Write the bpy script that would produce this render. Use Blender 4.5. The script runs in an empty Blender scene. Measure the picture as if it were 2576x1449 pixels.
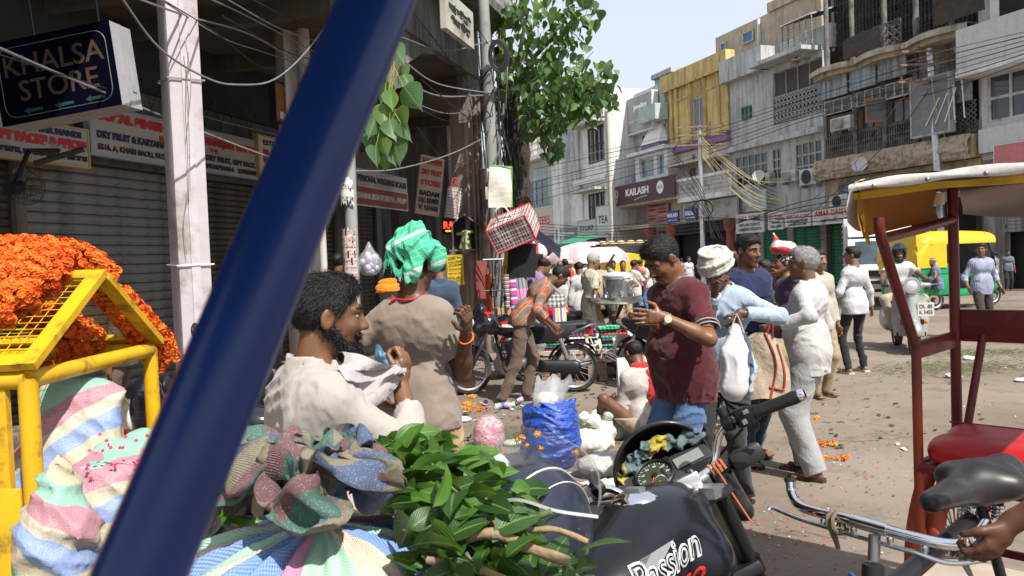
import bpy,bmesh,math,random
import numpy as np
from mathutils import Vector as V,Matrix,Euler,noise as mnoise
R=random.Random(7)
PI=math.pi
sc=bpy.context.scene
COL=sc.collection
# camera
FPX,CXP,CYP,CAMZ=2022.0,1288.0,724.5,1.60
PITCH,ROLL=math.radians(1.97),math.radians(2.2)
_f=V((0,math.cos(PITCH),-math.sin(PITCH)))
_u0=V((0,math.sin(PITCH),math.cos(PITCH)))
_x=V((1,0,0))
_r=_x*math.cos(ROLL)-_u0*math.sin(ROLL)
_u=_x*math.sin(ROLL)+_u0*math.cos(ROLL)
cd=bpy.data.cameras.new('camera')
cam=bpy.data.objects.new('camera',cd)
COL.objects.link(cam)
cam.matrix_world=Matrix(((_r.x,_u.x,-_f.x,0),(_r.y,_u.y,-_f.y,0),(_r.z,_u.z,-_f.z,CAMZ),(0,0,0,1)))
cd.sensor_width=36
cd.lens=36*FPX/2576
cd.clip_start,cd.clip_end=0.03,3000
cd.dof.use_dof=True
cd.dof.focus_distance=4.5
cd.dof.aperture_fstop=13
sc.camera=cam
# sky, sun, exposure
SUN=V((0.55,-0.83,1.25)).normalized()
w=bpy.data.worlds.new('World');sc.world=w;w.use_nodes=True
nt=w.node_tree
sky=nt.nodes.new('ShaderNodeTexSky')
sky.sky_type='NISHITA';sky.sun_disc=False
sky.sun_elevation=math.asin(SUN.z)
sky.sun_rotation=math.atan2(SUN.x,SUN.y)
sky.air_density=1.0;sky.dust_density=2.0;sky.ozone_density=1.0
bg=nt.nodes['Background'];bg.inputs['Strength'].default_value=0.12
def _wn(k,**kw):
 o=nt.nodes.new('ShaderNode'+k)
 for a,b in kw.items():setattr(o,a,b)
 return o
tc_=_wn('TexCoord');nz_=_wn('TexNoise');nz_.inputs['Scale'].default_value=1.6;nz_.inputs['Detail'].default_value=5
mp_=_wn('Mapping');mp_.inputs['Scale'].default_value=(1,1,2.5)
nt.links.new(tc_.outputs['Generated'],mp_.inputs[0]);nt.links.new(mp_.outputs[0],nz_.inputs['Vector'])
mr_=_wn('MapRange');mr_.inputs[1].default_value=.3;mr_.inputs[2].default_value=.7;mr_.inputs[3].default_value=.66;mr_.inputs[4].default_value=.86
nt.links.new(nz_.outputs[0],mr_.inputs[0])
mx_=_wn('Mix',data_type='RGBA')
nt.links.new(mr_.outputs[0],mx_.inputs[0]);nt.links.new(sky.outputs[0],mx_.inputs[6]);mx_.inputs[7].default_value=(4.15,4.4,4.85,1)
nt.links.new(mx_.outputs[2],bg.inputs[0])
sl=bpy.data.lights.new('sun','SUN');sl.energy=4.0;sl.angle=math.radians(0.6);sl.color=(1,.95,.87)
so=bpy.data.objects.new('sun',sl);COL.objects.link(so)
so.rotation_euler=SUN.to_track_quat('Z','Y').to_euler()
sc.view_settings.view_transform='Standard'
sc.view_settings.look='None'
sc.view_settings.exposure=0.8
sc.view_settings.gamma=1
sc.view_settings.use_curve_mapping=False
# pixel <-> place
def hor(px):return 655-0.0384*(px-1288)
def ray(px,py):return _f+_r*((px-CXP)/FPX)+_u*((CYP-py)/FPX)
def W(px,py,D):
 d=ray(px,py);return V((0,0,CAMZ))+d*(D/d.y)
def G(px,py,z=0.0):
 d=ray(px,py);return V((0,0,CAMZ))+d*((z-CAMZ)/d.z)
class Wall:
 """vertical plane; local x runs to the right as seen, local y runs inwards"""
 def __init__(s,P,ang):
  s.P=V((P[0],P[1],0));s.ang=ang
  s.ux=V((math.cos(ang),math.sin(ang),0));s.uy=V((-math.sin(ang),math.cos(ang),0))
 def sz(s,px,py,d=0.0):
  q=ray(px,py);o=V((0,0,CAMZ))
  t=(s.P+s.uy*d-o).dot(s.uy)/q.dot(s.uy)
  p=o+q*t
  return(p-s.P).dot(s.ux),p.z
 def S(s,px,py=600,d=0.0):return s.sz(px,py,d)[0]
 def Z(s,px,py,d=0.0):return s.sz(px,py,d)[1]
 def at(s,x,y=0.0,z=0.0):return s.P+s.ux*x+s.uy*y+V((0,0,z))
 # objects
def tag(o,label=None,cat=None,group=None,kind=None):
 if label:o['label']=label
 if cat:o['category']=cat
 if group:o['group']=group
 if kind:o['kind']=kind
 return o
def thing(name,label,cat,loc=(0,0,0),rz=0.0,group=None):
 o=bpy.data.objects.new(name,None);COL.objects.link(o)
 o.location=loc;o.rotation_euler=(0,0,rz);o.empty_display_size=.1
 return tag(o,label,cat,group)
def link(name,me,parent=None,kind=None):
 o=bpy.data.objects.new(name,me);COL.objects.link(o)
 if parent is not None:o.parent=parent
 if kind:o['kind']=kind
 return o
def copy_tree(o,parent=None):
 c=o.copy();COL.objects.link(c)
 if parent is not None:c.parent=parent
 for ch in list(o.children):copy_tree(ch,c)
 return c
def np_mesh(name,v,q,mats=(),smooth=True,uv=None,mi=None):
 me=bpy.data.meshes.new(name)
 v=np.asarray(v,np.float32);q=np.asarray(q,np.int32);k=q.shape[1]
 me.vertices.add(len(v));me.vertices.foreach_set('co',v.ravel())
 me.loops.add(q.size);me.loops.foreach_set('vertex_index',q.ravel())
 me.polygons.add(len(q));me.polygons.foreach_set('loop_start',np.arange(0,q.size,k,dtype=np.int32))
 me.polygons.foreach_set('loop_total',np.full(len(q),k,np.int32))
 if mi is not None:me.polygons.foreach_set('material_index',np.asarray(mi,np.int32))
 me.update(calc_edges=True)
 if uv is not None:
  l=me.uv_layers.new(name='UVMap');l.data.foreach_set('uv',np.asarray(uv,np.float32)[q.ravel()].ravel())
 for m in mats:me.materials.append(m)
 if smooth:me.polygons.foreach_set('use_smooth',np.ones(len(q),bool))
 me.validate();return me
def rot(x=0,y=0,z=0):return Euler((math.radians(x),math.radians(y),math.radians(z))).to_matrix()
class MB:
 def __init__(s):s.v=[];s.f=[];s.m=[];s.uv=[];s.has_uv=False
 def add(s,vs,fs,mi=0,T=None,uv=None):
  b=len(s.v)
  s.v+=[tuple(T@V(p))if T is not None else tuple(p)for p in vs]
  s.f+=[tuple(i+b for i in f)for f in fs];s.m+=[mi]*len(fs)
  if uv is not None:s.has_uv=True
  s.uv+=list(uv)if uv is not None else[(p[0],p[2])for p in vs]
  return s
 def bx(s,x0,x1,y0,y1,z0,z1,mi=0,T=None):
  vs=[(x,y,z)for z in(z0,z1)for y in(y0,y1)for x in(x0,x1)]
  return s.add(vs,[(0,2,3,1),(4,5,7,6),(0,1,5,4),(2,6,7,3),(0,4,6,2),(1,3,7,5)],mi,T)
 def box(s,c,d,r=None,mi=0):
  T=Matrix.Translation(c)@(r.to_4x4()if r is not None else Matrix())
  a,b,e=d[0]/2,d[1]/2,d[2]/2
  return s.bx(-a,a,-b,b,-e,e,mi,T)
 def tube(s,pts,r,n=8,mi=0,closed=False,flat=1.0,T=None):
  P=[V(p)for p in pts];N=len(P)
  rr=r if isinstance(r,(list,tuple))else[r]*N
  vs=[];fs=[];uv=[];L=0;up=None
  for i in range(N):
   a=P[i-1]if(i or closed)else P[0];b=P[(i+1)%N]if(i<N-1 or closed)else P[-1]
   t=(b-a);t=t.normalized()if t.length>1e-9 else V((0,0,1))
   if up is None:
    up=V((0,0,1))if abs(t.z)<.9 else V((1,0,0))
   x=up.cross(t)
   if x.length<1e-6:x=t.orthogonal()
   x.normalize();up=t.cross(x).normalized()
   if i:L+=(P[i]-P[i-1]).length
   for k in range(n):
    c,d=math.cos(2*PI*k/n),math.sin(2*PI*k/n)
    vs.append(P[i]+x*(c*rr[i])+up*(d*rr[i]*flat));uv.append((L,k/n))
  for i in range(N if closed else N-1):
   j=(i+1)%N
   for k in range(n):
    fs.append((i*n+k,i*n+(k+1)%n,j*n+(k+1)%n,j*n+k))
  if not closed:fs+=[tuple(range(n-1,-1,-1)),tuple(range((N-1)*n,N*n))]
  return s.add(vs,fs,mi,T,uv)
 def lathe(s,prof,n=16,mi=0,T=None,cap=True):
  vs=[];fs=[];uv=[]
  for j,(r,z)in enumerate(prof):
   for k in range(n):
    a=2*PI*k/n;vs.append((r*math.cos(a),r*math.sin(a),z));uv.append((k/n,z))
  for j in range(len(prof)-1):
   for k in range(n):fs.append((j*n+k,j*n+(k+1)%n,(j+1)*n+(k+1)%n,(j+1)*n+k))
  if cap:fs+=[tuple(range(n-1,-1,-1)),tuple(range((len(prof)-1)*n,len(prof)*n))]
  return s.add(vs,fs,mi,T,uv)
 def disc(s,c,axis,r,d,n=20,mi=0):
  T=Matrix.Translation(c)@V(axis).to_track_quat('Z','Y').to_matrix().to_4x4()
  return s.lathe([(r,-d/2),(r,d/2)],n,mi,T)
 def ell(s,c,r,nu=14,nv=9,mi=0,T=None):
  vs=[];fs=[]
  for j in range(nv+1):
   th=PI*j/nv
   for k in range(nu):
    a=2*PI*k/nu
    vs.append((c[0]+r[0]*math.sin(th)*math.cos(a),c[1]+r[1]*math.sin(th)*math.sin(a),c[2]-r[2]*math.cos(th)))
  for j in range(nv):
   for k in range(nu):fs.append((j*nu+k,j*nu+(k+1)%nu,(j+1)*nu+(k+1)%nu,(j+1)*nu+k))
  return s.add(vs,fs,mi,T)
 def prism(s,pts,y0,y1,mi=0,T=None):
  """outline in x,z, extruded along y"""
  n=len(pts)
  vs=[(p[0],y0,p[1])for p in pts]+[(p[0],y1,p[1])for p in pts]
  fs=[tuple(range(n)),tuple(range(2*n-1,n-1,-1))]
  fs+=[(i,i+n,(i+1)%n+n,(i+1)%n)for i in range(n)]
  return s.add(vs,fs,mi,T)
 def grid(s,fn,nu,nv,mi=0,T=None,both=False):
  vs=[];uv=[]
  for j in range(nv+1):
   for i in range(nu+1):vs.append(fn(i/nu,j/nv));uv.append((i/nu,j/nv))
  fs=[(j*(nu+1)+i,j*(nu+1)+i+1,(j+1)*(nu+1)+i+1,(j+1)*(nu+1)+i)for j in range(nv)for i in range(nu)]
  return s.add(vs,fs,mi,T,uv)
 def mesh(s,name,mats,smooth=0,bevel=0,seg=2):
  me=bpy.data.meshes.new(name);me.from_pydata(s.v,[],s.f)
  if not isinstance(mats,(list,tuple)):mats=[mats]
  for m in mats:me.materials.append(m)
  me.polygons.foreach_set('material_index',s.m)
  if s.has_uv:
   l=me.uv_layers.new(name='UVMap')
   li=np.zeros(len(me.loops),np.int32);me.loops.foreach_get('vertex_index',li)
   l.data.foreach_set('uv',np.array([(u[0],u[1])for u in s.uv],np.float32)[li].ravel())
  if bevel:
   bm=bmesh.new();bm.from_mesh(me)
   bmesh.ops.remove_doubles(bm,verts=bm.verts,dist=1e-5)
   bmesh.ops.recalc_face_normals(bm,faces=bm.faces)
   ed=[e for e in bm.edges if len(e.link_faces)==2 and e.calc_face_angle(0)>.5]
   bmesh.ops.bevel(bm,geom=ed,offset=bevel,segments=seg,affect='EDGES',profile=.6,clamp_overlap=True)
   bm.to_mesh(me);bm.free();smooth=smooth or 35
  if smooth:
   me.polygons.foreach_set('use_smooth',np.ones(len(me.polygons),bool))
   me.set_sharp_from_angle(angle=math.radians(smooth))
  me.update();return me
 def build(s,name,mats,parent=None,smooth=0,bevel=0,kind=None,seg=2,loc=None,rz=None):
  o=link(name,s.mesh(name,mats,smooth,bevel,seg),parent,kind)
  if loc is not None:o.location=loc
  if rz is not None:o.rotation_euler=(0,0,rz)
  return o
def spline(pts,n=6):
 P=[V(p)for p in pts];P=[P[0]*2-P[1]]+P+[P[-1]*2-P[-2]];out=[]
 for i in range(1,len(P)-2):
  a,b,c,d=P[i-1:i+3]
  for k in range(n):
   t=k/n
   out.append(.5*((2*b)+(c-a)*t+(2*a-5*b+4*c-d)*t*t+(3*b-a-3*c+d)*t**3))
 return out+[P[-2]]
 # materials
class NT:
 def __init__(s,name):
  s.mat=bpy.data.materials.new(name);s.mat.use_nodes=True
  s.t=s.mat.node_tree;s.b=s.t.nodes['Principled BSDF']
 def n(s,kind,**kw):
  o=s.t.nodes.new('ShaderNode'+kind)
  for k,v in kw.items():setattr(o,k,v)
  return o
 def put(s,sock,v):
  if hasattr(v,'links')or isinstance(v,bpy.types.NodeSocket):s.t.links.new(v,sock)
  elif v is not None:
   if hasattr(sock.default_value,'__len__')and len(sock.default_value)==4 and len(v)==3:v=(*v,1)
   sock.default_value=v
 def co(s,k='Object'):return s.n('TexCoord').outputs[k]
 def map(s,v,scale=(1,1,1),rt=(0,0,0),loc=(0,0,0)):
  o=s.n('Mapping');s.put(o.inputs[0],v);o.inputs['Scale'].default_value=scale
  o.inputs['Rotation'].default_value=[math.radians(a)for a in rt];o.inputs['Location'].default_value=loc
  return o.outputs[0]
 def noise(s,v,scale,detail=4,rough=.55,col=False):
  o=s.n('TexNoise');s.put(o.inputs['Vector'],v);o.inputs['Scale'].default_value=scale
  o.inputs['Detail'].default_value=detail;o.inputs['Roughness'].default_value=rough
  return o.outputs[1 if col else 0]
 def rng(s,v,a,b,c,d):
  o=s.n('MapRange');s.put(o.inputs[0],v)
  for i,k in enumerate((a,b,c,d)):o.inputs[i+1].default_value=k
  return o.outputs[0]
 def math(s,op,a,b=0.0):
  o=s.n('Math',operation=op);s.put(o.inputs[0],a);s.put(o.inputs[1],b);return o.outputs[0]
 def mix(s,f,a,b,mode='MIX'):
  o=s.n('Mix',data_type='RGBA',blend_type=mode);s.put(o.inputs[0],f)
  s.put(o.inputs[6],a);s.put(o.inputs[7],b);return o.outputs[2]
 def sep(s,v):
  o=s.n('SeparateXYZ');s.put(o.inputs[0],v);return o.outputs
 def ramp(s,v,stops,interp='CONSTANT'):
  o=s.n('ValToRGB');s.put(o.inputs[0],v);cr=o.color_ramp;cr.interpolation=interp
  while len(cr.elements)<len(stops):cr.elements.new(.5)
  for e,(p,c)in zip(cr.elements,stops):e.position=p;e.color=(*c,1)if len(c)==3 else c
  return o.outputs[0]
 def bump(s,h,st=.3,dist=.01):
  o=s.n('Bump');s.put(o.inputs['Height'],h);o.inputs['Strength'].default_value=st;o.inputs['Distance'].default_value=dist
  s.t.links.new(o.outputs[0],s.b.inputs['Normal'])
 def fin(s,col,r=.7,m=0,sp=.5,coat=0,tr=0,em=0,ior=None):
  b=s.b.inputs;s.put(b['Base Color'],col);s.put(b['Roughness'],r);b['Metallic'].default_value=m
  b['Specular IOR Level'].default_value=sp;b['Coat Weight'].default_value=coat
  b['Transmission Weight'].default_value=tr
  if ior:b['IOR'].default_value=ior
  if em:s.put(b['Emission Color'],col);b['Emission Strength'].default_value=em
  return s.mat
_mc={}
def M(name,c=(.5,.5,.5),r=.75,m=0,v=.15,vs=5,b=0,bs=40,bd=.01,dirt=None,da=.5,ds=2.5,streak=0,sp=.4,coat=0,tr=0,em=0,al=1,ior=None,sheen=0):
 if name in _mc:return _mc[name]
 t=NT(name);co=t.co()
 n1=t.noise(co,vs,6)
 col=t.mix(1,c,t.ramp(n1,[(.28,(1-v,)*3),(.72,(1+v,)*3)],'LINEAR'),'MULTIPLY')if v else c
 rr=r
 if dirt:
  cm=t.map(co,(1,1,.12))if streak else co
  nd=t.noise(cm,ds*(3 if streak else 1),9,.65)
  fd=t.rng(nd,.62-.3*da,.78-.3*da,0,1)
  col=t.mix(t.math('MULTIPLY',fd,.9),col,dirt)
  rr=t.rng(fd,0,1,r,min(1,r+.3))
 if b:t.bump(t.noise(co,bs,5,.6),b,bd)
 mt=t.fin(col,rr,m,sp,coat,tr,em,ior)
 if al<1:t.b.inputs['Alpha'].default_value=al
 if sheen:t.b.inputs['Sheen Weight'].default_value=sheen
 _mc[name]=mt;return mt
def cloth(name,c,v=.14,b=.3,bs=9,r=.9,dirt=None,da=.3,weave=600):
 if name in _mc:return _mc[name]
 t=NT(name);co=t.co()
 col=t.mix(1,c,t.ramp(t.noise(co,7,5),[(.3,(1-v,)*3),(.7,(1+v,)*3)],'LINEAR'),'MULTIPLY')
 if dirt:col=t.mix(t.rng(t.noise(co,4,6),.62-.3*da,.8-.3*da,0,.85),col,dirt)
 t.bump(t.math('ADD',t.math('ADD',t.noise(t.map(co,(1,1,.6),(20,10,0)),bs,3),t.math('MULTIPLY',t.math('ABSOLUTE',t.math('SUBTRACT',t.noise(t.map(co,(1.3,1,.7),(0,35,20)),bs*2.2,2),.5)),-.7)),t.math('MULTIPLY',t.noise(co,weave,2),.05)),b,.03)
 mt=t.fin(col,r,0,.25);t.b.inputs['Sheen Weight'].default_value=.15
 _mc[name]=mt;return mt
def stripes(name,layers,base=None,r=.85,weave=0,wb=.15,uv=False,rt=(0,0,0),wob=0,wrink=.2,ws=10,v=.1,dirt=None,da=.3,sheen=0):
 """layers: (axis 0-2, period, [(pos, rgb)...], factor); the first is the ground"""
 if name in _mc:return _mc[name]
 t=NT(name);co0=t.co();co=t.co('UV')if uv else co0
 cm=t.map(co,(1,1,1),rt)
 if wob:
  o=t.n('VectorMath',operation='ADD');t.put(o.inputs[0],cm)
  o2=t.n('VectorMath',operation='SCALE');t.put(o2.inputs[0],t.noise(co0,5,2,.5,True));o2.inputs['Scale'].default_value=wob
  t.put(o.inputs[1],o2.outputs[0]);cm=o.outputs[0]
 xyz=t.sep(cm);col=base
 for ax,per,stops,fac in layers:
  fr=t.math('FRACT',t.math('ADD',t.math('DIVIDE',xyz[ax],per),100.0))
  c=t.ramp(fr,stops)
  col=c if col is None else t.mix(fac,col,c)
 col=t.mix(1,col,t.ramp(t.noise(co0,12,5),[(.3,(1-v,)*3),(.7,(1+v,)*3)],'LINEAR'),'MULTIPLY')
 if dirt:col=t.mix(t.rng(t.noise(co0,5,7,.65),.62-.3*da,.8-.3*da,0,.8),col,dirt)
 h=t.noise(co0,ws,4)
 if weave:
  wv=t.n('TexChecker');t.put(wv.inputs[0],t.map(co0,(1,1,1),(0,35,0)));wv.inputs['Scale'].default_value=weave
  h=t.math('ADD',h,t.math('MULTIPLY',wv.outputs[1],wb))
  col=t.mix(t.math('MULTIPLY',wv.outputs[1],.22),col,(1,1,1),'MULTIPLY')if False else t.mix(t.math('MULTIPLY',wv.outputs[1],.12),col,(.75,.74,.7))
 t.bump(h,wrink,.03)
 mt=t.fin(col,r,0,.3)
 if sheen:t.b.inputs['Sheen Weight'].default_value=sheen
 _mc[name]=mt;return mt
def glassy(name,c=(.9,.95,1),r=.05,al=.25,sp=.5):
 if name in _mc:return _mc[name]
 t=NT(name);mt=t.fin(c,r,0,sp);t.b.inputs['Alpha'].default_value=al;_mc[name]=mt;return mt
BLK=M('black_plastic',(.012,.012,.014),.42,v=.2)
RUB=M('tyre_rubber',(.018,.017,.017),.85,b=.3,bs=80,dirt=(.12,.1,.08),da=.35)
CHR=M('chrome',(.78,.79,.82),.07,1,v=.03)
STL=M('steel',(.45,.46,.48),.32,1,v=.12,dirt=(.12,.08,.05),da=.2)
DSTL=M('dull_alloy',(.34,.34,.35),.45,.9,v=.15,dirt=(.1,.08,.06),da=.3)
WPAINT=M('white_print',(.8,.8,.8),.6,v=.05)
WIRE=M('cable_black',(.02,.02,.022),.6,v=.2)
WIREG=M('cable_grey',(.17,.17,.175),.55,v=.2)
def text(s,size,mat,parent,loc,rt=(90,0,0),width=None,height=None,ext=.002,bold=0,name='lettering',shear=0,align='CENTER'):
 cu=bpy.data.curves.new('txt','FONT');cu.body=s;cu.size=size;cu.align_x=align;cu.align_y='CENTER'
 cu.extrude=ext;cu.offset=bold;cu.shear=shear;cu.resolution_u=3
 o=bpy.data.objects.new('txt',cu);COL.objects.link(o)
 bpy.context.view_layer.update()
 me=bpy.data.meshes.new_from_object(o.evaluated_get(bpy.context.evaluated_depsgraph_get()))
 bpy.data.objects.remove(o);bpy.data.curves.remove(cu)
 n=len(me.vertices)
 if n:
  a=np.zeros(n*3,np.float32);me.vertices.foreach_get('co',a);a=a.reshape(-1,3)
  if width:
   wd=a[:,0].max()-a[:,0].min();a[:,0]*=width/max(wd,1e-6)
  if height:
   hh=a[:,1].max()-a[:,1].min();a[:,1]*=height/max(hh,1e-6)
  me.vertices.foreach_set('co',a.ravel())
 me.materials.clear();me.materials.append(mat);me.update()
 q=link(name,me,parent);q.location=loc;q.rotation_euler=[math.radians(x)for x in rt]
 return q
 # solids from distance fields
def snet(f,o,h):
 s=f<0;nx,ny,nz=f.shape
 c=np.zeros((nx-1,ny-1,nz-1),np.uint8)
 off=[(a,b,d)for a in(0,1)for b in(0,1)for d in(0,1)]
 for a,b,d in off:c+=s[a:nx-1+a,b:ny-1+b,d:nz-1+d]
 act=(c>0)&(c<8)
 ii=np.argwhere(act);idx=np.full(act.shape,-1,np.int32);idx[act]=np.arange(len(ii))
 P=np.zeros((len(ii),3),np.float32);cnt=np.zeros(len(ii),np.float32)
 for a in off:
  for ax in range(3):
   if a[ax]:continue
   b=list(a);b[ax]=1
   fa=f[ii[:,0]+a[0],ii[:,1]+a[1],ii[:,2]+a[2]];fb=f[ii[:,0]+b[0],ii[:,1]+b[1],ii[:,2]+b[2]]
   m=(fa<0)!=(fb<0)
   t=np.where(m,fa/np.where(m,fa-fb,1),0)
   q=np.tile(np.array(a,np.float32),(len(ii),1));q[:,ax]+=t
   P+=q*m[:,None];cnt+=m
 P/=np.maximum(cnt,1)[:,None]
 v=np.array(o,np.float32)+(ii+P)*h
 Q=[]
 for ax in range(3):
  b,d=(ax+1)%3,(ax+2)%3
  sl0=[slice(None)]*3;sl1=[slice(None)]*3;sl0[ax]=slice(0,-1);sl1[ax]=slice(1,None)
  A=s[tuple(sl0)];B=s[tuple(sl1)]
  e=np.argwhere(A!=B)
  e=e[(e[:,b]>0)&(e[:,d]>0)&(e[:,b]<f.shape[b]-1)&(e[:,d]<f.shape[d]-1)]
  if not len(e):continue
  fl=A[e[:,0],e[:,1],e[:,2]]
  def g(db,dd):
   k=e.copy();k[:,b]+=db;k[:,d]+=dd;return idx[k[:,0],k[:,1],k[:,2]]
  q=np.stack([g(-1,-1),g(0,-1),g(0,0),g(-1,0)],1)
  q[~fl]=q[~fl][:,::-1];Q.append(q)
 return v,np.concatenate(Q)
class SD:
 def __init__(s):s.p=[];s.cuts=[]
 def cap(s,a,b,r1,r2=None,k=.03,n=None,fl=1.0,cut=0,op=0):
  s.p.append(('c',np.array(a,np.float32),np.array(b,np.float32),r1,r1 if r2 is None else r2,k,None if n is None else np.array(V(n).normalized(),np.float32),fl,cut,op));return s
 def ell(s,c,r,k=.03,Rm=None,op=0):
  s.p.append(('e',np.array(c,np.float32),np.array(r,np.float32),k,None if Rm is None else np.array(Rm,np.float32),op));return s
 def cut(s,p,n):s.cuts.append((np.array(p,np.float32),np.array(V(n).normalized(),np.float32)));return s
 def mesh(s,h,fold=None,cap_lo=None):
  lo=np.full(3,1e9);hi=-lo
  bb=[]
  for p in s.p:
   if p[0]=='c':
    m=max(p[3],p[4])*max(1,p[7]);l=np.minimum(p[1],p[2])-m;g=np.maximum(p[1],p[2])+m;k,op=p[5],p[9]
   else:
    m=p[2].max()if p[4]is not None else p[2];l=p[1]-m;g=p[1]+m;k,op=p[3],p[5]
   bb.append((l-k-2.5*h,g+k+2.5*h))
   if not op:lo=np.minimum(lo,l);hi=np.maximum(hi,g)
  lo=lo-4*h;hi=hi+4*h
  n=np.ceil((hi-lo)/h).astype(int)+1
  ax=[(lo[i]+np.arange(n[i])*h).astype(np.float32)for i in range(3)]
  f=np.full(n,.5,np.float32)
  for p,(l,g)in zip(s.p,bb):
   i0=np.clip(np.floor((l-lo)/h).astype(int),0,n);i1=np.clip(np.ceil((g-lo)/h).astype(int)+1,0,n)
   if(i1<=i0).any():continue
   X=ax[0][i0[0]:i1[0],None,None];Y=ax[1][None,i0[1]:i1[1],None];Z=ax[2][None,None,i0[2]:i1[2]]
   sub=f[i0[0]:i1[0],i0[1]:i1[1],i0[2]:i1[2]]
   if p[0]=='c':
    _,a,b,r1,r2,k,nn,fl,cut,op=p
    ba=b-a;L2=max(float(ba@ba),1e-9)
    qx,qy,qz=X-a[0],Y-a[1],Z-a[2]
    tt=(qx*ba[0]+qy*ba[1]+qz*ba[2])/L2;t=np.clip(tt,0,1)
    qx=qx-t*ba[0];qy=qy-t*ba[1];qz=qz-t*ba[2]
    d2=qx*qx+qy*qy+qz*qz
    if nn is not None:
     e=qx*nn[0]+qy*nn[1]+qz*nn[2];d2=np.maximum(d2+(1/fl**2-1)*e*e,0)
    d=np.sqrt(d2)-(r1+(r2-r1)*t)
    L=math.sqrt(L2)
    if cut&1:d=np.maximum(d,(tt-1)*L)
    if cut&2:d=np.maximum(d,-tt*L)
   else:
    _,c,r,k,Rm,op=p
    qx,qy,qz=X-c[0],Y-c[1],Z-c[2]
    if Rm is not None:
     qx,qy,qz=(Rm[0,0]*qx+Rm[1,0]*qy+Rm[2,0]*qz,Rm[0,1]*qx+Rm[1,1]*qy+Rm[2,1]*qz,Rm[0,2]*qx+Rm[1,2]*qy+Rm[2,2]*qz)
    k0=np.sqrt((qx/r[0])**2+(qy/r[1])**2+(qz/r[2])**2)
    k1=np.sqrt((qx/r[0]**2)**2+(qy/r[1]**2)**2+(qz/r[2]**2)**2)
    d=k0*(k0-1)/np.maximum(k1,1e-6)
   if op:
    d=-d;hh=np.clip(.5-.5*(d-sub)/k,0,1);sub[:]=d+(sub-d)*hh+k*hh*(1-hh)
   else:
    hh=np.clip(.5+.5*(sub-d)/k,0,1);sub[:]=sub+(d-sub)*hh-k*hh*(1-hh)
  X=ax[0][:,None,None];Y=ax[1][None,:,None];Z=ax[2][None,None,:]
  if fold is not None:f+=fold(X,Y,Z)
  for p,nn in s.cuts:f=np.maximum(f,(X-p[0])*nn[0]+(Y-p[1])*nn[1]+(Z-p[2])*nn[2])
  return snet(f,lo,h)
def folds(amp,freq,seed=0,dirs=((0,0,1),(.5,.2,1),(-.5,.3,1),(1,0,.4),(0,1,.5))):
 rr=random.Random(seed);T=[]
 for d in dirs:
  d=V(d).normalized()*freq*rr.uniform(.7,1.4);T.append((d,rr.uniform(0,6.3),rr.uniform(.5,1)))
 def fn(X,Y,Z):
  w=np.sin(X*freq*.37+1.3*np.sin(Z*freq*.23+seed)+seed)*1.3+np.sin(Y*freq*.41+seed*2)
  o=0
  for d,ph,a in T:
   u=1-np.abs(np.sin((X*d.x+Y*d.y+Z*d.z)*.5+ph+w));o=o-a*u*u*u*1.5+a*.3
  mk=.55+.45*np.sin(X*9+seed*1.7+2*np.sin(Z*7+seed))*np.sin(Z*8+Y*6+seed)
  return(o*mk*(amp*1.6/len(T))).astype(np.float32)
 return fn
def ik(S,T,l1,l2,hint):
 d=T-S;L=d.length
 if L>(l1+l2)*.995:T=S+d*((l1+l2)*.995/L);d=T-S;L=d.length
 L=max(L,abs(l1-l2)*1.05+.001)
 a=(l1*l1-l2*l2+L*L)/(2*L);h=math.sqrt(max(l1*l1-a*a,0))
 u=d.normalized();p=hint-u*hint.dot(u)
 p=p.normalized()if p.length>1e-6 else u.orthogonal().normalized()
 return S+u*a+p*h,T
SKIN={}
def skin(tone):
 if tone not in SKIN:
  t=NT('skin_'+str(len(SKIN)));co=t.co()
  col=t.mix(1,tone,t.ramp(t.noise(co,14,6),[(.3,(.78,.76,.74)),(.7,(1.2,1.18,1.16))],'LINEAR'),'MULTIPLY')
  t.bump(t.noise(co,180,4),.12,.004)
  m=t.fin(col,t.rng(t.noise(co,25,3),.3,.7,.38,.6),0,.45);t.b.inputs['Subsurface Weight'].default_value=.08
  t.b.inputs['Subsurface Radius'].default_value=(.012,.004,.002);t.b.inputs['Subsurface Scale'].default_value=1
  SKIN[tone]=m
 return SKIN[tone]
HAIRB=M('hair_black',(.009,.0075,.007),.5,v=.5,vs=60,b=.5,bs=160,sp=.35)
HAIRG=M('hair_grey',(.30,.29,.28),.6,v=.5,vs=90,b=.5,bs=160)
EYEW=M('eye_white',(.24,.22,.20),.25,v=.02);EYEB=M('eye_dark',(.012,.007,.005),.2,v=0)
LIP=M('lips',(.13,.045,.035),.5,v=.1)
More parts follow.
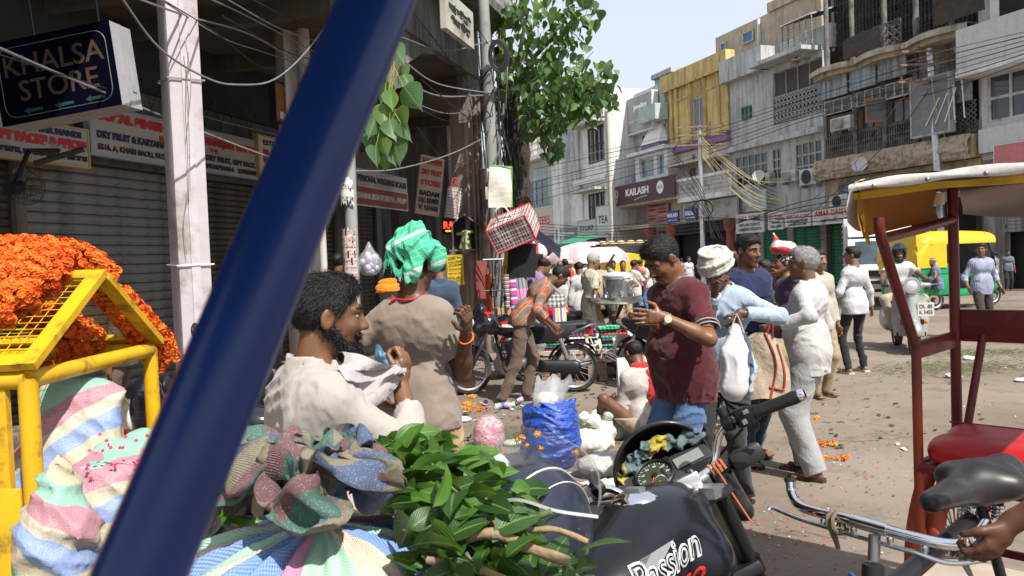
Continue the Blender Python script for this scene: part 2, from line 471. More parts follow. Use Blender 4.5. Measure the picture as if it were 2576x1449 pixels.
def tufts(v,q,n,ln,wd,seed,mat,name,parent,lift=.5,flow=(0,-.3,-.6),zmin=-9):
 rr=np.random.RandomState(seed)
 c=v[q].mean(1);e1=v[q[:,2]]-v[q[:,0]];e2=v[q[:,3]]-v[q[:,1]]
 nm=np.cross(e1,e2);nm/=np.maximum(np.linalg.norm(nm,axis=1),1e-9)[:,None]
 k=rr.randint(0,len(q),n);c,nm=c[k],nm[k]
 fl=np.array(flow,np.float32)+rr.normal(0,.35,(n,3))
 d=nm*lift+(fl-nm*(fl*nm).sum(1)[:,None]);d/=np.maximum(np.linalg.norm(d,axis=1),1e-6)[:,None]
 s=np.cross(d,nm+rr.normal(0,.4,(n,3)));s/=np.maximum(np.linalg.norm(s,axis=1),1e-6)[:,None]
 L=(ln*rr.uniform(.5,1.3,n))[:,None];w=(wd*rr.uniform(.6,1.3,n))[:,None]
 c=c+rr.normal(0,wd,(n,3))-nm*wd
 P=np.stack([c-s*w,c+s*w,c+d*L+nm*L*.12],1).reshape(-1,3)
 me=np_mesh(name,P,np.arange(3*n).reshape(-1,3),[mat],smooth=False)
 return link(name,me,parent)
LS=(1,-1)
def hand(sd,w,d,n,side,curl=.3,spread=.12,thumb=.6,sc_=1.0):
 """w wrist, d finger direction, n palm normal (the way the palm faces)"""
 d=V(d).normalized();n=V(n);n=(n-d*n.dot(d)).normalized();x=d.cross(n)*side
 pc=w+d*.045*sc_
 sd.cap(w-d*.01,w+d*.03,.025,.026,.012,n,.72)
 sd.cap(pc-x*.022*sc_+d*.02,pc+x*.02*sc_+d*.02,.017,.018,.012)
 sd.cap(pc-x*.02*sc_-d*.01,pc+x*.016*sc_-d*.01,.017,.017,.015)
 for i,(o,L,r)in enumerate(((.031,.068,.0088),(.010,.076,.0092),(-.011,.070,.0088),(-.031,.055,.0078))):
  b=w+d*.082*sc_+x*o*sc_;dd=(d+x*(o*spread*30)).normalized();p=b
  for j,fr in enumerate((.45,.32,.23)):
   cc=curl*(1.1 if j else.7)*(j+1)*.9
   e=dd*math.cos(cc)+n*math.sin(cc);p2=p+e*(L*fr*sc_)
   sd.cap(p,p2,r*sc_*(1-.08*j),r*sc_*(.92-.08*j),.004);p=p2
 b=w+d*.02*sc_+x*.022*sc_
 t1=b+(d*.55+x*thumb+n*.25).normalized()*.045*sc_;t2=t1+(d*.85+x*thumb*.35+n*(.2+curl*.4)).normalized()*.034*sc_
 sd.cap(b,t1,.0125,.0105,.01);sd.cap(t1,t2,.0105,.0085,.004)
def person(label,head,D,face=0,H=None,lean=0,side=0,twist=0,hyaw=0,hpitch=0,htilt=0,rh=None,lh=None,relb=None,lelb=None,feet=None,rhand=None,lhand=None,sit=None,kneeh=None,h=.012,tone=(.17,.082,.045),top=None,topm=None,sleeve=.5,hem=.12,bot=None,botm=None,legw=1.0,hair='short',hairm=None,beard=None,moust=False,belly=0.0,shoe=None,group=None,fold=.022,bare=False,strand=0,seed=1,cols=None,wsc=1.0,tuck=False,collar=None,seat_z=None,cat='person',inf=.017,lunghi=False):
 """head = pixel of the head centre at distance D; the figure is scaled so that it stands on the ground"""
 th=math.radians(face);Rz=Matrix.Rotation(th,3,'Z')
 U=Matrix.Rotation(math.radians(side),3,'Y')@Matrix.Rotation(-math.radians(lean),3,'X')@Matrix.Rotation(math.radians(twist),3,'Z')
 pz=.93 if sit is None else sit
 P=V((0,0,pz));Uh=Matrix.Rotation(math.radians(side*.4),3,'Y')@Matrix.Rotation(-math.radians(lean*.55),3,'X')
 C1=P+Uh@V((0,0,.20));C2=C1+U@V((0,0,.15));N=C1+U@V((0,-.012,.305))
 RH=Matrix.Rotation(math.radians(hyaw),3,'Z')@Matrix.Rotation(-math.radians(hpitch),3,'X')@Matrix.Rotation(math.radians(htilt),3,'Y')
 Hc=N+U@V((0,.012,.075))+RH@V((0,.022,.085))
 t=W(head[0],head[1],D)
 S=H/1.71 if H else t.z/Hc.z
 root=thing('person',label,cat,(0,0,0),th,group)
 root.location=t-(Rz@(Hc*S));root.location.z=seat_z if seat_z is not None else(0.0 if not H else max(0,t.z-Hc.z*S)if sit is not None else 0.0)
 def loc(p):
  return(Rz.transposed()@(V(p)-root.location))/S
 Sh=[N+U@V((s*.165*wsc,0,-.07))for s in LS]
 El,Wr=[],[]
 for s,S0,tg,hint in((1,Sh[0],rh,relb),(-1,Sh[1],lh,lelb)):
  if tg is None:T=S0+V((s*.07,.05,-.53))
  else:T=loc(tg)if len(tg)==3 and not isinstance(tg,tuple)else V(tg)
  e,T=ik(S0,T,.285,.255,V(hint)if hint else V((s*.45,-1,-.35)));El.append(e);Wr.append(T)
 hipx=.088
 Hip=[P+V((s*hipx,0,-.03))for s in LS];Kn,An=[],[]
 ft=feet or((.095,.02),(-.095,-.02))
 for i,s in enumerate(LS):
  a=ft[i];T=V((a[0],a[1],a[2]if len(a)>2 else.085))
  k,T=ik(Hip[i],T,.43,.425,V(kneeh[i])if kneeh else V((s*.12,1,0)));Kn.append(k);An.append(T)
 bx=U@V((1,0,0))
 # body
 sd=SD();tk=.018
 def torso(q,inf,w=1.0,bl=0.0,neck=True):
  q.cap(P-bx*.065,P+bx*.065,.098+inf,None,.05)
  q.cap(P+Uh@V((-.055,.01+bl*.6,.13)),P+Uh@V((.055,.01+bl*.6,.13)),.092+inf*1.5+bl,None,.09)
  q.cap(C2-bx*.075*w,C2+bx*.075*w,.098+inf,None,.07)
  q.cap(C2-bx*.08*w+U@V((0,-.015,.07)),C2+bx*.08*w+U@V((0,-.015,.07)),.086+inf,None,.06)
  for i,s in enumerate(LS):
   q.cap(N+U@V((s*.05,-.005,-.035)),Sh[i]+U@V((-s*.012,0,.0)),.048+inf*.8,.05+inf*.8,.045)
 torso(sd,0,wsc,belly*.6)
 for i,s in enumerate(LS):
  sd.cap(Sh[i]+U@V((-s*.012,0,-.01)),El[i],.042,.036,.03);sd.cap(El[i],El[i].lerp(Wr[i],.35),.036,.037,.02);sd.cap(El[i].lerp(Wr[i],.3),Wr[i],.037,.024,.02)
  lw_=min(1,legw*.93);sd.cap(Hip[i],Kn[i],.08*lw_,.053*lw_,.03);sd.cap(Kn[i],An[i].lerp(Kn[i],.65),.052*lw_,.05*lw_,.02);sd.cap(An[i].lerp(Kn[i],.65),An[i],.05*lw_,.036,.02)
  out=V((s*.18,1,0)).normalized()
  if sit is not None and len(ft[i])>2:
   out=(An[i]-Kn[i]);out=V((out.x,abs(out.y)+.2,-.3)).normalized()
  sd.cap(An[i]+V((0,-.03,-.045)),An[i]+out*.12+V((0,0,-.055)),.032,.026,.03)
  for j in range(5):
   b=An[i]+out*.125+V((-s*.03+s*.017*j,0,-.06));sd.cap(b,b+out*(.045-.006*j),.013,.0105,.006)
  dd=(Wr[i]-El[i]).normalized();hp=(rhand,lhand)[i]or{}
  hd=hp.get('d');hd=(Rz.transposed()@V(hd))if hd is not None else dd
  hn=hp.get('n');hn=(Rz.transposed()@V(hn))if hn is not None else V((-s,.25,0))
  hand(sd,Wr[i],hd,hn,-s if False else s*hp.get('flip',1),hp.get('curl',.3),hp.get('spread',.1),hp.get('thumb',.6))
 def hp_(x,y,z):return Hc+RH@V((x,y,z))
 sd.cap(N+U@V((0,-.005,-.03)),hp_(0,-.025,-.06),.058,.054,.03)
 fine=h<.02
 sd.ell(hp_(0,-.014,.03),(.074,.094,.086),.02,RH)
 sd.ell(hp_(0,.026,-.028),(.060,.066,.082),.02,RH)
 sd.cap(hp_(.04,.0,-.062),hp_(.008,.062,-.098),.02,.02,.025);sd.cap(hp_(-.04,.0,-.062),hp_(-.008,.062,-.098),.02,.02,.025)
 if fine:
  sd.cap(hp_(0,.086,.014),hp_(0,.106,-.026),.008,.0125,.012)
  for s in LS:
   sd.ell(hp_(s*.014,.094,-.03),(.009,.010,.008),.008,RH)
   sd.ell(hp_(s*.036,.058,-.024),(.022,.02,.02),.02,RH)
   sd.ell(hp_(s*.032,.093,.004),(.016,.014,.010),.010,RH,1)
   sd.cap(hp_(s*.012,.084,.022),hp_(s*.048,.066,.022),.009,.008,.012)
   sd.ell(hp_(s*.077,-.012,-.008),(.011,.021,.033),.008,RH@Matrix.Rotation(s*.35,3,'Z'))
   sd.ell(hp_(s*.088,-.004,-.006),(.008,.010,.018),.006,RH,1)
  sd.cap(hp_(-.02,.082,-.057),hp_(.02,.082,-.057),.008,None,.008);sd.cap(hp_(-.017,.080,-.071),hp_(.017,.080,-.071),.0085,None,.008)
 v,q=sd.mesh(h)
 body=link('body',np_mesh('body',v*S,q,[skin(tone)]),root)
 # clothes
 hc=max(h,.008)
 if top:
  q_=SD()
  torso(q_,inf,wsc,belly)
  if not tuck:q_.cap(P-bx*.07+V((0,.0,-.02)),P+bx*.07+V((0,0,-.02)),.112+belly*.5,None,.06);q_.cap(P-bx*.068+V((0,0,-hem)),P+bx*.068+V((0,0,-hem)),.11+belly*.2,None,.06)
  for i,s in enumerate(LS):
   if sleeve<=.5:q_.cap(Sh[i]+U@V((-s*.02,0,0)),Sh[i].lerp(El[i],sleeve/.5*.8),.06,.064,.04,cut=1)
   else:
    q_.cap(Sh[i]+U@V((-s*.02,0,0)),El[i],.058,.052,.04);q_.cap(El[i],El[i].lerp(Wr[i],(sleeve-.5)*2*.93),.052,.047 if sleeve<.9 else.044,.025,cut=1)
  if collar:
   for a,b in((-150,-30),(-30,90),(90,210)):pass
   q_.cap(N+U@V((0,-.016,-.02)),N+U@V((0,-.012,.042)),.079,.069,.006,cut=1)
   for s in LS:q_.cap(N+U@V((s*.056,.04,.022)),N+U@V((s*.05,.10,-.05)),.024,.016,.004,U@V((0,1,.6)),.45)
   q_.cap(N+U@V((0,-.004,-.03)),N+U@V((0,-.002,.09)),.063,.060,.004,op=1)
  else:
   q_.cap(N+U@V((0,.01,-.015)),N+U@V((0,.03,.1)),.062,.09,.01,op=1)
  if not tuck:q_.cut(P+V((0,0,-hem)),(0,0,-1))
  else:q_.cut(P+V((0,0,.01)),(0,0,-1))
  fa_,fb_=folds(fold,38,seed),folds(fold*.38,95,seed+2)
  v,q=q_.mesh(hc,(lambda X,Y,Z:fa_(X,Y,Z)+fb_(X,Y,Z))if h<.012 else fa_)
  link(top,np_mesh(top,v*S,q,[topm]),root)
 if bot:
  q_=SD()
  if lunghi:
   q_.cap(P-bx*.07,P+bx*.07,.125,None,.05)
   a=(An[0]+An[1])*.5
   q_.cap(P+V((0,0,-.05)),V((a.x,a.y,.18)),.15,.17,.05,(1,0,0),1.15,cut=1)
  else:
   q_.cap(P-bx*.068+V((0,0,.02)),P+bx*.068+V((0,0,.02)),.108+belly*.4,None,.04)
   for i,s in enumerate(LS):
    q_.cap(Hip[i],Kn[i],.092*(1+(legw-1)*.5),.07*legw,.03)
    q_.cap(Kn[i],An[i]+(An[i]-Kn[i]).normalized()*.03,.069*legw,.058*legw,.02,cut=1)
  q_.cut(P+V((0,0,.09 if tuck else.07)),(0,0,1))
  v,q=q_.mesh(hc,folds(fold*(1.2 if not lunghi else 1.6),30,seed+5,((0,0,1),(.3,.1,1),(-.4,.3,1),(.2,.2,.8))if not lunghi else((1,0,.1),(.9,.4,.1),(0,1,.1))))
  link(bot,np_mesh(bot,v*S,q,[botm]),root)
 if shoe:
  for i,s in enumerate(LS):
   if sit is not None and len(ft[i])>2:continue
   m=MB();a=An[i]
   pts=[(a.x+x*(1 if s>0 else 1),a.y+y)for x,y in((-.042,-.07),(0,-.085),(.042,-.07),(.04,.03),(.052,.12),(.03,.19),(-.02,.195),(-.052,.13),(-.04,.03))]
   vs=[(p[0],p[1],z)for z in(.0,.022)for p in pts];n=len(pts)
   m.add(vs,[tuple(range(n-1,-1,-1)),tuple(range(n,2*n))]+[(k,(k+1)%n,(k+1)%n+n,k+n)for k in range(n)])
   m.tube(spline([(a.x-.05,a.y+.08,.015),(a.x-.03,a.y+.1,.05),(a.x+.02,a.y+.11,.055),(a.x+.05,a.y+.08,.015)],4),.009,6,flat=.5)
   m.tube(spline([(a.x-.045,a.y+.02,.015),(a.x,a.y+.12,.056),(a.x+.045,a.y+.02,.015)],4),.007,6)
   m.v=[tuple(V(p)*S)for p in m.v]
   m.build('sandal',shoe,root,smooth=40)
   # hair and face
 hm=hairm or HAIRB
 if hair in('short','bald','cap','helmet_no'):
  q_=SD();g=.0 if hair=='short' else-.003
  q_.ell(hp_(0,-.017,.032),(.082+g,.101+g,.093+g),.01,RH)
  if hair=='short':q_.ell(hp_(0,.03,.085),(.06,.05,.035),.03,RH)
  q_.cut(hp_(0,.075,.068 if hair=='short' else.02),RH@V((0,.76,-.65)))
  q_.cut(hp_(0,0,-.075),RH@V((0,0,-1)))
  if hair=='bald':q_.ell(hp_(0,.02,.10),(.07,.1,.06),.01,RH,1)
  if fine:
   for s in LS:q_.ell(hp_(s*.085,-.004,-.015),(.03,.024,.036),.006,RH,1)
  v,q=q_.mesh(max(h*.8,.006),folds(.005,140,seed))
  ho=link('hair',np_mesh('hair',v*S,q,[hm]),root)
  if strand:tufts(v*S,q,strand,.024*S,.0013,seed,hm,'hair_strands',ho,.12,tuple(RH@V((0,-.45,-.7))))
 if beard:
  q_=SD()
  q_.cap(hp_(.058,-.004,-.04),hp_(.012,.062,-.098),.021,.028,.02);q_.cap(hp_(-.058,-.004,-.04),hp_(-.012,.062,-.098),.021,.028,.02)
  q_.cap(hp_(.03,.08,-.05),hp_(-.03,.08,-.05),.011,None,.01);q_.ell(hp_(0,.07,-.1),(.035,.03,.03),.02,RH)
  q_.ell(hp_(0,.094,-.066),(.02,.02,.01),.006,RH,1)
  v,q=q_.mesh(max(h*.8,.006),folds(.008,170,seed+2))
  bo=link('beard',np_mesh('beard',v*S,q,[hm]),root)
  if strand:tufts(v*S,q,strand//2,.016*S,.0012,seed+9,hm,'beard_strands',bo,.7,tuple(RH@V((0,.3,-.6))))
 if fine:
  for s in LS:
   eo=MB().ell(V((0,0,0)),(.0115*S,.0115*S,.007*S),8,6,0,Matrix.Translation(hp_(s*.031,.0715,.003)*S)@RH.to_4x4()).build('eye',EYEW,root,smooth=60)
   MB().ell(V((0,0,0)),(.0068*S,)*3,8,6,0,Matrix.Translation(hp_(s*.031,.0775,.003)*S)).build('pupil',EYEB,eo,smooth=60)
   MB().tube([hp_(s*.012,.0925,.027)*S,hp_(s*.03,.088,.033)*S,hp_(s*.052,.070,.026)*S],[.004*S,.0048*S,.002*S],6).build('eyebrow',hm,root,smooth=60)
  m=MB();m.tube([hp_(-.02,.0865,-.064)*S,hp_(0,.0915,-.0635)*S,hp_(.02,.0865,-.064)*S],[.003*S,.0075*S,.003*S],8)
  m.build('lips',LIP,root,smooth=60)
 if moust:
  m=MB();m.tube([hp_(-.034,.074,-.058)*S,hp_(-.015,.088,-.047)*S,hp_(0,.092,-.045)*S,hp_(.015,.088,-.047)*S,hp_(.034,.074,-.058)*S],[.003*S,.008*S,.007*S,.008*S,.003*S],7)
  m.build('moustache',hm,root,smooth=60)
 root_info=dict(root=root,S=S,Hc=Hc,RH=RH,Rz=Rz,N=N,U=U,P=P,Wr=Wr,El=El,An=An,loc=loc,hp=hp_,Sh=Sh)
 return root_info
def hpw(pi,x,y,z):return pi['hp'](x,y,z)*pi['S']
def child_sd(pi,sd,name,mat,h,fold=None,parent=None):
 v,q=sd.mesh(h,fold);o=link(name,np_mesh(name,v*pi['S'],q,[mat]),parent or pi['root']);return o,v*pi['S'],q
def turban(pi,mat,seed=3,h=.008,big=1.0,tail=False):
 q=SD();hp=pi['hp'];RH=pi['RH'];rr=random.Random(seed)
 q.ell(hp(0,-.015,.055),(.088,.105,.075),.02,RH)
 for k in range(13):
  tz=rr.uniform(-.5,.5);tx=rr.uniform(-.35,.35);rad=(.092+rr.uniform(0,.02))*big;pts=[]
  z=.022+.0085*k
  for j in range(13):
   a=2*PI*j/12;k_=1-max(0,z-.07)*5
   pts.append(hp(rad*k_*math.cos(a)*.93,rad*k_*1.12*math.sin(a)-.012,z+tz*.035*math.cos(a)+tx*.05*math.sin(a)))
  for a,b in zip(pts,pts[1:]):q.cap(a,b,.0125*big,None,.004)
 return child_sd(pi,q,'turban',mat,h,folds(.004,120,seed))
 # ground
def ground_mat():
 t=NT('street_ground');co=t.co()
 c=t.ramp(t.noise(co,.55,8,.6),[(.32,(.145,.110,.080)),(.5,(.205,.165,.128)),(.68,(.25,.212,.172))],'LINEAR')
 c=t.mix(t.rng(t.noise(co,1.1,10,.72),.52,.66,0,.7),c,(.08,.062,.048))
 c=t.mix(t.rng(t.noise(co,14,6,.7),.58,.72,0,.45),c,(.24,.21,.18))
 sp=t.n('TexVoronoi');t.put(sp.inputs['Vector'],co);sp.inputs['Scale'].default_value=38
 c=t.mix(t.rng(sp.outputs['Distance'],.0,.16,.6,0),c,(.09,.07,.056))
 ck=t.n('TexVoronoi',feature='DISTANCE_TO_EDGE');dv=t.n('VectorMath',operation='ADD');t.put(dv.inputs[0],co);t.put(dv.inputs[1],t.noise(co,1.6,5,.6,True));t.put(ck.inputs['Vector'],dv.outputs[0]);ck.inputs['Scale'].default_value=.55
 c=t.mix(t.math('MULTIPLY',t.rng(ck.outputs['Distance'],.0,.012,.75,0),t.rng(t.noise(co,.8,3),.45,.6,0,1)),c,(.05,.04,.032))
 c=t.mix(t.rng(t.noise(t.map(co,(1,1,1),(0,0,0),(7,3,0)),.38,7,.6),.54,.62,0,.4),c,(.265,.222,.178))
 t.bump(t.math('ADD',t.noise(co,9,8,.7),t.math('MULTIPLY',t.noise(co,120,4,.7),.25)),.5,.02)
 return t.fin(c,.92,0,.25)
def gz(x,y):return 0.0
m=MB();m.grid(lambda u,v:V((-150+300*u,-20+400*v,-.002)),4,4)
m.build('ground',ground_mat(),kind='structure')
# buildings on the right
RW=Wall((13.6,35.0),math.atan2(-.941,.339))
class Bld:
 def __init__(s,name,label,wall,x0,cat='building',d=0.0,group=None):
  s.w=wall;s.x0=x0;s.d=d
  s.o=thing(name,label,cat,wall.at(x0,d),wall.ang,group)
 def L(s,px,py,d=0.0):
  a,z=s.w.sz(px,py,s.d+d);return a-s.x0,z
 def R(s,px0,py0,px1,py1,d=0.0):
  """pixel corners -> x0,x1,z0,z1; heights taken at the left edge"""
  a,z1=s.L(px0,py0,d);_,z0=s.L(px0,py1,d);b,_=s.L(px1,py0,d)
  return a,b,min(z0,z1),max(z0,z1)
 def box(s,name,mat,x0,x1,y0,y1,z0,z1,parent=None,bevel=0,smooth=0):
  return MB().bx(x0,x1,y0,y1,z0,z1).build(name,mat,parent or s.o,bevel=bevel,smooth=smooth)
 def wall(s,mat,x0,x1,z0,z1,holes=(),t=.3,name='wall',y=0.0,back=None):
  m=MB();xs=sorted({x0,x1,*[min(max(h[i],x0),x1)for h in holes for i in(0,1)]});zs=sorted({z0,z1,*[min(max(h[i],z0),z1)for h in holes for i in(2,3)]})
  for b,c in zip(zs,zs[1:]):
   run=None
   for a,e in zip(xs,xs[1:]):
    mx,mz=(a+e)/2,(b+c)/2
    hole=any(h[0]<mx<h[1]and h[2]<mz<h[3]for h in holes)
    if not hole:run=(run[0],e)if run else(a,e)
    if(hole or e==xs[-1])and run:m.bx(run[0],run[1],y,y+t,b,c);run=None
  o=m.build(name,mat,s.o)
  if back:MB().bx(x0+.05,x1-.05,y+t+.35,y+back,z0,z1).build('inner_mass',DARKI,s.o)
  return o
 def win(s,r,nx=2,nz=1,fm=None,pm=None,fw=.06,y=.1,name='window',bars=0,dp=.07):
  x0,x1,z0,z1=r;m=MB();fm=fm or WFR;pm=pm or GLS
  m.bx(x0,x0+fw,y-dp,y,z0,z1);m.bx(x1-fw,x1,y-dp,y,z0,z1);m.bx(x0+fw,x1-fw,y-dp,y,z0,z0+fw);m.bx(x0+fw,x1-fw,y-dp,y,z1-fw,z1)
  ix,iz=x1-x0-2*fw,z1-z0-2*fw
  for i in range(1,nx):c=x0+fw+ix*i/nx;m.bx(c-fw/2,c+fw/2,y-dp*.9,y,z0+fw,z1-fw)
  for j in range(1,nz):c=z0+fw+iz*j/nz;m.bx(x0+fw,x1-fw,y-dp*.8,y,c-fw/2,c+fw/2)
  for k in range(bars):c=x0+fw+ix*(k+.5)/bars;m.bx(c-.012,c+.012,y-dp-.03,y-dp-.006,z0,z1)
  f=m.build(name,fm,s.o)
  me=MB().bx(-.5,.5,-.008,.008,-.5,.5).mesh('pane',pm)
  for i in range(nx):
   for j in range(nz):
    p=link('pane',me,f);p.location=(x0+fw+ix*(i+.5)/nx,y-.012,z0+fw+iz*(j+.5)/nz);p.scale=(ix/nx,1,iz/nz)
  return f
 def shutter(s,r,mat,y=.12,sh=.11,name='roller_shutter',frame=None,maxn=60):
  x0,x1,z0,z1=r;n=max(3,min(maxn,int((z1-z0)/sh)));hh=(z1-z0)/n
  m=MB();m.bx(x0-.07,x0,y-.06,y+.06,z0,z1);m.bx(x1,x1+.07,y-.06,y+.06,z0,z1);m.bx(x0,x1,y-.02,y+.1,z1,z1+.03)
  f=m.build(name,frame or mat,s.o)
  L=x1-x0
  me=MB().prism([(0,-hh/2),(L,-hh/2),(L,hh/2),(0,hh/2)],0,.02)
  me=MB();pr=[(.006,-hh*.5),(-.008,-hh*.42),(-.022,-hh*.1),(-.022,hh*.2),(-.008,hh*.42),(.006,hh*.47),(.02,hh*.3),(.02,-hh*.5)]
  vs=[(x,p[0],p[1])for x in(0,L)for p in pr];k=len(pr)
  me.add(vs,[tuple(range(k)),tuple(range(2*k-1,k-1,-1))]+[(i,i+k,(i+1)%k+k,(i+1)%k)for i in range(k)])
  me=me.mesh('slat',mat)
  for i in range(n):
   p=link('slat',me,f);p.location=(x0+R.uniform(-.004,.004),y+R.uniform(-.004,.004),z0+hh*(i+.5))
  return f
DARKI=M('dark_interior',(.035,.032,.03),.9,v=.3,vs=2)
GLS=M('window_glass',(.035,.04,.045),.12,v=.4,vs=1.2,sp=.7)
GLSB=M('blue_glass',(.10,.17,.20),.1,v=.3,vs=1,sp=.8)
WFR=M('white_frame',(.5,.5,.48),.7,v=.2,dirt=(.2,.18,.15),da=.4)
GFR=M('grey_frame',(.3,.3,.29),.8,v=.25,dirt=(.1,.09,.08),da=.5)
def plaster(name,c,d=(.12,.105,.09),da=.55,ds=1.0,b=.35,v=.22):
 if name in _mc:return _mc[name]
 t=NT(name);co=t.co()
 col=t.mix(1,c,t.ramp(t.noise(co,1.3,7,.6),[(.28,(1-v,)*3),(.72,(1+v,)*3)],'LINEAR'),'MULTIPLY')
 st=t.noise(t.map(co,(1,1,.1)),3.2*ds,9,.7)
 col=t.mix(t.rng(st,.62-.28*da,.85-.28*da,0,.85),col,d)
 col=t.mix(t.rng(t.noise(co,1.4*ds,10,.7),.6,.68,0,.6*da),col,tuple(min(1,x*.55+.05)for x in c))
 t.bump(t.noise(co,14,7,.65),b,.03)
 _mc[name]=t.fin(col,.88,0,.25);return _mc[name]
WHP=plaster('white_wall',(.66,.66,.65),(.26,.25,.24),.35)
GRP=plaster('grey_wall',(.46,.465,.455),(.12,.115,.11),.55)
YEP=plaster('yellow_wall',(.60,.46,.18),(.20,.15,.10),.6)
BEP=plaster('beige_wall',(.50,.45,.36),(.16,.14,.11),.45)
TAP=plaster('tan_wall',(.48,.39,.28),(.17,.15,.12),.5)
OCP=plaster('ochre_wall',(.42,.33,.19),(.08,.07,.06),.6)
PUP=plaster('purple_trim',(.22,.13,.24),(.1,.07,.1),.4)
STN=plaster('stained_wall',(.30,.285,.26),(.05,.045,.04),.75)
def signboard(label,wall,r,d,bgm,lines,frame=None,name='shop_sign',cat='sign',tilt=0,thick=.08,group=None,margin=.0):
 """lines: (text, fx, fz, size, material, width fraction)"""
 x0,x1,z0,z1=r
 o=thing(name,label,cat,wall.at(x0,d,z0),wall.ang,group)
 o.rotation_euler=Euler((math.radians(tilt),0,wall.ang))
 w_,h_=x1-x0,z1-z0
 MB().bx(0,w_,0,thick,0,h_).build('board',bgm,o)
 if frame:
  m=MB();f=.035*min(2,max(.6,h_));e=-.015
  m.bx(-f,0,e,thick,-f,h_+f);m.bx(w_,w_+f,e,thick,-f,h_+f);m.bx(0,w_,e,thick,-f,0);m.bx(0,w_,e,thick,h_,h_+f)
  m.build('frame',frame,o)
 for l in lines:
  tx,fx,fz,sz_,mt,wf=l[:6]
  text(tx,sz_*h_,mt,o,(fx*w_,-.006,fz*h_),width=wf*w_ if wf else None,bold=l[6]if len(l)>6 else.004)
 return o
RED=M('red_paint',(.42,.03,.025),.6,v=.12);DKB=M('blue_black_paint',(.02,.025,.06),.6,v=.1);BLKP=M('black_paint',(.02,.02,.02),.6,v=.1)
WSG=M('white_sign',(.58,.57,.55),.6,v=.12,dirt=(.25,.21,.17),da=.4)
def ac_unit(wall,px,py,wpx,hpx,label,d=-.35,wnd=False):
 s0,z1=wall.sz(px,py,d);s1=wall.S(px+wpx,py,d);z0=wall.Z(px,py+hpx,d)
 o=thing('air_conditioner',label,'air conditioner',wall.at(s0,d,z0),wall.ang,'air conditioners on the facades')
 a,b=s1-s0,z1-z0
 MB().bx(0,a,0,.35,0,b).build('case',M('ac_white',(.52,.51,.48),.5,v=.08,dirt=(.25,.22,.18),da=.5),o,bevel=.02)
 if wnd:
  m=MB()
  for i in range(9):m.bx(a*.06,a*.7,-.012,-.001,b*(.1+.09*i),b*(.1+.09*i)+b*.05)
  m.build('grille',GFR,o)
 else:
  m=MB();c=V((a*.42,-.012,b*.5))
  for k in range(5):m.tube([c+V((math.cos(x)*b*.085*(k+1),0,math.sin(x)*b*.085*(k+1)))for x in[2*PI*i/18 for i in range(18)]],.008,4,closed=True)
  m.build('fan_grille',BLK,o)
  MB().disc(c+V((0,.006,0)),(0,1,0),b*.44,.008,22).build('fan',M('fan_dark',(.05,.05,.05),.7),o)
 MB().bx(.05,.1,0,.35,-.12,-.002).bx(a-.1,a-.05,0,.35,-.12,-.002).build('bracket',GFR,o)
 return o
def jali(name,s,r,mat,y,n=6,bar=.02,style='x'):
 """lattice screen as one real mesh"""
 x0,x1,z0,z1=r;m=MB();nx=max(2,int((x1-x0)/((z1-z0)/n)))
 cx_,cz_=(x1-x0)/nx,(z1-z0)/n
 def seg(a,b):
  d=V((b[0]-a[0],0,b[1]-a[1]));L=d.length;an=math.atan2(d.z,d.x)
  T=Matrix.Translation((a[0],y,a[1]))@Matrix.Rotation(-an,4,'Y');m.bx(0,L,-.02,.02,-bar/2,bar/2,0,T)
 if style=='v':
  for i in range(nx+1):seg((x0+cx_*i,z0),(x0+cx_*i,z1))
  for j in(0,n//3,n*2//3,n):seg((x0,z0+cz_*j),(x1,z0+cz_*j))
 else:
  for i in range(nx):
   for j in range(n):
    a,b,c,d=x0+cx_*i,x0+cx_*(i+1),z0+cz_*j,z0+cz_*(j+1)
    seg((a,c),(b,d));seg((a,d),(b,c))
  if style=='xg':
   for i in range(nx+1):seg((x0+cx_*i,z0),(x0+cx_*i,z1))
  for z in(z0,z1):seg((x0,z),(x1,z))
 return m.build(name,mat,s.o,kind='stuff')
X=RW.S
def XD(px,d):return RW.S(px,600,d)
b1=Bld('tiled_building','white tiled building with dark top floor opening at the far right edge',RW,X(2472))
Zl,Zc=b1.L(2475,187)[1],b1.L(2475,77)[1]
TIL=NT('white_tiles');co=TIL.co();br=TIL.n('TexBrick');TIL.put(br.inputs['Vector'],TIL.map(co,(1,1,1),(90,0,0)));br.inputs['Scale'].default_value=5
br.inputs['Color1'].default_value=(.6,.6,.58,1);br.inputs['Color2'].default_value=(.53,.53,.52,1);br.inputs['Mortar'].default_value=(.3,.3,.29,1);br.inputs['Mortar Size'].default_value=.02
TILM=TIL.fin(TIL.mix(TIL.rng(TIL.noise(TIL.map(co,(1,1,.15)),3,8,.7),.5,.75,0,.6),br.outputs[0],(.25,.24,.22)),.45,0,.5)
E=b1.L(2760,200)[0]
w1=b1.R(2476,192,2576,312);w1=(w1[0]+.1,E-.5,w1[2],w1[3])
b1.wall(TILM,0,E,4.4,Zc,[w1,(.5,E-.3,Zl+.0,Zl+.01)],back=9)
b1.box('balcony_slab',WHP,-.1,E,-1.0,0,Zl-.12,Zl+.08);b1.box('balcony_parapet',TILM,-.05,E,-1.0,-.85,Zl+.08,Zc)
b1.box('corner_pillar',WHP,0,.45,-.02,.4,Zc,12.5);b1.box('upper_room_wall',WHP,.45,E,1.8,2.0,Zc,12.5);b1.box('roof_slab',WHP,-.2,E,-.5,6,12.5,12.9)
b1.win(w1,4,2,WFR,GLS,.09)
b1.box('tiled_panel',TILM,.2,E,-.35,-.02,4.6,Zl-1.9)
b1.wall(STN,0,E,0,4.4,[(.8,E-.4,0,3.3)],back=9)
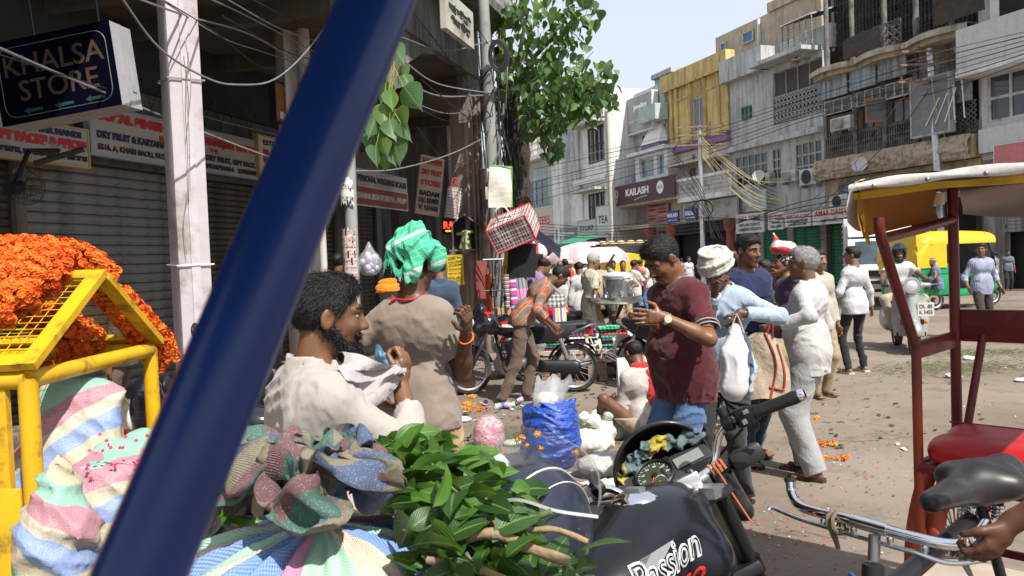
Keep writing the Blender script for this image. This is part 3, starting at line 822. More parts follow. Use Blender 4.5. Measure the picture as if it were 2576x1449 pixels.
m=MB();m.grid(lambda u,v:V((.5+(E-.5)*u,-.9-1.3*v,12.1-.9*v+.06*math.sin(u*40))),30,3)
m.build('awning',M('blue_awning',(.08,.16,.24),.8),b1.o,smooth=60)
b1.shutter((.85,E-.45,1.9,3.3),M('shutter_steel',(.33,.33,.34),.5,.5,v=.15,dirt=(.12,.1,.08),da=.5),y=.1)
signboard('white shop sign lettered CHAND above the half open shutter at far right',RW,(XD(2432,-.25),XD(2640,-.25),3.25,3.85),-.25,M('grey_sign',(.42,.44,.47),.6),[('BUDH RAM CHAND',.5,.62,.34,DKB,.8),('KHARI BAOLI, DELHI-110006',.5,.22,.2,DKB,.6)])
signboard('pink sign panel below the white tiled balcony',RW,(XD(2505,-.5),XD(2760,-.5),4.05,4.75),-.5,M('pink_sign',(.50,.16,.17),.6),[],M('sign_edge',(.6,.6,.58),.6))
b2=Bld('wooden_building','dark timber screened old building with wavy balcony ledge',RW,X(2078))
W2=b2.L(2470,300)[0]
WD=M('dark_timber',(.035,.032,.03),.8,v=.35,vs=3,b=.3,bs=30,dirt=(.10,.095,.085),da=.35)
WDL=M('grey_timber',(.15,.145,.135),.85,v=.3,vs=3,b=.3,bs=30,dirt=(.05,.045,.04),da=.5)
Z9,Z5=8.95,5.25
m=MB();nxp=14
b2.box('screen_backing',DARKI,.1,W2,.9,8,Z9,12.6)
pm_=MB().bx(-.5,.5,-.02,.02,-.5,.5).mesh('timber_panel',WD)
for i in range(nxp):
 for j in range(4):
  p=link('timber_panel',pm_,b2.o);p.location=(W2*(i+.5)/nxp,.82+R.uniform(-.03,.03),Z9+.15+3.5*(j+.5)/4);p.scale=(W2/nxp*.95,1,3.5/4*.95)
m=MB()
for i in range(nxp*3+1):m.bx(W2*i/nxp/3-.02,W2*i/nxp/3+.02,.74,.8,Z9+.1,12.6)
for j in range(13):m.bx(0,W2,.72,.739,Z9+.3*j,Z9+.3*j+.03)
m.build('screen_battens',WD,b2.o,kind='stuff')
for px in(2083,2147,2229,2309,2399):
 a=b2.L(px,150)[0]
 MB().lathe([(.14,0),(.16,.1),(.11,.25),(.13,.9),(.1,1.0),(.10,3.5)],10,T=Matrix.Translation((a,-.05,Z9+.1))).build('balcony_column',WDL,b2.o,smooth=40)
def wav(x):return.55+.38*abs(math.sin(PI*x/(W2/3.0)))
m=MB();n=66
for z0,z1,g in((Z9-.28,Z9-.05,-.1),(Z9-.05,Z9+.12,.05)):
 b=len(m.v);vs=[];fs=[]
 for i in range(n+1):
  x=W2*i/n;vs+=[(x,-wav(x)-g,z0),(x,-wav(x)-g,z1),(x,.7,z1),(x,.7,z0)]
 for i in range(n):
  for k in range(4):fs.append((i*4+k,i*4+4+k,i*4+4+(k+1)%4,i*4+(k+1)%4))
 m.add(vs,fs)
m.build('wavy_ledge',plaster('ledge_ochre',(.40,.33,.22),(.10,.09,.08),.5),b2.o)
m=MB()
for i in range(150):
 x=W2*(i+.5)/150;m.bx(x-.035,x+.035,-wav(x)-.12,-wav(x)-.05,Z9-.12,Z9+.06)
m.build('ledge_fringe',plaster('ledge_pale',(.42,.38,.31),(.12,.1,.09),.5),b2.o,kind='stuff')
jali('balcony_lattice',b2,(b2.L(2235,120)[0],b2.L(2306,120)[0],Z9+.15,Z9+1.0),WDL,-.75,3,.035,'xg')
m=MB();m.grid(lambda u,v:V((b2.L(2163,150)[0]+1.9*u,-.85+.1*math.sin(3*u),Z9+.15+v*(.9-.3*abs(u-.5)))),8,3);m.build('hanging_mat',M('old_mat',(.06,.05,.042),.9,v=.3),b2.o)
m=MB();m.grid(lambda u,v:V((b2.L(2400,60)[0]+2.0*u,-.95,Z9+.2+v*1.5)),8,3);m.build('hanging_mat',M('old_mat2',(.05,.04,.03),.9,v=.3),b2.o)
cols=[b2.L(p,330)[0]for p in(2080,2150,2162,2223,2235,2302)]
CORR=plaster('blue_grey_sheet',(.32,.37,.39),(.06,.055,.05),.7,1.6)
holes=[]
for k in range(3):holes.append((cols[2*k],cols[2*k+1],5.75,8.0))
b2.wall(plaster('old_grey',(.24,.23,.215),(.05,.045,.04),.7),0,W2,Z5,Z9-.28,holes+[(b2.L(2400,300)[0],W2-.1,5.8,8.3)],back=8)
for k in range(3):
 a,c=cols[2*k],cols[2*k+1]
 b2.box('stained_sheet',CORR,a-.05,c+.05,-.42,-.36,7.85+.05*k,8.72)
 b2.win((a,c,7.25,7.85),3,1,WFR,M('sooty_pane',(.12,.125,.13),.4,v=.6,vs=3,dirt=(.03,.03,.03),da=.6),.05,-.05,'transom')
 b2.win((a+.05,c-.05,6.3,7.2),2,1,M('brown_frame',(.17,.09,.05),.8,v=.3),GLS,.07,.12)
 jali('railing',b2,(a,c,5.45,6.25),WDL,-.06,7,.035,'v')
 b2.box('pier',WDL,c+.02,c+.25,-.12,.02,Z5+.1,8.7)
aw=thing('window_shutter','open orange brown wooden window leaf on the dark building','window shutter',b2.w.at(b2.x0+b2.L(2232,280)[0],-.05,6.45),b2.w.ang+.9)
MB().bx(-.75,-.68,0,.05,0,.95).bx(-.07,0,0,.05,0,.95).bx(-.68,-.07,0,.05,0,.08).bx(-.68,-.07,0,.05,.87,.95).build('frame',M('orange_wood',(.33,.15,.06),.7,v=.25),aw)
MB().bx(-.68,-.07,.02,.03,.08,.87).build('pane',GLS,aw)
jali('railing',b2,(b2.L(2408,380)[0],W2-.15,5.45,6.5),WDL,-.06,6,.04,'x')
b2.box('corrugated_sheet',GFR,b2.L(2415,250)[0],W2-.2,-.2,-.16,6.5,8.4)
ZB=Z5
m=MB();nn=90
def rough(u,v):
 x=W2*u;q=mnoise.noise(V((x*2.2,v*6,3)))*.12+mnoise.noise(V((x*7,v*15,9)))*.06
 return V((x-.1,-.42-.16*math.sin(PI*v)-q,ZB-.75+.85*v))
m.grid(rough,110,10);m.build('rubble_ledge',plaster('rubble',(.40,.33,.24),(.09,.075,.06),.5,2,.9),b2.o,smooth=20)
b2.box('ledge_core',OCP,-.08,W2,-.38,0,ZB-.72,ZB+.06)
b2.wall(OCP,0,W2,3.3,ZB-.75,[b2.R(2120,470,2190,520)[:2]+(3.5,4.3)],back=8)
jali('window_grille',b2,b2.R(2112,478,2170,520)[:2]+(3.5,4.35),GFR,-.05,6,.03,'xg')
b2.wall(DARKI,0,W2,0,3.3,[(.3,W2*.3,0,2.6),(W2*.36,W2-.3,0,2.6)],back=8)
bs=signboard('tall empty grey sign box with white rods hanging on the dark building',RW,(XD(2300,-.62),XD(2392,-.62),5.55,7.5),-.62,M('sheet_grey',(.16,.165,.17),.5,v=.2),[],M('frame_dull',(.40,.40,.39),.6,dirt=(.15,.14,.13),da=.5),thick=.25,name='sign_box',cat='sign box')
m=MB()
for k in range(5):m.tube([(.8+.34*k+.45*(k<3),-.03,1.2+.1*k),(.65+.4*k,-.03,.3)],.022,5)
m.build('tube_lamp',M('tube_white',(.7,.7,.7),.4),bs)
GRS=M('green_shutter',(.02,.16,.075),.6,v=.2,dirt=(.02,.05,.03),da=.4)
SHD=M('shutter_dark',(.12,.12,.12),.6,.4,v=.2,dirt=(.05,.045,.04),da=.5)
b2.shutter((.35,W2*.29,.05,2.55),GRS,y=.1,sh=.14)
m=MB();x0=-.6;m.grid(lambda u,v:V((-.8+(W2+.8)*u,-.3-1.7*v,3.35-.45*v+.035*math.sin(u*190))),220,1);m.build('tin_canopy',M('tin_roof',(.36,.35,.34),.5,.6,v=.2,dirt=(.15,.1,.07),da=.5),b2.o)
signboard('white sign lettered AMAR DASS CHAMAN LAL under the tin canopy',RW,(XD(2045,-2.0),XD(2230,-2.0),2.55,3.2),-2.0,WSG,[('AMAR DASS CHAMAN LAL',.5,.68,.5,RED,.92,.006),('DAIRY PRODUCTS & DISTRIBUTOR HEINZ INDIA',.5,.22,.22,DKB,.75)])
signboard('small faded white sign left of AMAR DASS sign',RW,(XD(1975,-2.0),XD(2040,-2.0),2.55,3.15),-2.0,WSG,[('AMAR DASS & SONS',.5,.7,.34,RED,.9),('ALL KINDS OF DAIRY PRODUCTS',.5,.4,.2,DKB,.8),('KHARI BAOLI DELHI-110006',.5,.15,.16,DKB,.7)])
b3=Bld('grey_building','grey concrete building with lattice grille floor and window units',RW,X(1843))
W3=b3.L(2076,400)[0]-.02
g=b3.R(1945,232,2070,310);g=(g[0],b3.L(2070,250)[0],7.45,9.85)
lw=[(b3.L(1850,420)[0],b3.L(1932,420)[0],4.75,6.35),(b3.L(1942,420)[0],b3.L(1966,400)[0],4.9,6.35),(b3.L(2000,400)[0],b3.L(2069,400)[0],4.75,6.35)]
gw=b3.L(1870,300);gw=(gw[0],b3.L(1892,300)[0],8.1,8.7)
b3.wall(GRP,0,W3,3.3,10.1,[g,gw]+lw,back=8)
jali('lattice_grille',b3,(g[0],g[1],7.5,8.7),M('grille_pale',(.34,.34,.33),.7,v=.2),-.02,5,.03,'xg')
b3.win((g[0],g[1],8.7,9.85),4,1,GFR,M('mesh_dark',(.06,.06,.058),.8,v=.3),.06,.12,'screen')
b3.win(gw,2,1,M('green_frame',(.03,.16,.09),.7),GLS,.08,-.05)
for i,r_ in enumerate(lw):b3.win(r_,(5,2,4)[i],3,M('weathered_frame',(.36,.345,.31),.85,v=.3),GLS,.07,.08)
b3.box('chajja',GRP,b3.L(1930,160)[0],W3,-1.1,0,10.1,10.28);b3.box('parapet',GRP,-.05,b3.L(1938,200)[0],-.5,.3,10.1,11.2)
b3.box('floor_band',GRP,-.05,W3,-.35,0,6.6,6.85);b3.box('roof_parapet',GRP,b3.L(1938,200)[0],W3,.5,.8,10.28,11.3)
m=MB();a_=b3.L(1990,130)[0];m.grid(lambda u,v:V((a_+(W3-a_)*u,-.6+3*v,11.6+.9*v+.04*math.sin(u*130))),140,1);m.build('tin_roof',M('tin_dark',(.15,.16,.17),.55,.5,v=.2),b3.o)
m=MB()
for k in range(6):m.bx(a_+(W3-a_)*k/5.2,a_+(W3-a_)*k/5.2+.04,-.5,-.46,10.3,11.6)
for k in range(9):m.bx(a_,W3,-.5,-.48,10.35+.14*k,10.37+.14*k)
m.build('roof_fence',GFR,b3.o)
b3.wall(STN,0,W3,0,3.3,[(.3,W3*.3,0,2.6),(W3*.36,W3*.62,0,2.6),(W3*.68,W3-.4,0,2.6)],back=8)
b3.shutter((W3*.37,W3*.61,.05,2.55),GRS,sh=.14);b3.shutter((W3*.69,W3-.45,.05,2.55),GRS,sh=.14);b3.shutter((.35,W3*.29,.05,2.55),SHD,sh=.14)
signboard('white sign R P SONS above green shutters',RW,(XD(1933,-1.6),XD(1972,-1.6),2.5,3.3),-1.6,WSG,[('R.P. SONS',.5,.7,.34,RED,.85,.006),('KHARI BAOLI',.5,.4,.17,DKB,.5),('DELHI-110006',.5,.18,.17,DKB,.7)])
signboard('white sign lettered SONS with products and commission agents line',RW,(XD(1852,-1.5),XD(1922,-1.5),2.45,3.35),-1.5,WSG,[('GILL SONS',.5,.75,.36,RED,.8,.008),('DAIRY & MILK PRODUCTS',.5,.42,.2,DKB,.75),('COMMISSION AGENTS',.5,.18,.2,DKB,.85)])
signboard('pale blank sign board with small emblems under cables',RW,(XD(1855,-.6),XD(1928,-.6),3.5,4.5),-.6,M('pale_board',(.48,.52,.50),.6,v=.15,dirt=(.25,.24,.22),da=.5),[])
for a in((1964,432,36,28,'window air conditioner in the grey building',True),(2010,428,42,40,'white outdoor unit below the grey building windows',False),(2088,300,50,32,'old window air conditioner in the dark timber building',True),(2168,464,50,36,'white outdoor unit half hidden by the rickshaw canopy',False),(2085,492,46,34,'white outdoor unit beside iron window bars',False),(1905,440,30,26,'small outdoor unit near the satellite dish',False),(1990,126,32,28,'white outdoor unit on the grey building roof',False)):ac_unit(RW,*a[:4],a[4],wnd=a[5])
b4=Bld('tan_block','tan rooftop block with two blue windows behind the yellow building',RW,X(1800,100,4),d=4)
W4=b4.L(2068,100)[0];T4=b4.L(1800,96)[1];T4b=b4.L(1935,48)[1]
bw=[b4.R(1814,110,1829,132),b4.R(1870,84,1898,114)]
T4=max(T4,13.2);b4.wall(TAP,0,W4,9,T4,bw,back=6)
for r_ in bw:b4.win(r_,1,1,M('pale_frame',(.45,.42,.36),.8),M('blue_shutter_panel',(.06,.19,.38),.5,v=.2),.1,-.03)
b4.box('roof_parapet',TAP,b4.L(1935,60)[0],W4,-.12,.3,T4,T4+.5)
b4.box('drain_pipe',WHP,b4.L(1912,80)[0],b4.L(1915,80)[0],-.2,-.05,11,14.4)
b5=Bld('yellow_building','weathered yellow building with arched screen and purple band',RW,X(1684))
W5=b5.L(1838,300)[0]
sw=(b5.L(1742,260)[0],b5.L(1774,260)[0],8.2,10.7)
b5.wall(YEP,0,W5,7.75,11.5,[sw],back=8)
b5.box('parapet_band',YEP,-.1,W5+.03,-.22,.32,10.95,11.85);b5.box('cornice',YEP,-.1,W5,-.3,-.22,10.9,11.02)
for px in(1692,1705,1740,1776,1811,1832):
 a=b5.L(px,280)[0];MB().lathe([(.16,0),(.1,.15),(.085,1.4),(.13,1.5),(.1,1.7),(.1,2.9),(.15,3.1)],8,T=Matrix.Translation((a,-.06,7.8))).build('half_column',YEP,b5.o,smooth=40)
for p0,p1 in((1708,1738),(1779,1809),(1814,1831)):
 b5.box('recess_band',YEP,b5.L(p0,280)[0],b5.L(p1,280)[0],-.06,.0,10.2,10.32)
b5.win((sw[0],sw[1],8.2,10.0),2,1,M('pale_screen',(.40,.40,.43),.8),M('lattice_pane',(.22,.21,.24),.8,v=.3),.07,.1,'screen_window')
jali('pierced_screen',b5,(sw[0],sw[1],10.0,10.7),YEP,.05,4,.06,'x')
b5.box('purple_band',PUP,-.2,W5,-.25,0,7.3,7.72)
lw=[b5.R(1734,425,1751,460)[:2]+(5.4,6.3),b5.R(1794,420,1820,450)[:2]+(5.2,6.4)]
b5.wall(BEP,-.2,W5,3.3,7.3,lw+[(W5*.42,W5*.47,6.6,7.0)],back=8)
for r_ in lw:b5.win(r_,2,1,M('brown_frame'),GLS,.08,.1)
b5.box('sun_shade',BEP,W5*.2,W5*.95,-.9,-.01,6.45,6.55)
q0,q1=b5.L(1704,480,-1.3)[0],b5.L(1838,480,-1.3)[0];b5.box('balcony_floor',WHP,q0,q1,-1.3,0,4.35,4.6);jali('balcony_lattice',b5,(q0,q1,4.6,5.45),M('jali_white',(.55,.54,.49),.8,dirt=(.25,.22,.18),da=.4),-1.25,4,.07,'xg');b5.box('balcony_rail',WHP,q0,q1,-1.35,-1.15,5.45,5.6)
b5.box('curtain_screen',M('screen_lace',(.33,.33,.31),.85,v=.3,vs=20),q0,q1,-.9,-.85,3.3,4.2)
jali('screen_lattice',b5,(q0,q1,3.3,4.25),M('jali_white'),-.95,7,.03,'x')
b5.wall(DARKI,0,W5,0,3.3,[(.5,W5-.5,0,2.7)],back=8)
for px in(1690,1838):
 a=b5.L(px,600,-1)[0];MB().lathe([(.3,0),(.3,.3),(.22,.4),(.2,2.6),(.32,2.8),(.34,3.2)],12,T=Matrix.Translation((a,-1.0,0))).build('column',plaster('red_column',(.30,.09,.07),(.12,.06,.05),.4),b5.o,smooth=40)
for px,lb in((1722,'left blue KAILASH nameplate on the lattice screen'),(1768,'right blue KAILASH nameplate on the lattice screen')):
 signboard(lb,RW,(X(px),X(px+30),3.35,4.0),-1.1,M('sign_blue',(.03,.05,.2),.5),[('KAILASH',.5,.6,.45,WPAINT,.86,.01),('LAL KUAN & KHARI BAOLI',.5,.2,.18,WPAINT,.8)],group='blue nameplates')
b6=Bld('corner_house','cream corner house with domed rooftop kiosk and dark KAILASH board',RW,X(1537))
W6=b6.L(1683,500)[0]
b6.wall(BEP,0,W6,0,5.8,[(.6,W6*.36,0,3.0),(W6*.42,W6*.95,0,3.0),(.7,W6*.28,3.45,4.5),(W6*.55,W6*.72,3.45,4.5)],back=8)
jali('lattice_screen',b6,(.5,W6*.3,3.4,4.6),M('jali_white'),-.05,8,.03,'x');jali('lattice_screen',b6,(W6*.5,W6,3.4,4.6),M('jali_white'),-.05,8,.03,'x')
for f in(.05,.4,.93):MB().lathe([(.3,0),(.3,.3),(.22,.4),(.2,2.6),(.32,2.8),(.34,3.2)],12,T=Matrix.Translation((W6*f,-1.0,0))).build('column',_mc['red_column'],b6.o,smooth=40)
b6.box('porch_slab',BEP,-.1,W6,-1.4,0,3.2,3.38);b6.box('board_ledge',BEP,b6.L(1537,500,-1.5)[0],b6.L(1700,500,-1.5)[0],-1.38,0,4.6,4.75)
k0,k1=b6.L(1598,420,-.6)[0],b6.L(1680,420,-.6)[0];zk=5.8
b6.wall(WHP,k0,k1,zk,7.6,[(k0+.5,k0+(k1-k0)*.58,6.2,7.4),(k0+(k1-k0)*.68,k1-.4,6.2,7.4)],.25,'kiosk_wall',-.6)
b6.box('kiosk_side',WHP,k1-.25,k1,-.35,2.2,zk,7.6);b6.box('kiosk_inside',DARKI,k0+.1,k1-.3,.6,2.0,zk,7.5)
b6.win((k0+.5,k0+(k1-k0)*.58,6.2,7.4),1,1,WFR,GLSB,.08,-.4);b6.win((k0+(k1-k0)*.68,k1-.4,6.2,7.4),1,1,WFR,GLSB,.08,-.4)
b6.box('kiosk_slab',WHP,k0-.3,k1+.3,-1.0,2.4,7.6,7.8)
kc=(k0+k1)/2-.1
MB().lathe([(1.5,0),(1.5,.3),(1.25,.4)],4,T=Matrix.Translation((kc,.5,7.8))@Matrix.Rotation(PI/4,4,'Z')).build('dome_base',PUP,b6.o)
MB().lathe([(1.55,0),(1.3,.5),(.8,1.15),(.45,1.7),(.2,2.1),(.05,2.2)],4,T=Matrix.Translation((kc,.5,8.15))@Matrix.Rotation(PI/4,4,'Z')).build('dome',M('dome_white',(.74,.73,.70),.7,v=.08),b6.o,bevel=.12)
MB().lathe([(.3,0),(.22,.25),(.08,.4),(.06,.75),(.015,1.2)],10,T=Matrix.Translation((kc,.5,10.2))).build('finial',M('gilt',(.55,.38,.12),.4,.6),b6.o,smooth=50)
MAR=M('maroon_board',(.055,.012,.025),.5,v=.12)
ks=signboard('dark maroon KAILASH board with white flower emblem on the corner house',RW,(XD(1537,-1.5),XD(1700,-1.5),4.75,5.85),-1.5,MAR,[('KAILASH',.46,.55,.5,M('lettering_white',(.75,.75,.74),.5,v=.04),.36,.02)],M('board_edge',(.10,.03,.04),.5))
ww,hh=XD(1700,-1.5)-XD(1537,-1.5),1.1
m=MB()
for k in range(12):
 a=2*PI*k/12;m.add([(.13*ww+.05*math.cos(a),-.008,.6*hh+.05*math.sin(a)),(.13*ww+.2*math.cos(a+.14),-.008,.6*hh+.27*math.sin(a+.14)),(.13*ww+.2*math.cos(a-.14),-.008,.6*hh+.27*math.sin(a-.14))],[(0,1,2)])
m.bx(.125*ww,.135*ww,-.01,-.004,.1*hh,.34*hh);m.build('flower_emblem',M('lettering_white'),ks)
MB().tube(spline([(.42*ww,-.01,.12*hh),(.52*ww,-.01,.22*hh),(.62*ww,-.01,.26*hh)],5),[.02]*11,5).build('flourish',M('lettering_white'),ks)
MB().disc(V((.81*ww,-.012,.55*hh)),(0,1,0),.36,.02,24).build('round_badge',M('lettering_white'),ks)
text('KAI',.3,MAR,ks,(.81*ww,-.026,.55*hh))
signboard('pink printed poster of many small panels on the corner house',RW,(XD(1630,-.2),XD(1683,-.2),3.3,4.75),-.2,M('poster_pink',(.50,.22,.24),.6,v=.2,vs=4),[('SHRI HANUMAN JAYANTI',.5,.85,.12,DKB,.85)]+[('—'*5,.25+.5*(k%2),.68-.12*(k//2),.14,(DKB,RED,M('sign_yellow',(.6,.45,.05),.6))[k%3],.36,.03)for k in range(10)],name='poster',cat='poster')
b7=Bld('billboard_house','narrow grey house with jewellery billboard and blue lower front',RW,X(1584))
W7=b7.L(1686,400)[0]
r7=[b7.R(1612,335,1640,362)[:2]+(7.6,9.0),(W7*.62,W7*.95,7.2,9.2)]
b7.wall(GRP,0,W7,5.8,11.6,r7,back=6);b7.win(r7[0],3,1,WFR,GLS,.1);b7.win(r7[1],2,1,M('blue_frame',(.08,.13,.25),.7),GLS,.1)
b7.box('blue_front',M('blue_wall',(.14,.24,.42),.8,v=.2),.1,W7*.58,-.12,-.01,6.0,7.2);b7.box('balcony',M('mint_rail',(.38,.46,.44),.8,v=.2),W7*.62,W7,-.9,-.05,9.4,10.3)
signboard('tilted grey jewellery billboard with white leaf drawing',RW,(XD(1583,-.5),XD(1650,-.5),9.1,11.2),-.5,M('billboard_grey',(.27,.29,.30),.5,v=.3,vs=1),[('Jewellers',.58,.72,.2,WPAINT,.5,.02),('Pranjal',.2,.35,.14,M('cream_print',(.5,.46,.34),.6),.3,.015),('—————',.55,.35,.1,WPAINT,.3),('❀',.85,.35,.34,WPAINT,.0)],M('frame_white',(.62,.62,.6),.6),thick=.4,name='billboard',cat='billboard')
b8=Bld('white_house','bright white house with brown barred windows and sunlit side wall',RW,X(1452,500,-1.9),d=-1.9)
W8=b8.L(1527,400)[0]
w8=[b8.R(1478,348,1520,405)[:2]+(7.6,9.9),b8.R(1478,460,1521,515)[:2]+(4.0,5.7)]
b8.wall(WHP,0,W8,0,12.0,w8+[(.4,W8-.5,0,2.8)],back=5)
b8.box('side_wall',M('bright_white',(.66,.66,.65),.8,v=.07,dirt=(.40,.39,.37),da=.45,streak=1),W8+.003,W8+.2,0,8,0,12.0)
for r_ in w8:b8.win(r_,4,2,M('dark_brown_frame',(.09,.06,.045),.8),GLS,.09,.1,bars=7);b8.box('sun_shade',GRP,r_[0]-.8,W8,-.9,-.01,r_[3]+.1,r_[3]+.25)
b8.box('cornice',WHP,0,W8+.25,-.3,0,6.4,6.7);b8.box('roof_parapet',WHP,-.2,W8+.25,-.25,.3,12.0,12.6)
b8.box('projecting_front',WHP,W8*.15,W8+.02,-.2,-.003,10.3,12.0)
for k in range(2):MB().tube([(W8+.45+.28*k,-.2,.3),(W8+.45+.28*k,-.2,10.6)],.1,8).build('drain_pipe',M('cream_pipe',(.48,.44,.36),.7,v=.1),b8.o,smooth=50)
b8.shutter((.5,W8-.6,.05,2.7),SHD,sh=.15)
b9=Bld('glass_front_house','narrow pale house with tall blue glass strip',RW,X(1390,500,-2),d=-2)
W9=b9.L(1455,450)[0]+.5
g9=(W9*.25,W9*.5,3,10.2)
b9.wall(WHP,0,W9,0,12.4,[g9,(.4,W9*.6,0,2.8)],back=6);b9.win(g9,2,6,WFR,GLSB,.1,.1);b9.box('fin',WHP,W9*.5,W9*.6,-.5,-.003,2.9,11);b9.box('grey_panel',GRP,W9*.62,W9,-.15,-.003,6,12.7)
b9.shutter((.45,W9*.58,.05,2.7),SHD,sh=.15)
b10=Bld('mint_house','far pale mint house with balcony railing and shuttered window',RW,X(1325,500,-1),d=-1)
W10=b10.L(1392,450)[0]
r10=[(W10*.35,W10*.8,5.8,7.8),(W10*.1,W10*.3,5.8,7.8)]
b10.wall(plaster('mint_wall',(.38,.42,.40),(.14,.14,.13),.5),0,W10,0,9.6,r10+[(.4,W10-.4,0,2.8)],back=6)
for r_ in r10:b10.win(r_,2,2,M('blue_green_frame',(.16,.30,.32),.7),GLS,.12,.05)
jali('balcony_railing',b10,(0,W10,9.6,11.1),M('jali_white'),-.4,6,.06,'v');b10.box('balcony_floor',WHP,-.1,W10,-.6,.1,9.3,9.6)
b10.shutter((.45,W10-.45,.05,2.7),SHD,sh=.15)
for(px0,px1,d,top,lab,mt)in((1250,1345,3,13.5,'far tan house with brick upper wall behind the tree',TAP),(1395,1470,7,15.5,'distant cream roof block above the white house',BEP),(1540,1600,8,14.3,'brick roof room beside a vent pipe',plaster('brick_red',(.28,.16,.11),(.12,.09,.08),.4)),(1655,1700,3,13.2,'plain grey block left of the yellow building',GRP),(1775,1830,6,13.6,'low grey roof block right above the yellow parapet',GRP),(1200,1262,0,12,'far pale house glimpsed past the tree trunk',WHP)):
 b=Bld('far_house',lab,RW,X(px0,450,d),d=d);ww=b.L(px1,450)[0]
 hs=[(ww*(.15+.3*k),ww*(.32+.3*k),top-3-3*j,top-1.6-3*j)for k in range(3)for j in range(2)]
 b.wall(mt,0,ww,0,top,hs,back=5)
 for h_ in hs:b.win(h_,1,2,GFR,GLS,.1)
 b.box('roof_edge',mt,-.15,ww+.15,-.2,5,top,top+.3)
for i,(px0,px1,z0,z1,d,tx,c,tc,lb)in enumerate(((1335,1392,3.4,5.6,-1.5,'OFFERS',(.5,.42,.36),RED,'cluster of orange and white posters on the mint house'),(1398,1452,2.9,3.6,-2.5,'CLOTH HOUSE',(.12,.2,.22),WPAINT,'dark teal shop sign at the end of the street'),(1452,1500,2.9,3.9,-3.2,'STORE',(.46,.44,.4),DKB,'dusty grey shop sign below the white house'),(1500,1535,3.0,4.6,-3.2,'TEA',(.5,.52,.5),DKB,'tilted white sign by the red column'))):
 signboard(lb,RW,(X(px0,560,d),X(px1,560,d),z0,z1),d,M('sign_tone%d'%i,c,.6,v=.2),[(tx,.5,.5,.4,tc,.7,.01)],GFR)
m=MB();a0,a1=X(1455,600,-3.3),X(1525,600,-3.3)
aw=thing('green_awning','small green awning over a shop at the street end','awning',RW.at(a0,-3.3,2.5),RW.ang);L_=a1-a0
MB().grid(lambda u,v:V((L_*u,-1.6*v,.5-.5*v)),8,2).bx(0,L_,-1.62,-1.58,-.25,0).build('canvas',M('awning_green',(.03,.22,.12),.8),aw)
for px,py,r_,lb in((2166,420,17,'white satellite dish on the rubble ledge'),(1912,448,14,'white satellite dish among the yellow cables'),(1884,478,9,'small satellite dish above the pale board')):
 s_,z=RW.sz(px,py,-.9);o=thing('satellite_dish',lb,'satellite dish',RW.at(s_,-.9,z),RW.ang,None);rr=r_/2022*RW.at(s_).y*1.15
 T=Matrix.Rotation(math.radians(65),4,'X')@Matrix.Rotation(.5,4,'Y')
 MB().lathe([(.02,.0),(rr*.5,.06),(rr*.85,.16),(rr,.24),(rr*.98,.26),(rr*.5,.09),(.02,.03)],20,T=T,cap=False).build('dish',M('dish_white',(.6,.6,.58),.5,dirt=(.3,.28,.25),da=.3),o,smooth=50)
 MB().tube([T@V((0,0,0)),(0,.5,-.3),(0,.9,-.3)],.03,6).tube([T@V((0,-rr,.2)),T@V((0,-.1,.75))],.015,5).build('arm',GFR,o)
def utility_pole(label,top,base,r,arms,mat,name='power_pole',ax=(1,0,0)):
 o=thing(name,label,'power pole',base,0);T0=V(top)-V(base)
 MB().tube([(0,0,0),T0*.5,T0],[r,r*.9,r*.8],12).build('pole',mat,o,smooth=50)
 for h_,L in arms:
  c=T0*h_;a=V(ax).normalized()
  MB().box(c+a*0+V((0,-r-.03,0)),(L,.06,.07),Matrix.Rotation(math.atan2(a.y,a.x),3,'Z')).build('crossarm',M('rust',(.20,.13,.09),.8,v=.3),o)
  for k in(-.46,-.2,.2,.46):
   MB().lathe([(.02,0),(.05,.04),(.03,.08),(.05,.12),(.02,.15)],8,T=Matrix.Translation(c+a*(L*k)+V((0,-r-.03,.035)))).build('insulator',M('ceramic',(.16,.08,.05),.3),o)
 return o
SPOLE=M('silver_pole',(.50,.51,.52),.38,.75,v=.15,dirt=(.25,.2,.15),da=.3)
t=W(2340,122,29);b_=W(2375,600,28.5);b_.z=0
utility_pole('silver electricity pole with crossarms in front of the dark timber building',t,b_,.16,((.985,2.6),(.93,2.6),(.86,2.6)),SPOLE)
t=W(1760,316,37);b_=W(1767,600,37);b_.z=0
utility_pole('silver electricity pole tangled in yellow cables before the corner house',t,b_,.12,((.99,2.2),(.94,2.2),(.88,2.2)),SPOLE)
co_=W(1768,525,36.6);cl=thing('cable_coil','black cable coil hung on the silver pole by the corner house','cable coil',co_)
m=MB()
for k in range(6):m.tube([V((math.cos(a)*(.42+.012*k),.02*k-.06+.015*math.sin(3*a+k),math.sin(a)*(.42-.01*k)))for a in[2*PI*i/24 for i in range(24)]],.022,5,closed=True)
m.build('coil',WIRE,cl)
t=W(1405,560,52);b_=W(1406,640,52);b_.z=0
utility_pole('thin grey lamp pole at the end of the street',t,b_,.1,(),SPOLE,'lamp_pole')
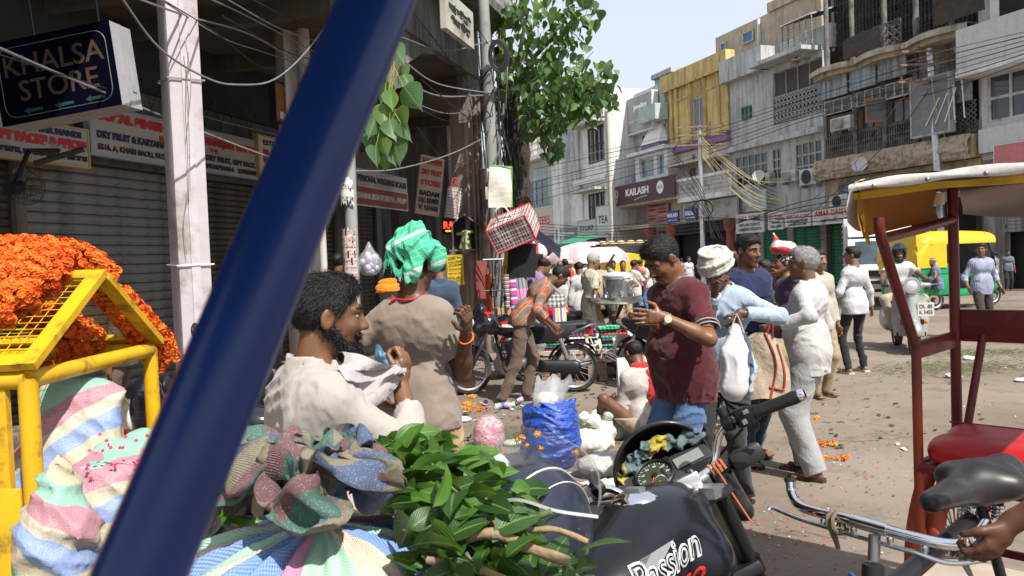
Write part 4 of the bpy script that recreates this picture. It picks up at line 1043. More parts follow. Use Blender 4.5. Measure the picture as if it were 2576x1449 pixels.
# arcade on the left
LW=Wall((-4.97,9.5),math.atan2(.963,.268))
LX=LW.S
XE=LW.S(1310,600,-2.75)
al=Bld('arcade_building','old arcaded building with shuttered shops and heavy concrete upper floor',LW,LX(-260)-8)
def ax(px,d=0.0,py=600):return al.L(px,py,d)[0]
AE=XE-al.x0
AU=LX(1206,600,-3.0)-al.x0
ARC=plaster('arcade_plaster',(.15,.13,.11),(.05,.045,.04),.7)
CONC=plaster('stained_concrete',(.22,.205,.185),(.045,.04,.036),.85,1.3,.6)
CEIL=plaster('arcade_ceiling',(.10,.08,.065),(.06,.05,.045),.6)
ZC=4.78
SHL=M('shutter_light',(.20,.19,.18),.55,.3,v=.12,vs=2,dirt=(.09,.08,.07),da=.35)
SHB=M('shutter_brown',(.085,.07,.056),.6,.3,v=.2,vs=2,dirt=(.05,.04,.035),da=.55)
zs,ze=2.95,.16
sh=[(7.6,ax(44),SHB,.085),(ax(72),ax(424)+.15,SHL,.118),(ax(500),ax(690),SHB,.085),(ax(700),ax(850),SHB,.085),(ax(905),ax(950),SHB,.085),(ax(1130),AE-.4,SHB,.1)]
holes=[(a,b,ze,zs)for a,b,_,_ in sh]+[(ax(960),ax(1120),ze,3.0)]
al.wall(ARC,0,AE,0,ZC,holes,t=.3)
for a,b,mt,hh in sh:al.shutter((a,b,ze,zs),mt,y=.12,sh=hh)
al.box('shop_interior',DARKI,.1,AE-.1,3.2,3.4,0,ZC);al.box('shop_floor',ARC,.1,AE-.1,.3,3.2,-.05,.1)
al.box('plinth',CONC,0,AE,-.9,0,0,.155,bevel=.02)
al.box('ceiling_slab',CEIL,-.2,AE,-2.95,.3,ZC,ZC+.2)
for px in(150,380,560,760,960,1120):
 a=ax(px,-1.3);al.box('ceiling_joist',CEIL,a,a+.16,-2.9,0,ZC-.22,ZC-.001)
al.box('mezzanine_dark_sheet',DARKI,0,AE,-.06,-.003,3.95,ZC)  # near-black sheet, its colour stands in for the dark void above the signs
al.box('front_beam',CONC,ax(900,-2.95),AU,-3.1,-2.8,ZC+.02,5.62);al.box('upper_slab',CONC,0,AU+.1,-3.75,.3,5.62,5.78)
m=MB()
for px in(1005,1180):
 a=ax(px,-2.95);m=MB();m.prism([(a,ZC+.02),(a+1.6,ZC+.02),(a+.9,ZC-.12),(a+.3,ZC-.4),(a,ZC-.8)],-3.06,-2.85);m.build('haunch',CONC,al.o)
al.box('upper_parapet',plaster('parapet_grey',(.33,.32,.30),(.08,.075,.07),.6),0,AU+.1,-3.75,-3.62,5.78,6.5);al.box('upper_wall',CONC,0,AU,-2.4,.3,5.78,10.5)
al.box('end_wall',CONC,AE-.25,AE,-1.2,3.3,0,ZC-.003);al.box('end_beam',CONC,AU-.3,AU-.003,-2.8,0,ZC+.2,5.62)
m=MB()
for k in range(46):a=ax(1060,-3.7)+k*.07;m.tube([(a,-3.68,6.5),(a,-3.68,7.3)],.012,4)
m.build('balcony_grille',BLK,al.o,kind='stuff')
al.box('grille_rail',BLK,ax(1060,-3.7),ax(1060,-3.7)+3.2,-3.70,-3.66,7.3,7.34)
signboard('weathered cream upper sign with black Hindi letters above the beam',LW,(LX(1122,40,-3.85),LX(1190,40,-3.85),LW.Z(1122,88,-3.85)+.1,LW.Z(1122,-30,-3.85)),-3.85,M('sign_old_cream',(.42,.40,.34),.7,v=.2,dirt=(.15,.14,.12),da=.5),[('नई दिल्ली',.5,.62,.2,BLKP,.8,.01),('सेवा केंद्र',.5,.32,.2,BLKP,.7,.01)])
PIL=M('white_pillar',(.47,.435,.45),.75,v=.08,vs=3,b=.35,bs=14,dirt=(.24,.18,.15),da=.36,ds=2.4)
PBR=plaster('pink_pillar',(.40,.31,.27),(.14,.09,.07),.5,1.5)
def pillar(px,D,wd,dp,mt,zt,ridge=True,ang=None,name='pillar'):
 c=W(px,610,D);a=LW.ang if ang is None else ang
 T=al.o.matrix_basis
 l=(c-al.o.location);lx,ly=l.dot(LW.ux),l.dot(LW.uy)
 m=MB();T=Matrix.Translation((lx,ly,0))@Matrix.Rotation(a-LW.ang,4,'Z')
 m.bx(-wd/2,wd/2,-dp/2,dp/2,0,zt,0,T)
 o=m.build(name,mt,al.o,bevel=.02)
 if ridge:
  MB().bx(-wd*.12,wd*.16,-dp/2-.012,-dp/2-.002,.3,zt,0,T).build('raised_strip',mt,o);MB().bx(wd/2+.002,wd/2+.012,-dp*.3,dp*.05,.3,zt,0,T).build('raised_strip',mt,o)
 return c,o
P1,_=pillar(476,7.0,.27,.27,PIL,9,True,math.radians(38))
P2,o2=pillar(752,11.0,.30,.30,plaster('cream_pillar',(.50,.45,.42),(.15,.12,.1),.45),9,True,math.radians(38))
q=W(786,610,10.85)-al.o.location;q=V((q.dot(LW.ux),q.dot(LW.uy),0))
MB().tube([q,q+V((0,0,9))],.085,12).build('drain_pipe',M('grey_pipe',(.42,.40,.38),.6,v=.15,dirt=(.2,.17,.14),da=.4),al.o,smooth=50)
m=MB();m.lathe([(.095,0),(.095,.07)],12,T=Matrix.Translation(q+V((0,0,4.0))));m.build('pipe_clamp',M('rust'),al.o)
P3,o3=pillar(1178,14.5,.38,.34,PBR,ZC+.1,False,math.radians(55))
for k,(px,D,r_)in enumerate(((1207,14.3,.05),(1217,14.4,.035),(1222,14.0,.085))):
 q=W(px,610,D)-al.o.location;q=V((q.dot(LW.ux),q.dot(LW.uy),0))
 MB().tube([q,q+V((0,0,5.6 if k<2 else 3.2))],r_,10).build('rusty_pipe',M('rusty_pipe',(.24,.19,.16),.75,v=.3,dirt=(.1,.07,.05),da=.5),al.o,smooth=50)
GPOLE=M('grey_pole',(.27,.275,.265),.65,v=.2,b=.2,bs=25,dirt=(.13,.12,.11),da=.4)
def paper_wrap(o,r,z0,z1,mt,name='paper_notice',a0=-2.7,a1=-.4,e=.004,seed=0):
 rr=random.Random(seed);m=MB();n,k=10,8;vs=[];fs=[]
 for j in range(k+1):
  for i in range(n+1):
   a=a0+(a1-a0)*i/n;z=z0+(z1-z0)*j/k
   if j in(0,k):z+=rr.uniform(-.05,.05)
   if i in(0,n):a+=rr.uniform(-.12,.12)
   q=r+e+rr.uniform(0,.002);vs.append((q*math.cos(a),q*math.sin(a),z))
 for j in range(k):
  for i in range(n):
   if rr.random()<.93:fs.append((j*(n+1)+i,j*(n+1)+i+1,(j+1)*(n+1)+i+1,(j+1)*(n+1)+i))
 m.add(vs,fs);return m.build(name,mt,o,smooth=60)
def printed(name,bgc,inks,scale=34):
 if name in _mc:return _mc[name]
 t=NT(name);co=t.co();c=t.mix(1,bgc,t.ramp(t.noise(co,6,6),[(.3,(.75,)*3),(.7,(1.1,)*3)],'LINEAR'),'MULTIPLY')
 for k,ink in enumerate(inks):
  z=t.sep(t.map(co,(1,1,1),(0,0,0),(0,0,.013*k)))[2]
  row=t.math('GREATER_THAN',t.math('FRACT',t.math('MULTIPLY',z,scale*(.35+.4*k))),.58)
  bl=t.math('GREATER_THAN',t.noise(t.map(co,(1.5,1.5,.6),(0,0,40*k)),scale*1.6,2),.5+.04*k)
  c=t.mix(t.math('MULTIPLY',t.math('MULTIPLY',row,bl),.8),c,ink)
 _mc[name]=t.fin(c,.75,0,.3);return _mc[name]
PAP=printed('paper_notices',(.55,.52,.47),[(.45,.05,.04),(.05,.05,.06)])
p0=W(880,610,9.6);p0.z=0
pl=utility_pole('grey steel pole plastered with paper notices at the arcade edge',W(868,60,9.7),p0,.083,(),GPOLE,'street_pole')
paper_wrap(pl,.083,1.35,2.05,PAP,seed=1);paper_wrap(pl,.083,2.35,2.62,printed('paper_white',(.62,.6,.57),[(.1,.1,.1)],20),seed=2);paper_wrap(pl,.085,.9,1.32,printed('paper_pink',(.6,.55,.5),[(.05,.05,.05),(.5,.1,.06)],24),seed=3)
text('बेटी',.1,BLKP,pl,(.006,-.094,1.40),width=.1);text('बचाओ',.1,BLKP,pl,(.006,-.094,1.28),width=.12);text('SAVE GIRL CHILD',.03,BLKP,pl,(.006,-.094,1.2),width=.13);text('Ashok',.07,BLKP,pl,(.0,-.094,1.11),width=.12);text('DOCTOR',.05,BLKP,pl,(.0,-.094,1.03),width=.12)
t=W(1217,0,12.2);b_=W(1262,800,12.6);b_.z=0
p4=utility_pole('tall grey electricity pole wrapped in black cables beside the tree',t+V((-.02,0,.5)),b_,.105,(),GPOLE)
for k in range(26):
 rr=random.Random(k);T0=t-b_;m=MB();f0,f1=sorted((rr.uniform(.1,.95),rr.uniform(.1,.95)))
 a=rr.uniform(0,6.3);pts=[T0*(f0+(f1-f0)*i/7)+V((.12*math.cos(a+i*.35)+rr.uniform(-.03,.03),.12*math.sin(a+i*.35),0))for i in range(8)]
 m.tube(spline(pts,2),rr.choice((.008,.012,.016)),5).build('clinging_cable',rr.choice((WIRE,WIRE,WIREG)),p4,smooth=60)
q=W(812,610,9.9);q.z=0
p5=utility_pole('pale pipe post with a red and white sticker beside the noticed pole',q+V((0,0,3.4)),q,.05,(),M('pale_post',(.5,.48,.47),.6,v=.1,dirt=(.3,.26,.22),da=.3),'post')
paper_wrap(p5,.05,1.25,1.62,printed('sticker_red',(.6,.55,.52),[(.5,.03,.05)],12),'sticker',seed=7)
def lsign(label,x0,y0,x1,y1,d,bgm,lines,fr=None,**k):
 a,z1=LW.sz(x0,y0,d);_,z0=LW.sz(x0,y1,d);return signboard(label,LW,(a,LW.S(x1,y0,d),z0,z1),d,bgm,lines,fr,**k)
SGN=M('sign_shaded_white',(.37,.335,.305),.65,v=.1,dirt=(.3,.25,.2),da=.3)
YFR=M('sign_frame_ochre',(.42,.28,.08),.6,v=.2);BFR=M('sign_frame_blue',(.24,.32,.38),.6,v=.2)
lsign('white sign of packs and spices with phone numbers at far left',-150,262,214,372,-.25,SGN,[('MAHAVIR MANDI',.7,.84,.2,DKB,.5,.008),('GIFT PACKS & SPICES',.63,.55,.3,RED,.72,.012),('Ph. 23956715, M. 9810743534, 9910590905',.62,.2,.17,BLKP,.74,.006)],YFR)
s1=lsign('long white GOPAL SINGH sign for dry fruit with dangling fairy lights',224,262,643,384,-.25,SGN,[('GOPAL SINGH',.2,.82,.24,RED,.37,.014),('JAGJIT KAUR',.42,.56,.17,RED,.17,.008),('DRY FRUIT & KARYANA MERCHANT',.29,.42,.19,DKB,.53,.008),('5516, A, KHARI BAOLI, FATEHPURI CHOWK',.3,.16,.16,BLKP,.55,.005),('AMARJEET SINGH',.79,.74,.22,RED,.37,.014),('THE',.67,.52,.13,RED,.06),('DRY FRUIT, GIFT PACK',.79,.33,.17,DKB,.36,.008),('9810796554   23955988',.8,.12,.15,BLKP,.38,.006)],BFR)
w_=LX(643,262,-.25)-LX(224,262,-.25)
for k in range(9):
 m=MB();x0=w_*(k+.2)/9.5;pts=[(x0+w_/18*j,-.05,1.02-.32*(j%2)-.06*R.random())for j in range(3)]
 m.tube(pts,.006,4);[m.lathe([(.004,0),(.018,-.03),(.012,-.07),(.002,-.075)],6,T=Matrix.Translation(p))for p in pts];m.build('fairy_lights',BLK,s1)
lsign('white and orange ESTD sign half hidden behind the blue bar',648,340,850,440,-.3,M('sign_cream',(.52,.47,.42),.65),[('ESTD. 1935',.2,.85,.18,BLKP,.3),('INDIA',.2,.5,.42,RED,.32,.015),('DRY FRUIT CO.',.25,.14,.2,BLKP,.4)],YFR)
lsign('dark orange hanging board lettered INDIA between the pillars',690,205,800,300,-1.6,M('board_orange',(.22,.10,.03),.6,v=.3),[('INDIA',.3,.15,.22,M('sign_cream'),.45,.01)],BLK)
lsign('red and grey sign for weighing scales and iron store with phone number',893,420,1022,508,-1.0,M('sign_grey_cream',(.38,.36,.33),.65,v=.15),[('PERSONAL WEIGHING SCALES',.5,.72,.24,DKB,.94,.008)],None)
s2=lsign('red lower sign board ANNA IRON STORE with phone number',893,466,1022,512,-1.03,M('board_red',(.22,.05,.04),.6,v=.15),[('KHANNA IRON STORE PH :- 3951079',.5,.5,.42,M('sign_cream'),.97,.008)],M('sign_cream'),thick=.02)
a,z1=LW.sz(1038,385,-1.6);z0=LW.sz(1038,535,-1.6)[1]
ds_=thing('hanging_sign','tilted cream hanging sign with red DRY FRUIT STORE letters','sign',LW.at(a,-1.6,z0),LW.ang-.75)
ds_.rotation_euler=Euler((0,math.radians(9),LW.ang-.75))
MB().bx(0,.5,0,.06,0,z1-z0).build('board',M('sign_cream2',(.46,.37,.28),.65,v=.12),ds_)
for tx,f,mt in(('MAHAVEER',.9,RED),('DRY FRUIT',.72,RED),('STORE',.54,RED),('BADAM',.36,BLKP),('KAJU, KISHMISH',.24,DKB),('W. 9,KHARI',.12,DKB)):text(tx,.13,mt,ds_,(.25,-.006,(z1-z0)*f),width=.42,bold=.006)
wl=thing('painted_wall','painted inner wall panel with big red Hindi letters','wall',LW.at(LX(1070,560,-.1),-.1,2.4),LW.ang)
MB().bx(0,3.2,0,.06,0,2.1).build('panel',plaster('panel_grey',(.33,.27,.25),(.12,.1,.09),.4),wl)
text('भारत',.75,RED,wl,(1.0,-.005,1.3),width=1.4,bold=.02);text('अस्पताल',.4,BLKP,wl,(1.1,-.005,.45),width=1.5,bold=.01)
led=thing('led_sign','small glowing red RAM led sign in the arcade','sign',W(1113,590,15.2),LW.ang-1.1)
MB().bx(0,.36,0,.06,0,.3).build('case',BLK,led)
LEDR=M('led_red',(1,.02,.01),.5,v=0,em=5);LEDO=M('led_orange',(1,.3,.02),.5,v=0,em=4)
text('RAM',.17,LEDR,led,(.18,-.008,.17),width=.3,bold=.006);text('<===',.08,LEDO,led,(.16,-.008,.06),width=.2)
kc_=[W(288,50,6.45),W(310,263,6.45),W(13,320,6.6),W(7,113,6.6)]
ux_=(kc_[1]-kc_[2]).normalized();uz_=(kc_[0]-kc_[1]).normalized();uy_=uz_.cross(ux_).normalized();uz_=ux_.cross(uy_)
ks2=thing('light_box_sign','dark navy hanging light box sign lettered KHALSA STORE tilted under the arcade','sign',kc_[2])
ks2.matrix_world=Matrix(((ux_.x,uy_.x,uz_.x,kc_[2].x),(ux_.y,uy_.y,uz_.y,kc_[2].y),(ux_.z,uy_.z,uz_.z,kc_[2].z),(0,0,0,1)))
wk=(kc_[1]-kc_[2]).length;hk=(kc_[0]-kc_[1]).length
NAV=M('navy_panel',(.0025,.0025,.008),.7,v=.25,vs=2,sp=0)
MB().bx(-.002,wk+.002,-.024,-.015,-.002,hk+.002).build('face_panel',NAV,ks2)
m=MB();f=.03;m.bx(0,f,-.014,.26,0,hk);m.bx(wk-f,wk,-.014,.26,0,hk);m.bx(f,wk-f,-.014,.26,0,f);m.bx(f,wk-f,-.014,.26,hk-f,hk)
m.build('case',M('case_white',(.38,.37,.38),.5,.2,v=.12,dirt=(.25,.22,.2),da=.3),ks2)
MB().bx(wk+.001,wk+.006,.10,.12,.0,hk).bx(wk+.001,wk+.008,.16,.21,hk*.2,hk*.55).build('side_seam',M('seam_grey',(.3,.3,.31),.6),ks2)
m=MB();rb=.1
def rr_pts(x0,x1,z0,z1,r):
 o=[]
 for cx,cz,a in((x1-r,z1-r,0),(x0+r,z1-r,90),(x0+r,z0+r,180),(x1-r,z0+r,270)):
  for k in range(6):t=math.radians(a+18*k);o.append((cx+r*math.cos(t),-.026,cz+r*math.sin(t)))
 return o
m.tube(rr_pts(.05,wk-.05,.05,hk-.06,rb),.004,4,closed=True);m.build('border_line',M('line_pale',(.08,.1,.11),.5),ks2)
SGL=M('sign_gold',(.06,.036,.024),.5,v=.2)
text('KHALSA',.25,SGL,ks2,(wk*.5,-.027,hk*.67),width=wk*.84,height=hk*.25,bold=.002);text('STORE',.25,SGL,ks2,(wk*.52,-.027,hk*.36),width=wk*.66,height=hk*.25,bold=.002)
for k in range(3):
 m=MB();x=wk*(.2+.26*k);z=hk*.13;m.add([(x,-.027,z),(x+.05,-.027,z+.03),(x+.05,-.027,z-.03)],[(0,1,2)]);m.bx(x+.05,x+.17,-.028,-.0255,z-.012,z+.012);m.build('arrow',M('arrow_green',(.01,.12 if k==2 else.05,.05),.5),ks2)
m=MB();m.tube([(wk*.3,.1,hk),(wk*.3,.1,hk+1.2)],.01,5).tube([(wk*.85,.1,hk),(wk*.88,.1,hk+1.2)],.01,5);m.build('hanging_rods',BLK,ks2)
fp=W(62,465,8.0);fan=thing('wall_fan','dusty black wall fan with wire cage tilted downward at far left','fan',fp)
Tf=Matrix.Rotation(math.radians(-75),4,'X');m=MB()
for k in range(26):
 a=2*PI*k/26;m.tube([Tf@V((r*math.cos(a),r*math.sin(a),z))for r,z in((.03,.09),(.15,.08),(.2,0),(.15,-.07),(.03,-.08))],.003,4)
for r,z in((.2,0),(.12,.085),(.12,-.075)):m.tube([Tf@V((r*math.cos(2*PI*k/24),r*math.sin(2*PI*k/24),z))for k in range(24)],.004,4,closed=True)
m.build('cage',M('dusty_black',(.05,.045,.04),.7,v=.3),fan)
for k in range(3):
 a=2.1*k;MB().grid(lambda u,v:Tf@V(((.03+.14*u)*math.cos(a+.7*v),(.03+.14*u)*math.sin(a+.7*v),.04*(v-.5))),4,4).build('blade',M('blade_grey',(.16,.15,.14),.6),fan,smooth=60)
MB().tube([Tf@V((0,0,-.09)),Tf@V((0,0,-.26))],.065,12).tube([Tf@V((0,0,-.2)),V((0,.1,.35)),V((.02,.6,.42))],.025,8).build('motor',BLK,fan,smooth=45)
MB().tube([(.05,.1,.22),(.5,.2,.36)],.03,6).build('bracket_arm',M('dusty_black'),fan)
sb=thing('shrine_box','small weathered wooden shrine box with pitched roof on the brown pillar','shrine',W(1170,627,14.1),.12)
OWD=M('old_wood',(.19,.155,.13),.85,v=.3,vs=6,b=.4,bs=40,dirt=(.07,.055,.045),da=.4)
m=MB();m.bx(-.22,-.19,0,.2,0,.42);m.build('side_board',OWD,sb);MB().bx(.19,.22,0,.2,0,.42).build('side_board',OWD,sb);MB().bx(-.28,.28,-.06,.24,-.03,-.002).build('floor_board',OWD,sb);MB().bx(-.19,.19,.18,.2,0,.55).build('back_board',DARKI,sb)
for s_ in LS:MB().bx(-.02,.37,-.03,.22,0,.025,0,Matrix.Translation((0,0,.6))@Matrix.Scale(s_,4,(1,0,0))@Matrix.Rotation(math.radians(38),4,'Y')).build('roof_board',OWD,sb)
dl=thing('draped_figure','pale green draped shrine figure inside the wooden box','figure',W(1170,627,14.1)+V((0,.09,.002)))
q_=SD();q_.cap((0,0,.03),(0,0,.2),.11,.07,.02,(0,1,0),.6);q_.ell((0,-.01,.28),(.06,.05,.06),.03);q_.cap((-.13,0,.27),(.13,0,.3),.03,None,.03)
v,q=q_.mesh(.012,folds(.02,60,3));link('drape',np_mesh('drape',v,q,[cloth('pale_green_drape',(.42,.45,.25),.25)]),dl)
yp=thing('poster','yellow Hindi handbill with black print stuck below the shrine box','poster',W(1126,718,13.9),.04)
wy=(W(1168,718,13.9)-W(1126,718,13.9)).length;hy=(W(1126,642,13.9)-W(1126,718,13.9)).length
MB().grid(lambda u,v:V((wy*u,.01*math.sin(3*u+2*v),hy*v)),6,6).bx(0,wy,.02,.024,0,hy).build('sheet',M('poster_yellow',(.70,.52,.03),.6,v=.08),yp)
for tx,f,s_,mt in(('अनमोल वचन',.9,.05,BLKP),('पथरी की अनमोल औषधि',.68,.045,BLKP),('जोड़ों का दर्द',.42,.045,RED),('अनमोल औषधि',.28,.045,RED),('यहाँ से प्राप्त करें।',.1,.045,BLKP)):text(tx,s_,mt,yp,(wy/2,-.012,hy*f),width=wy*.8)
m=MB();[m.bx(wy*.1,wy*.9,-.013,-.011,hy*f,hy*f+.007)for f in(.80,.76,.56,.52,.2,.17)];m.bx(.012,wy-.012,-.013,-.011,hy*.015,hy*.025).bx(.012,wy-.012,-.013,-.011,hy*.965,hy*.975);m.build('print_lines',BLKP,yp)
mb_=thing('meter_box','cream electric meter box on the cable tangle','meter box',W(1229,502,12.0));MB().bx(-.045,.045,0,.1,0,.19).build('case',M('cream_box',(.50,.45,.30),.5,v=.1),mb_,bevel=.01)
PLD=stripes('plaid_bag',[(0,.115,[(0,(.62,.60,.57)),(.2,(.035,.03,.035)),(.34,(.62,.6,.57)),(.46,(.33,.045,.05)),(.62,(.62,.6,.57)),(.74,(.03,.03,.035)),(.9,(.55,.52,.5))],1),(1,.11,[(0,(.62,.60,.57)),(.25,(.03,.03,.035)),(.42,(.62,.6,.57)),(.58,(.34,.045,.05)),(.8,(.06,.05,.06))],.5)],uv=True,r=.6,wrink=.5,ws=7)
pb=thing('plaid_bag','small red black and white plaid bag hanging beside the brown pillar','bag',W(1134,548,13.6),.35);pb.rotation_euler=Euler((0,math.radians(9),.35))
MB().grid(lambda u,v:V((.2*(u-.5)*(1+.1*v),.03*math.sin(PI*u)*-1,.52*v)),6,8).bx(-.1,.1,.02,.04,.0,.52).bx(.1,.13,-.01,.04,0,.52).build('body',PLD,pb)
MB().tube(spline([(-.05,0,.52),(-.03,0,.66),(.03,0,.66),(.05,0,.52)],4),.012,6).build('handle',RED,pb)
bb=thing('bag_of_balls','clear bag of lavender white balls hanging from the shutter','bag',W(931,690,8.6))
me=MB().ell(V((0,0,0)),(.033,.033,.033),10,7).mesh('ball',M('ball_lavender',(.42,.42,.52),.4,v=.08),60)
for k in range(42):
 r_=R.uniform(0,.09);a=R.uniform(0,6.3);link('ball',me,bb).location=(r_*math.cos(a),r_*math.sin(a),.03+.035*(k//8)+R.uniform(0,.012))
q_=SD();q_.ell((0,0,.11),(.135,.135,.13),.02);q_.cap((0,0,.2),(0,0,.34),.08,.015,.05);v,q=q_.mesh(.014,folds(.02,50,2));CLP=glassy('clear_plastic',(.8,.8,.82),.15,.22);link('plastic',np_mesh('plastic',v,q,[CLP]),bb)
gb=thing('cloth_bag','white cloth bag with bright green binding hanging on the pole','bag',W(1263,522,11.6),.3)
MB().grid(lambda u,v:V((.17*(u-.5)*2-.04+.03*v,-.03+.02*math.sin(5*v+3*u),.58*v)),6,8).bx(-.2,.1,.0,.012,.0,.56).build('body',cloth('bag_cream',(.55,.52,.46)),gb);MB().tube([(.14,-.03,0),(.16,-.03,.58),(-.17,-.03,.6)],.009,5).build('binding',M('lime',(.1,.5,.05),.6),gb)
# scattering many small pieces into one mesh
def scatter(name,base,Ts,mats,parent=None,kind='stuff',smooth=False,mi=None):
 bv,bf=base;bv=np.array(bv,np.float32);bf=np.array(bf,np.int32);n=len(bv);T=np.array([np.array(t)for t in Ts],np.float32)
 v=np.einsum('kij,nj->kni',T[:,:3,:3],bv)+T[:,None,:3,3]
 f=(bf[None]+(np.arange(len(T))*n)[:,None,None]).reshape(-1,bf.shape[1])
 m_=None if mi is None else np.repeat(np.array(mi),len(bf))
 return link(name,np_mesh(name,v.reshape(-1,3),f,mats,smooth,mi=m_),parent,kind)
def trs(p,e,s):
 m=e.to_matrix().to_4x4()if isinstance(e,Euler)else e.to_4x4()
 s=(s,s,s)if not isinstance(s,(tuple,list))else s
 return Matrix.Translation(p)@m@Matrix.Diagonal((*s,1))
def flower_base(np_=30,seed=1):
 rr=random.Random(seed);vs=[];fs=[]
 for k in range(np_):
  z=1-1.75*(k+.5)/np_;a=2.39996*k;d=V((math.sqrt(max(0,1-z*z))*math.cos(a),math.sqrt(max(0,1-z*z))*math.sin(a),z*.85))
  t=d.cross(V((0,0,1))).normalized();b=d.cross(t);tw=rr.uniform(-.7,.7);t,b=t*math.cos(tw)+b*math.sin(tw),b*math.cos(tw)-t*math.sin(tw)
  i=len(vs);w_=.36;vs+=[d*.55-t*w_*.6,d*.55+t*w_*.6,d*1.02+t*w_+b*.18,d*1.02-t*w_-b*.1];fs.append((i,i+1,i+2,i+3))
 i=len(vs);vs+=[V(p)*.72 for p in((1,0,0),(-1,0,0),(0,1,0),(0,-1,0),(0,0,1),(0,0,-1))]
 for a,b,c in((0,2,4),(2,1,4),(1,3,4),(3,0,4),(2,0,5),(1,2,5),(3,1,5),(0,3,5)):fs.append((i+a,i+b,i+c,i+c))
 return vs,[f if f[2]!=f[3]else(f[0],f[1],f[2],f[0])for f in fs]
def fix(base):
 v,f=base;q=[]
 for a in f:
  if len(set(a))==4:q+=[(a[0],a[1],a[2]),(a[0],a[2],a[3])]
  else:q.append(tuple(a[:3]))
 return v,q
FLW=fix(flower_base());FLL=fix(flower_base(12,3))
MARI=M('marigold',(.78,.165,.008),.65,v=.5,vs=34,sheen=.1);MARY=M('marigold_yellow',(.75,.33,.015),.65,v=.3,vs=40)
PINK=M('petal_pink',(.62,.03,.12),.55,v=.35,vs=30);WPET=M('petal_white',(.62,.62,.55),.7,v=.15)
def rnd_rot(rr):return Euler((rr.uniform(0,6.3),rr.uniform(0,6.3),rr.uniform(0,6.3)))
def sack(name,label,sd,mat,h,loc=(0,0,0),fold=.02,fr=30,seed=1,cat='sack',group=None,part='cloth'):
 f1_,f2_=folds(fold,fr,seed),folds(fold*.35,fr*3.1,seed+3);v,q=sd.mesh(h,lambda X,Y,Z:f1_(X,Y,Z)+f2_(X,Y,Z));o=thing(name,label,cat,loc,0,group);link(part,np_mesh(part,v,q,[mat]),o);return o,v,q
 # motorcycles
ORG=M('indicator_orange',(.75,.18,.01),.25,v=.05);REDL=M('tail_red',(.55,.01,.015),.25,v=.05);LAMP=M('lamp_glass',(.55,.57,.58),.06,v=.1,sp=.9);PLATE=M('number_plate',(.6,.59,.55),.5,v=.08)
def wheel(r,w=.05,mat=RUB,rim=DSTL,spokes=18):
 t=MB();t.lathe([(r-.05,-w*.8),(r-.02,-w),(r-.004,-w*.6),(r,0),(r-.004,w*.6),(r-.02,w),(r-.05,w*.8),(r-.06,0),(r-.05,-w*.8)],28,cap=False)
 g=MB();g.lathe([(r-.055,-w*.7),(r-.075,-w*.5),(r-.075,w*.5),(r-.055,w*.7)],28,cap=False);g.lathe([(.04,-w),(.055,-w*.6),(.055,w*.6),(.04,w)],12)
 for k in range(spokes):
  a=2*PI*k/spokes;b=a+(.35 if k%2 else-.35);s_=w*.5*(1 if k%2 else-1)
  g.tube([(.05*math.cos(b),.05*math.sin(b),s_),((r-.07)*math.cos(a),(r-.07)*math.sin(a),0)],.003,4)
 return t,g
def add_wheel(root,c,r,w=.045,name='wheel',T=None,**k):
 t,g=wheel(r,w,**k);Q=Matrix.Translation(c)@Matrix.Rotation(PI/2,4,'Y')
 if T is not None:Q=T@Q
 t.v=[tuple(Q@V(p))for p in t.v];g.v=[tuple(Q@V(p))for p in g.v]
 o=t.build(name,k.get('mat',RUB),root,smooth=40);g.build('rim',k.get('rim',DSTL),o,smooth=40);return o
def arcpts(c,r,a0,a1,n=14):return[V((c[0],c[1]+r*math.cos(math.radians(a0+(a1-a0)*i/n)),c[2]+r*math.sin(math.radians(a0+(a1-a0)*i/n))))for i in range(n+1)]
def strip(m,pts,w,crown=.02,mi=0):
 n=len(pts)
 m.grid(lambda u,v:(lambda p,s_:V((p.x+(u-.5)*w,p.y,p.z))+s_*(-crown*(2*u-1)**2))(pts[min(n-1,int(round(v*(n-1))))],V((0,0,1))if abs(pts[min(n-1,int(round(v*(n-1))))].y-pts[0].y)>0 else V((0,0,1))),6,n-1,mi)
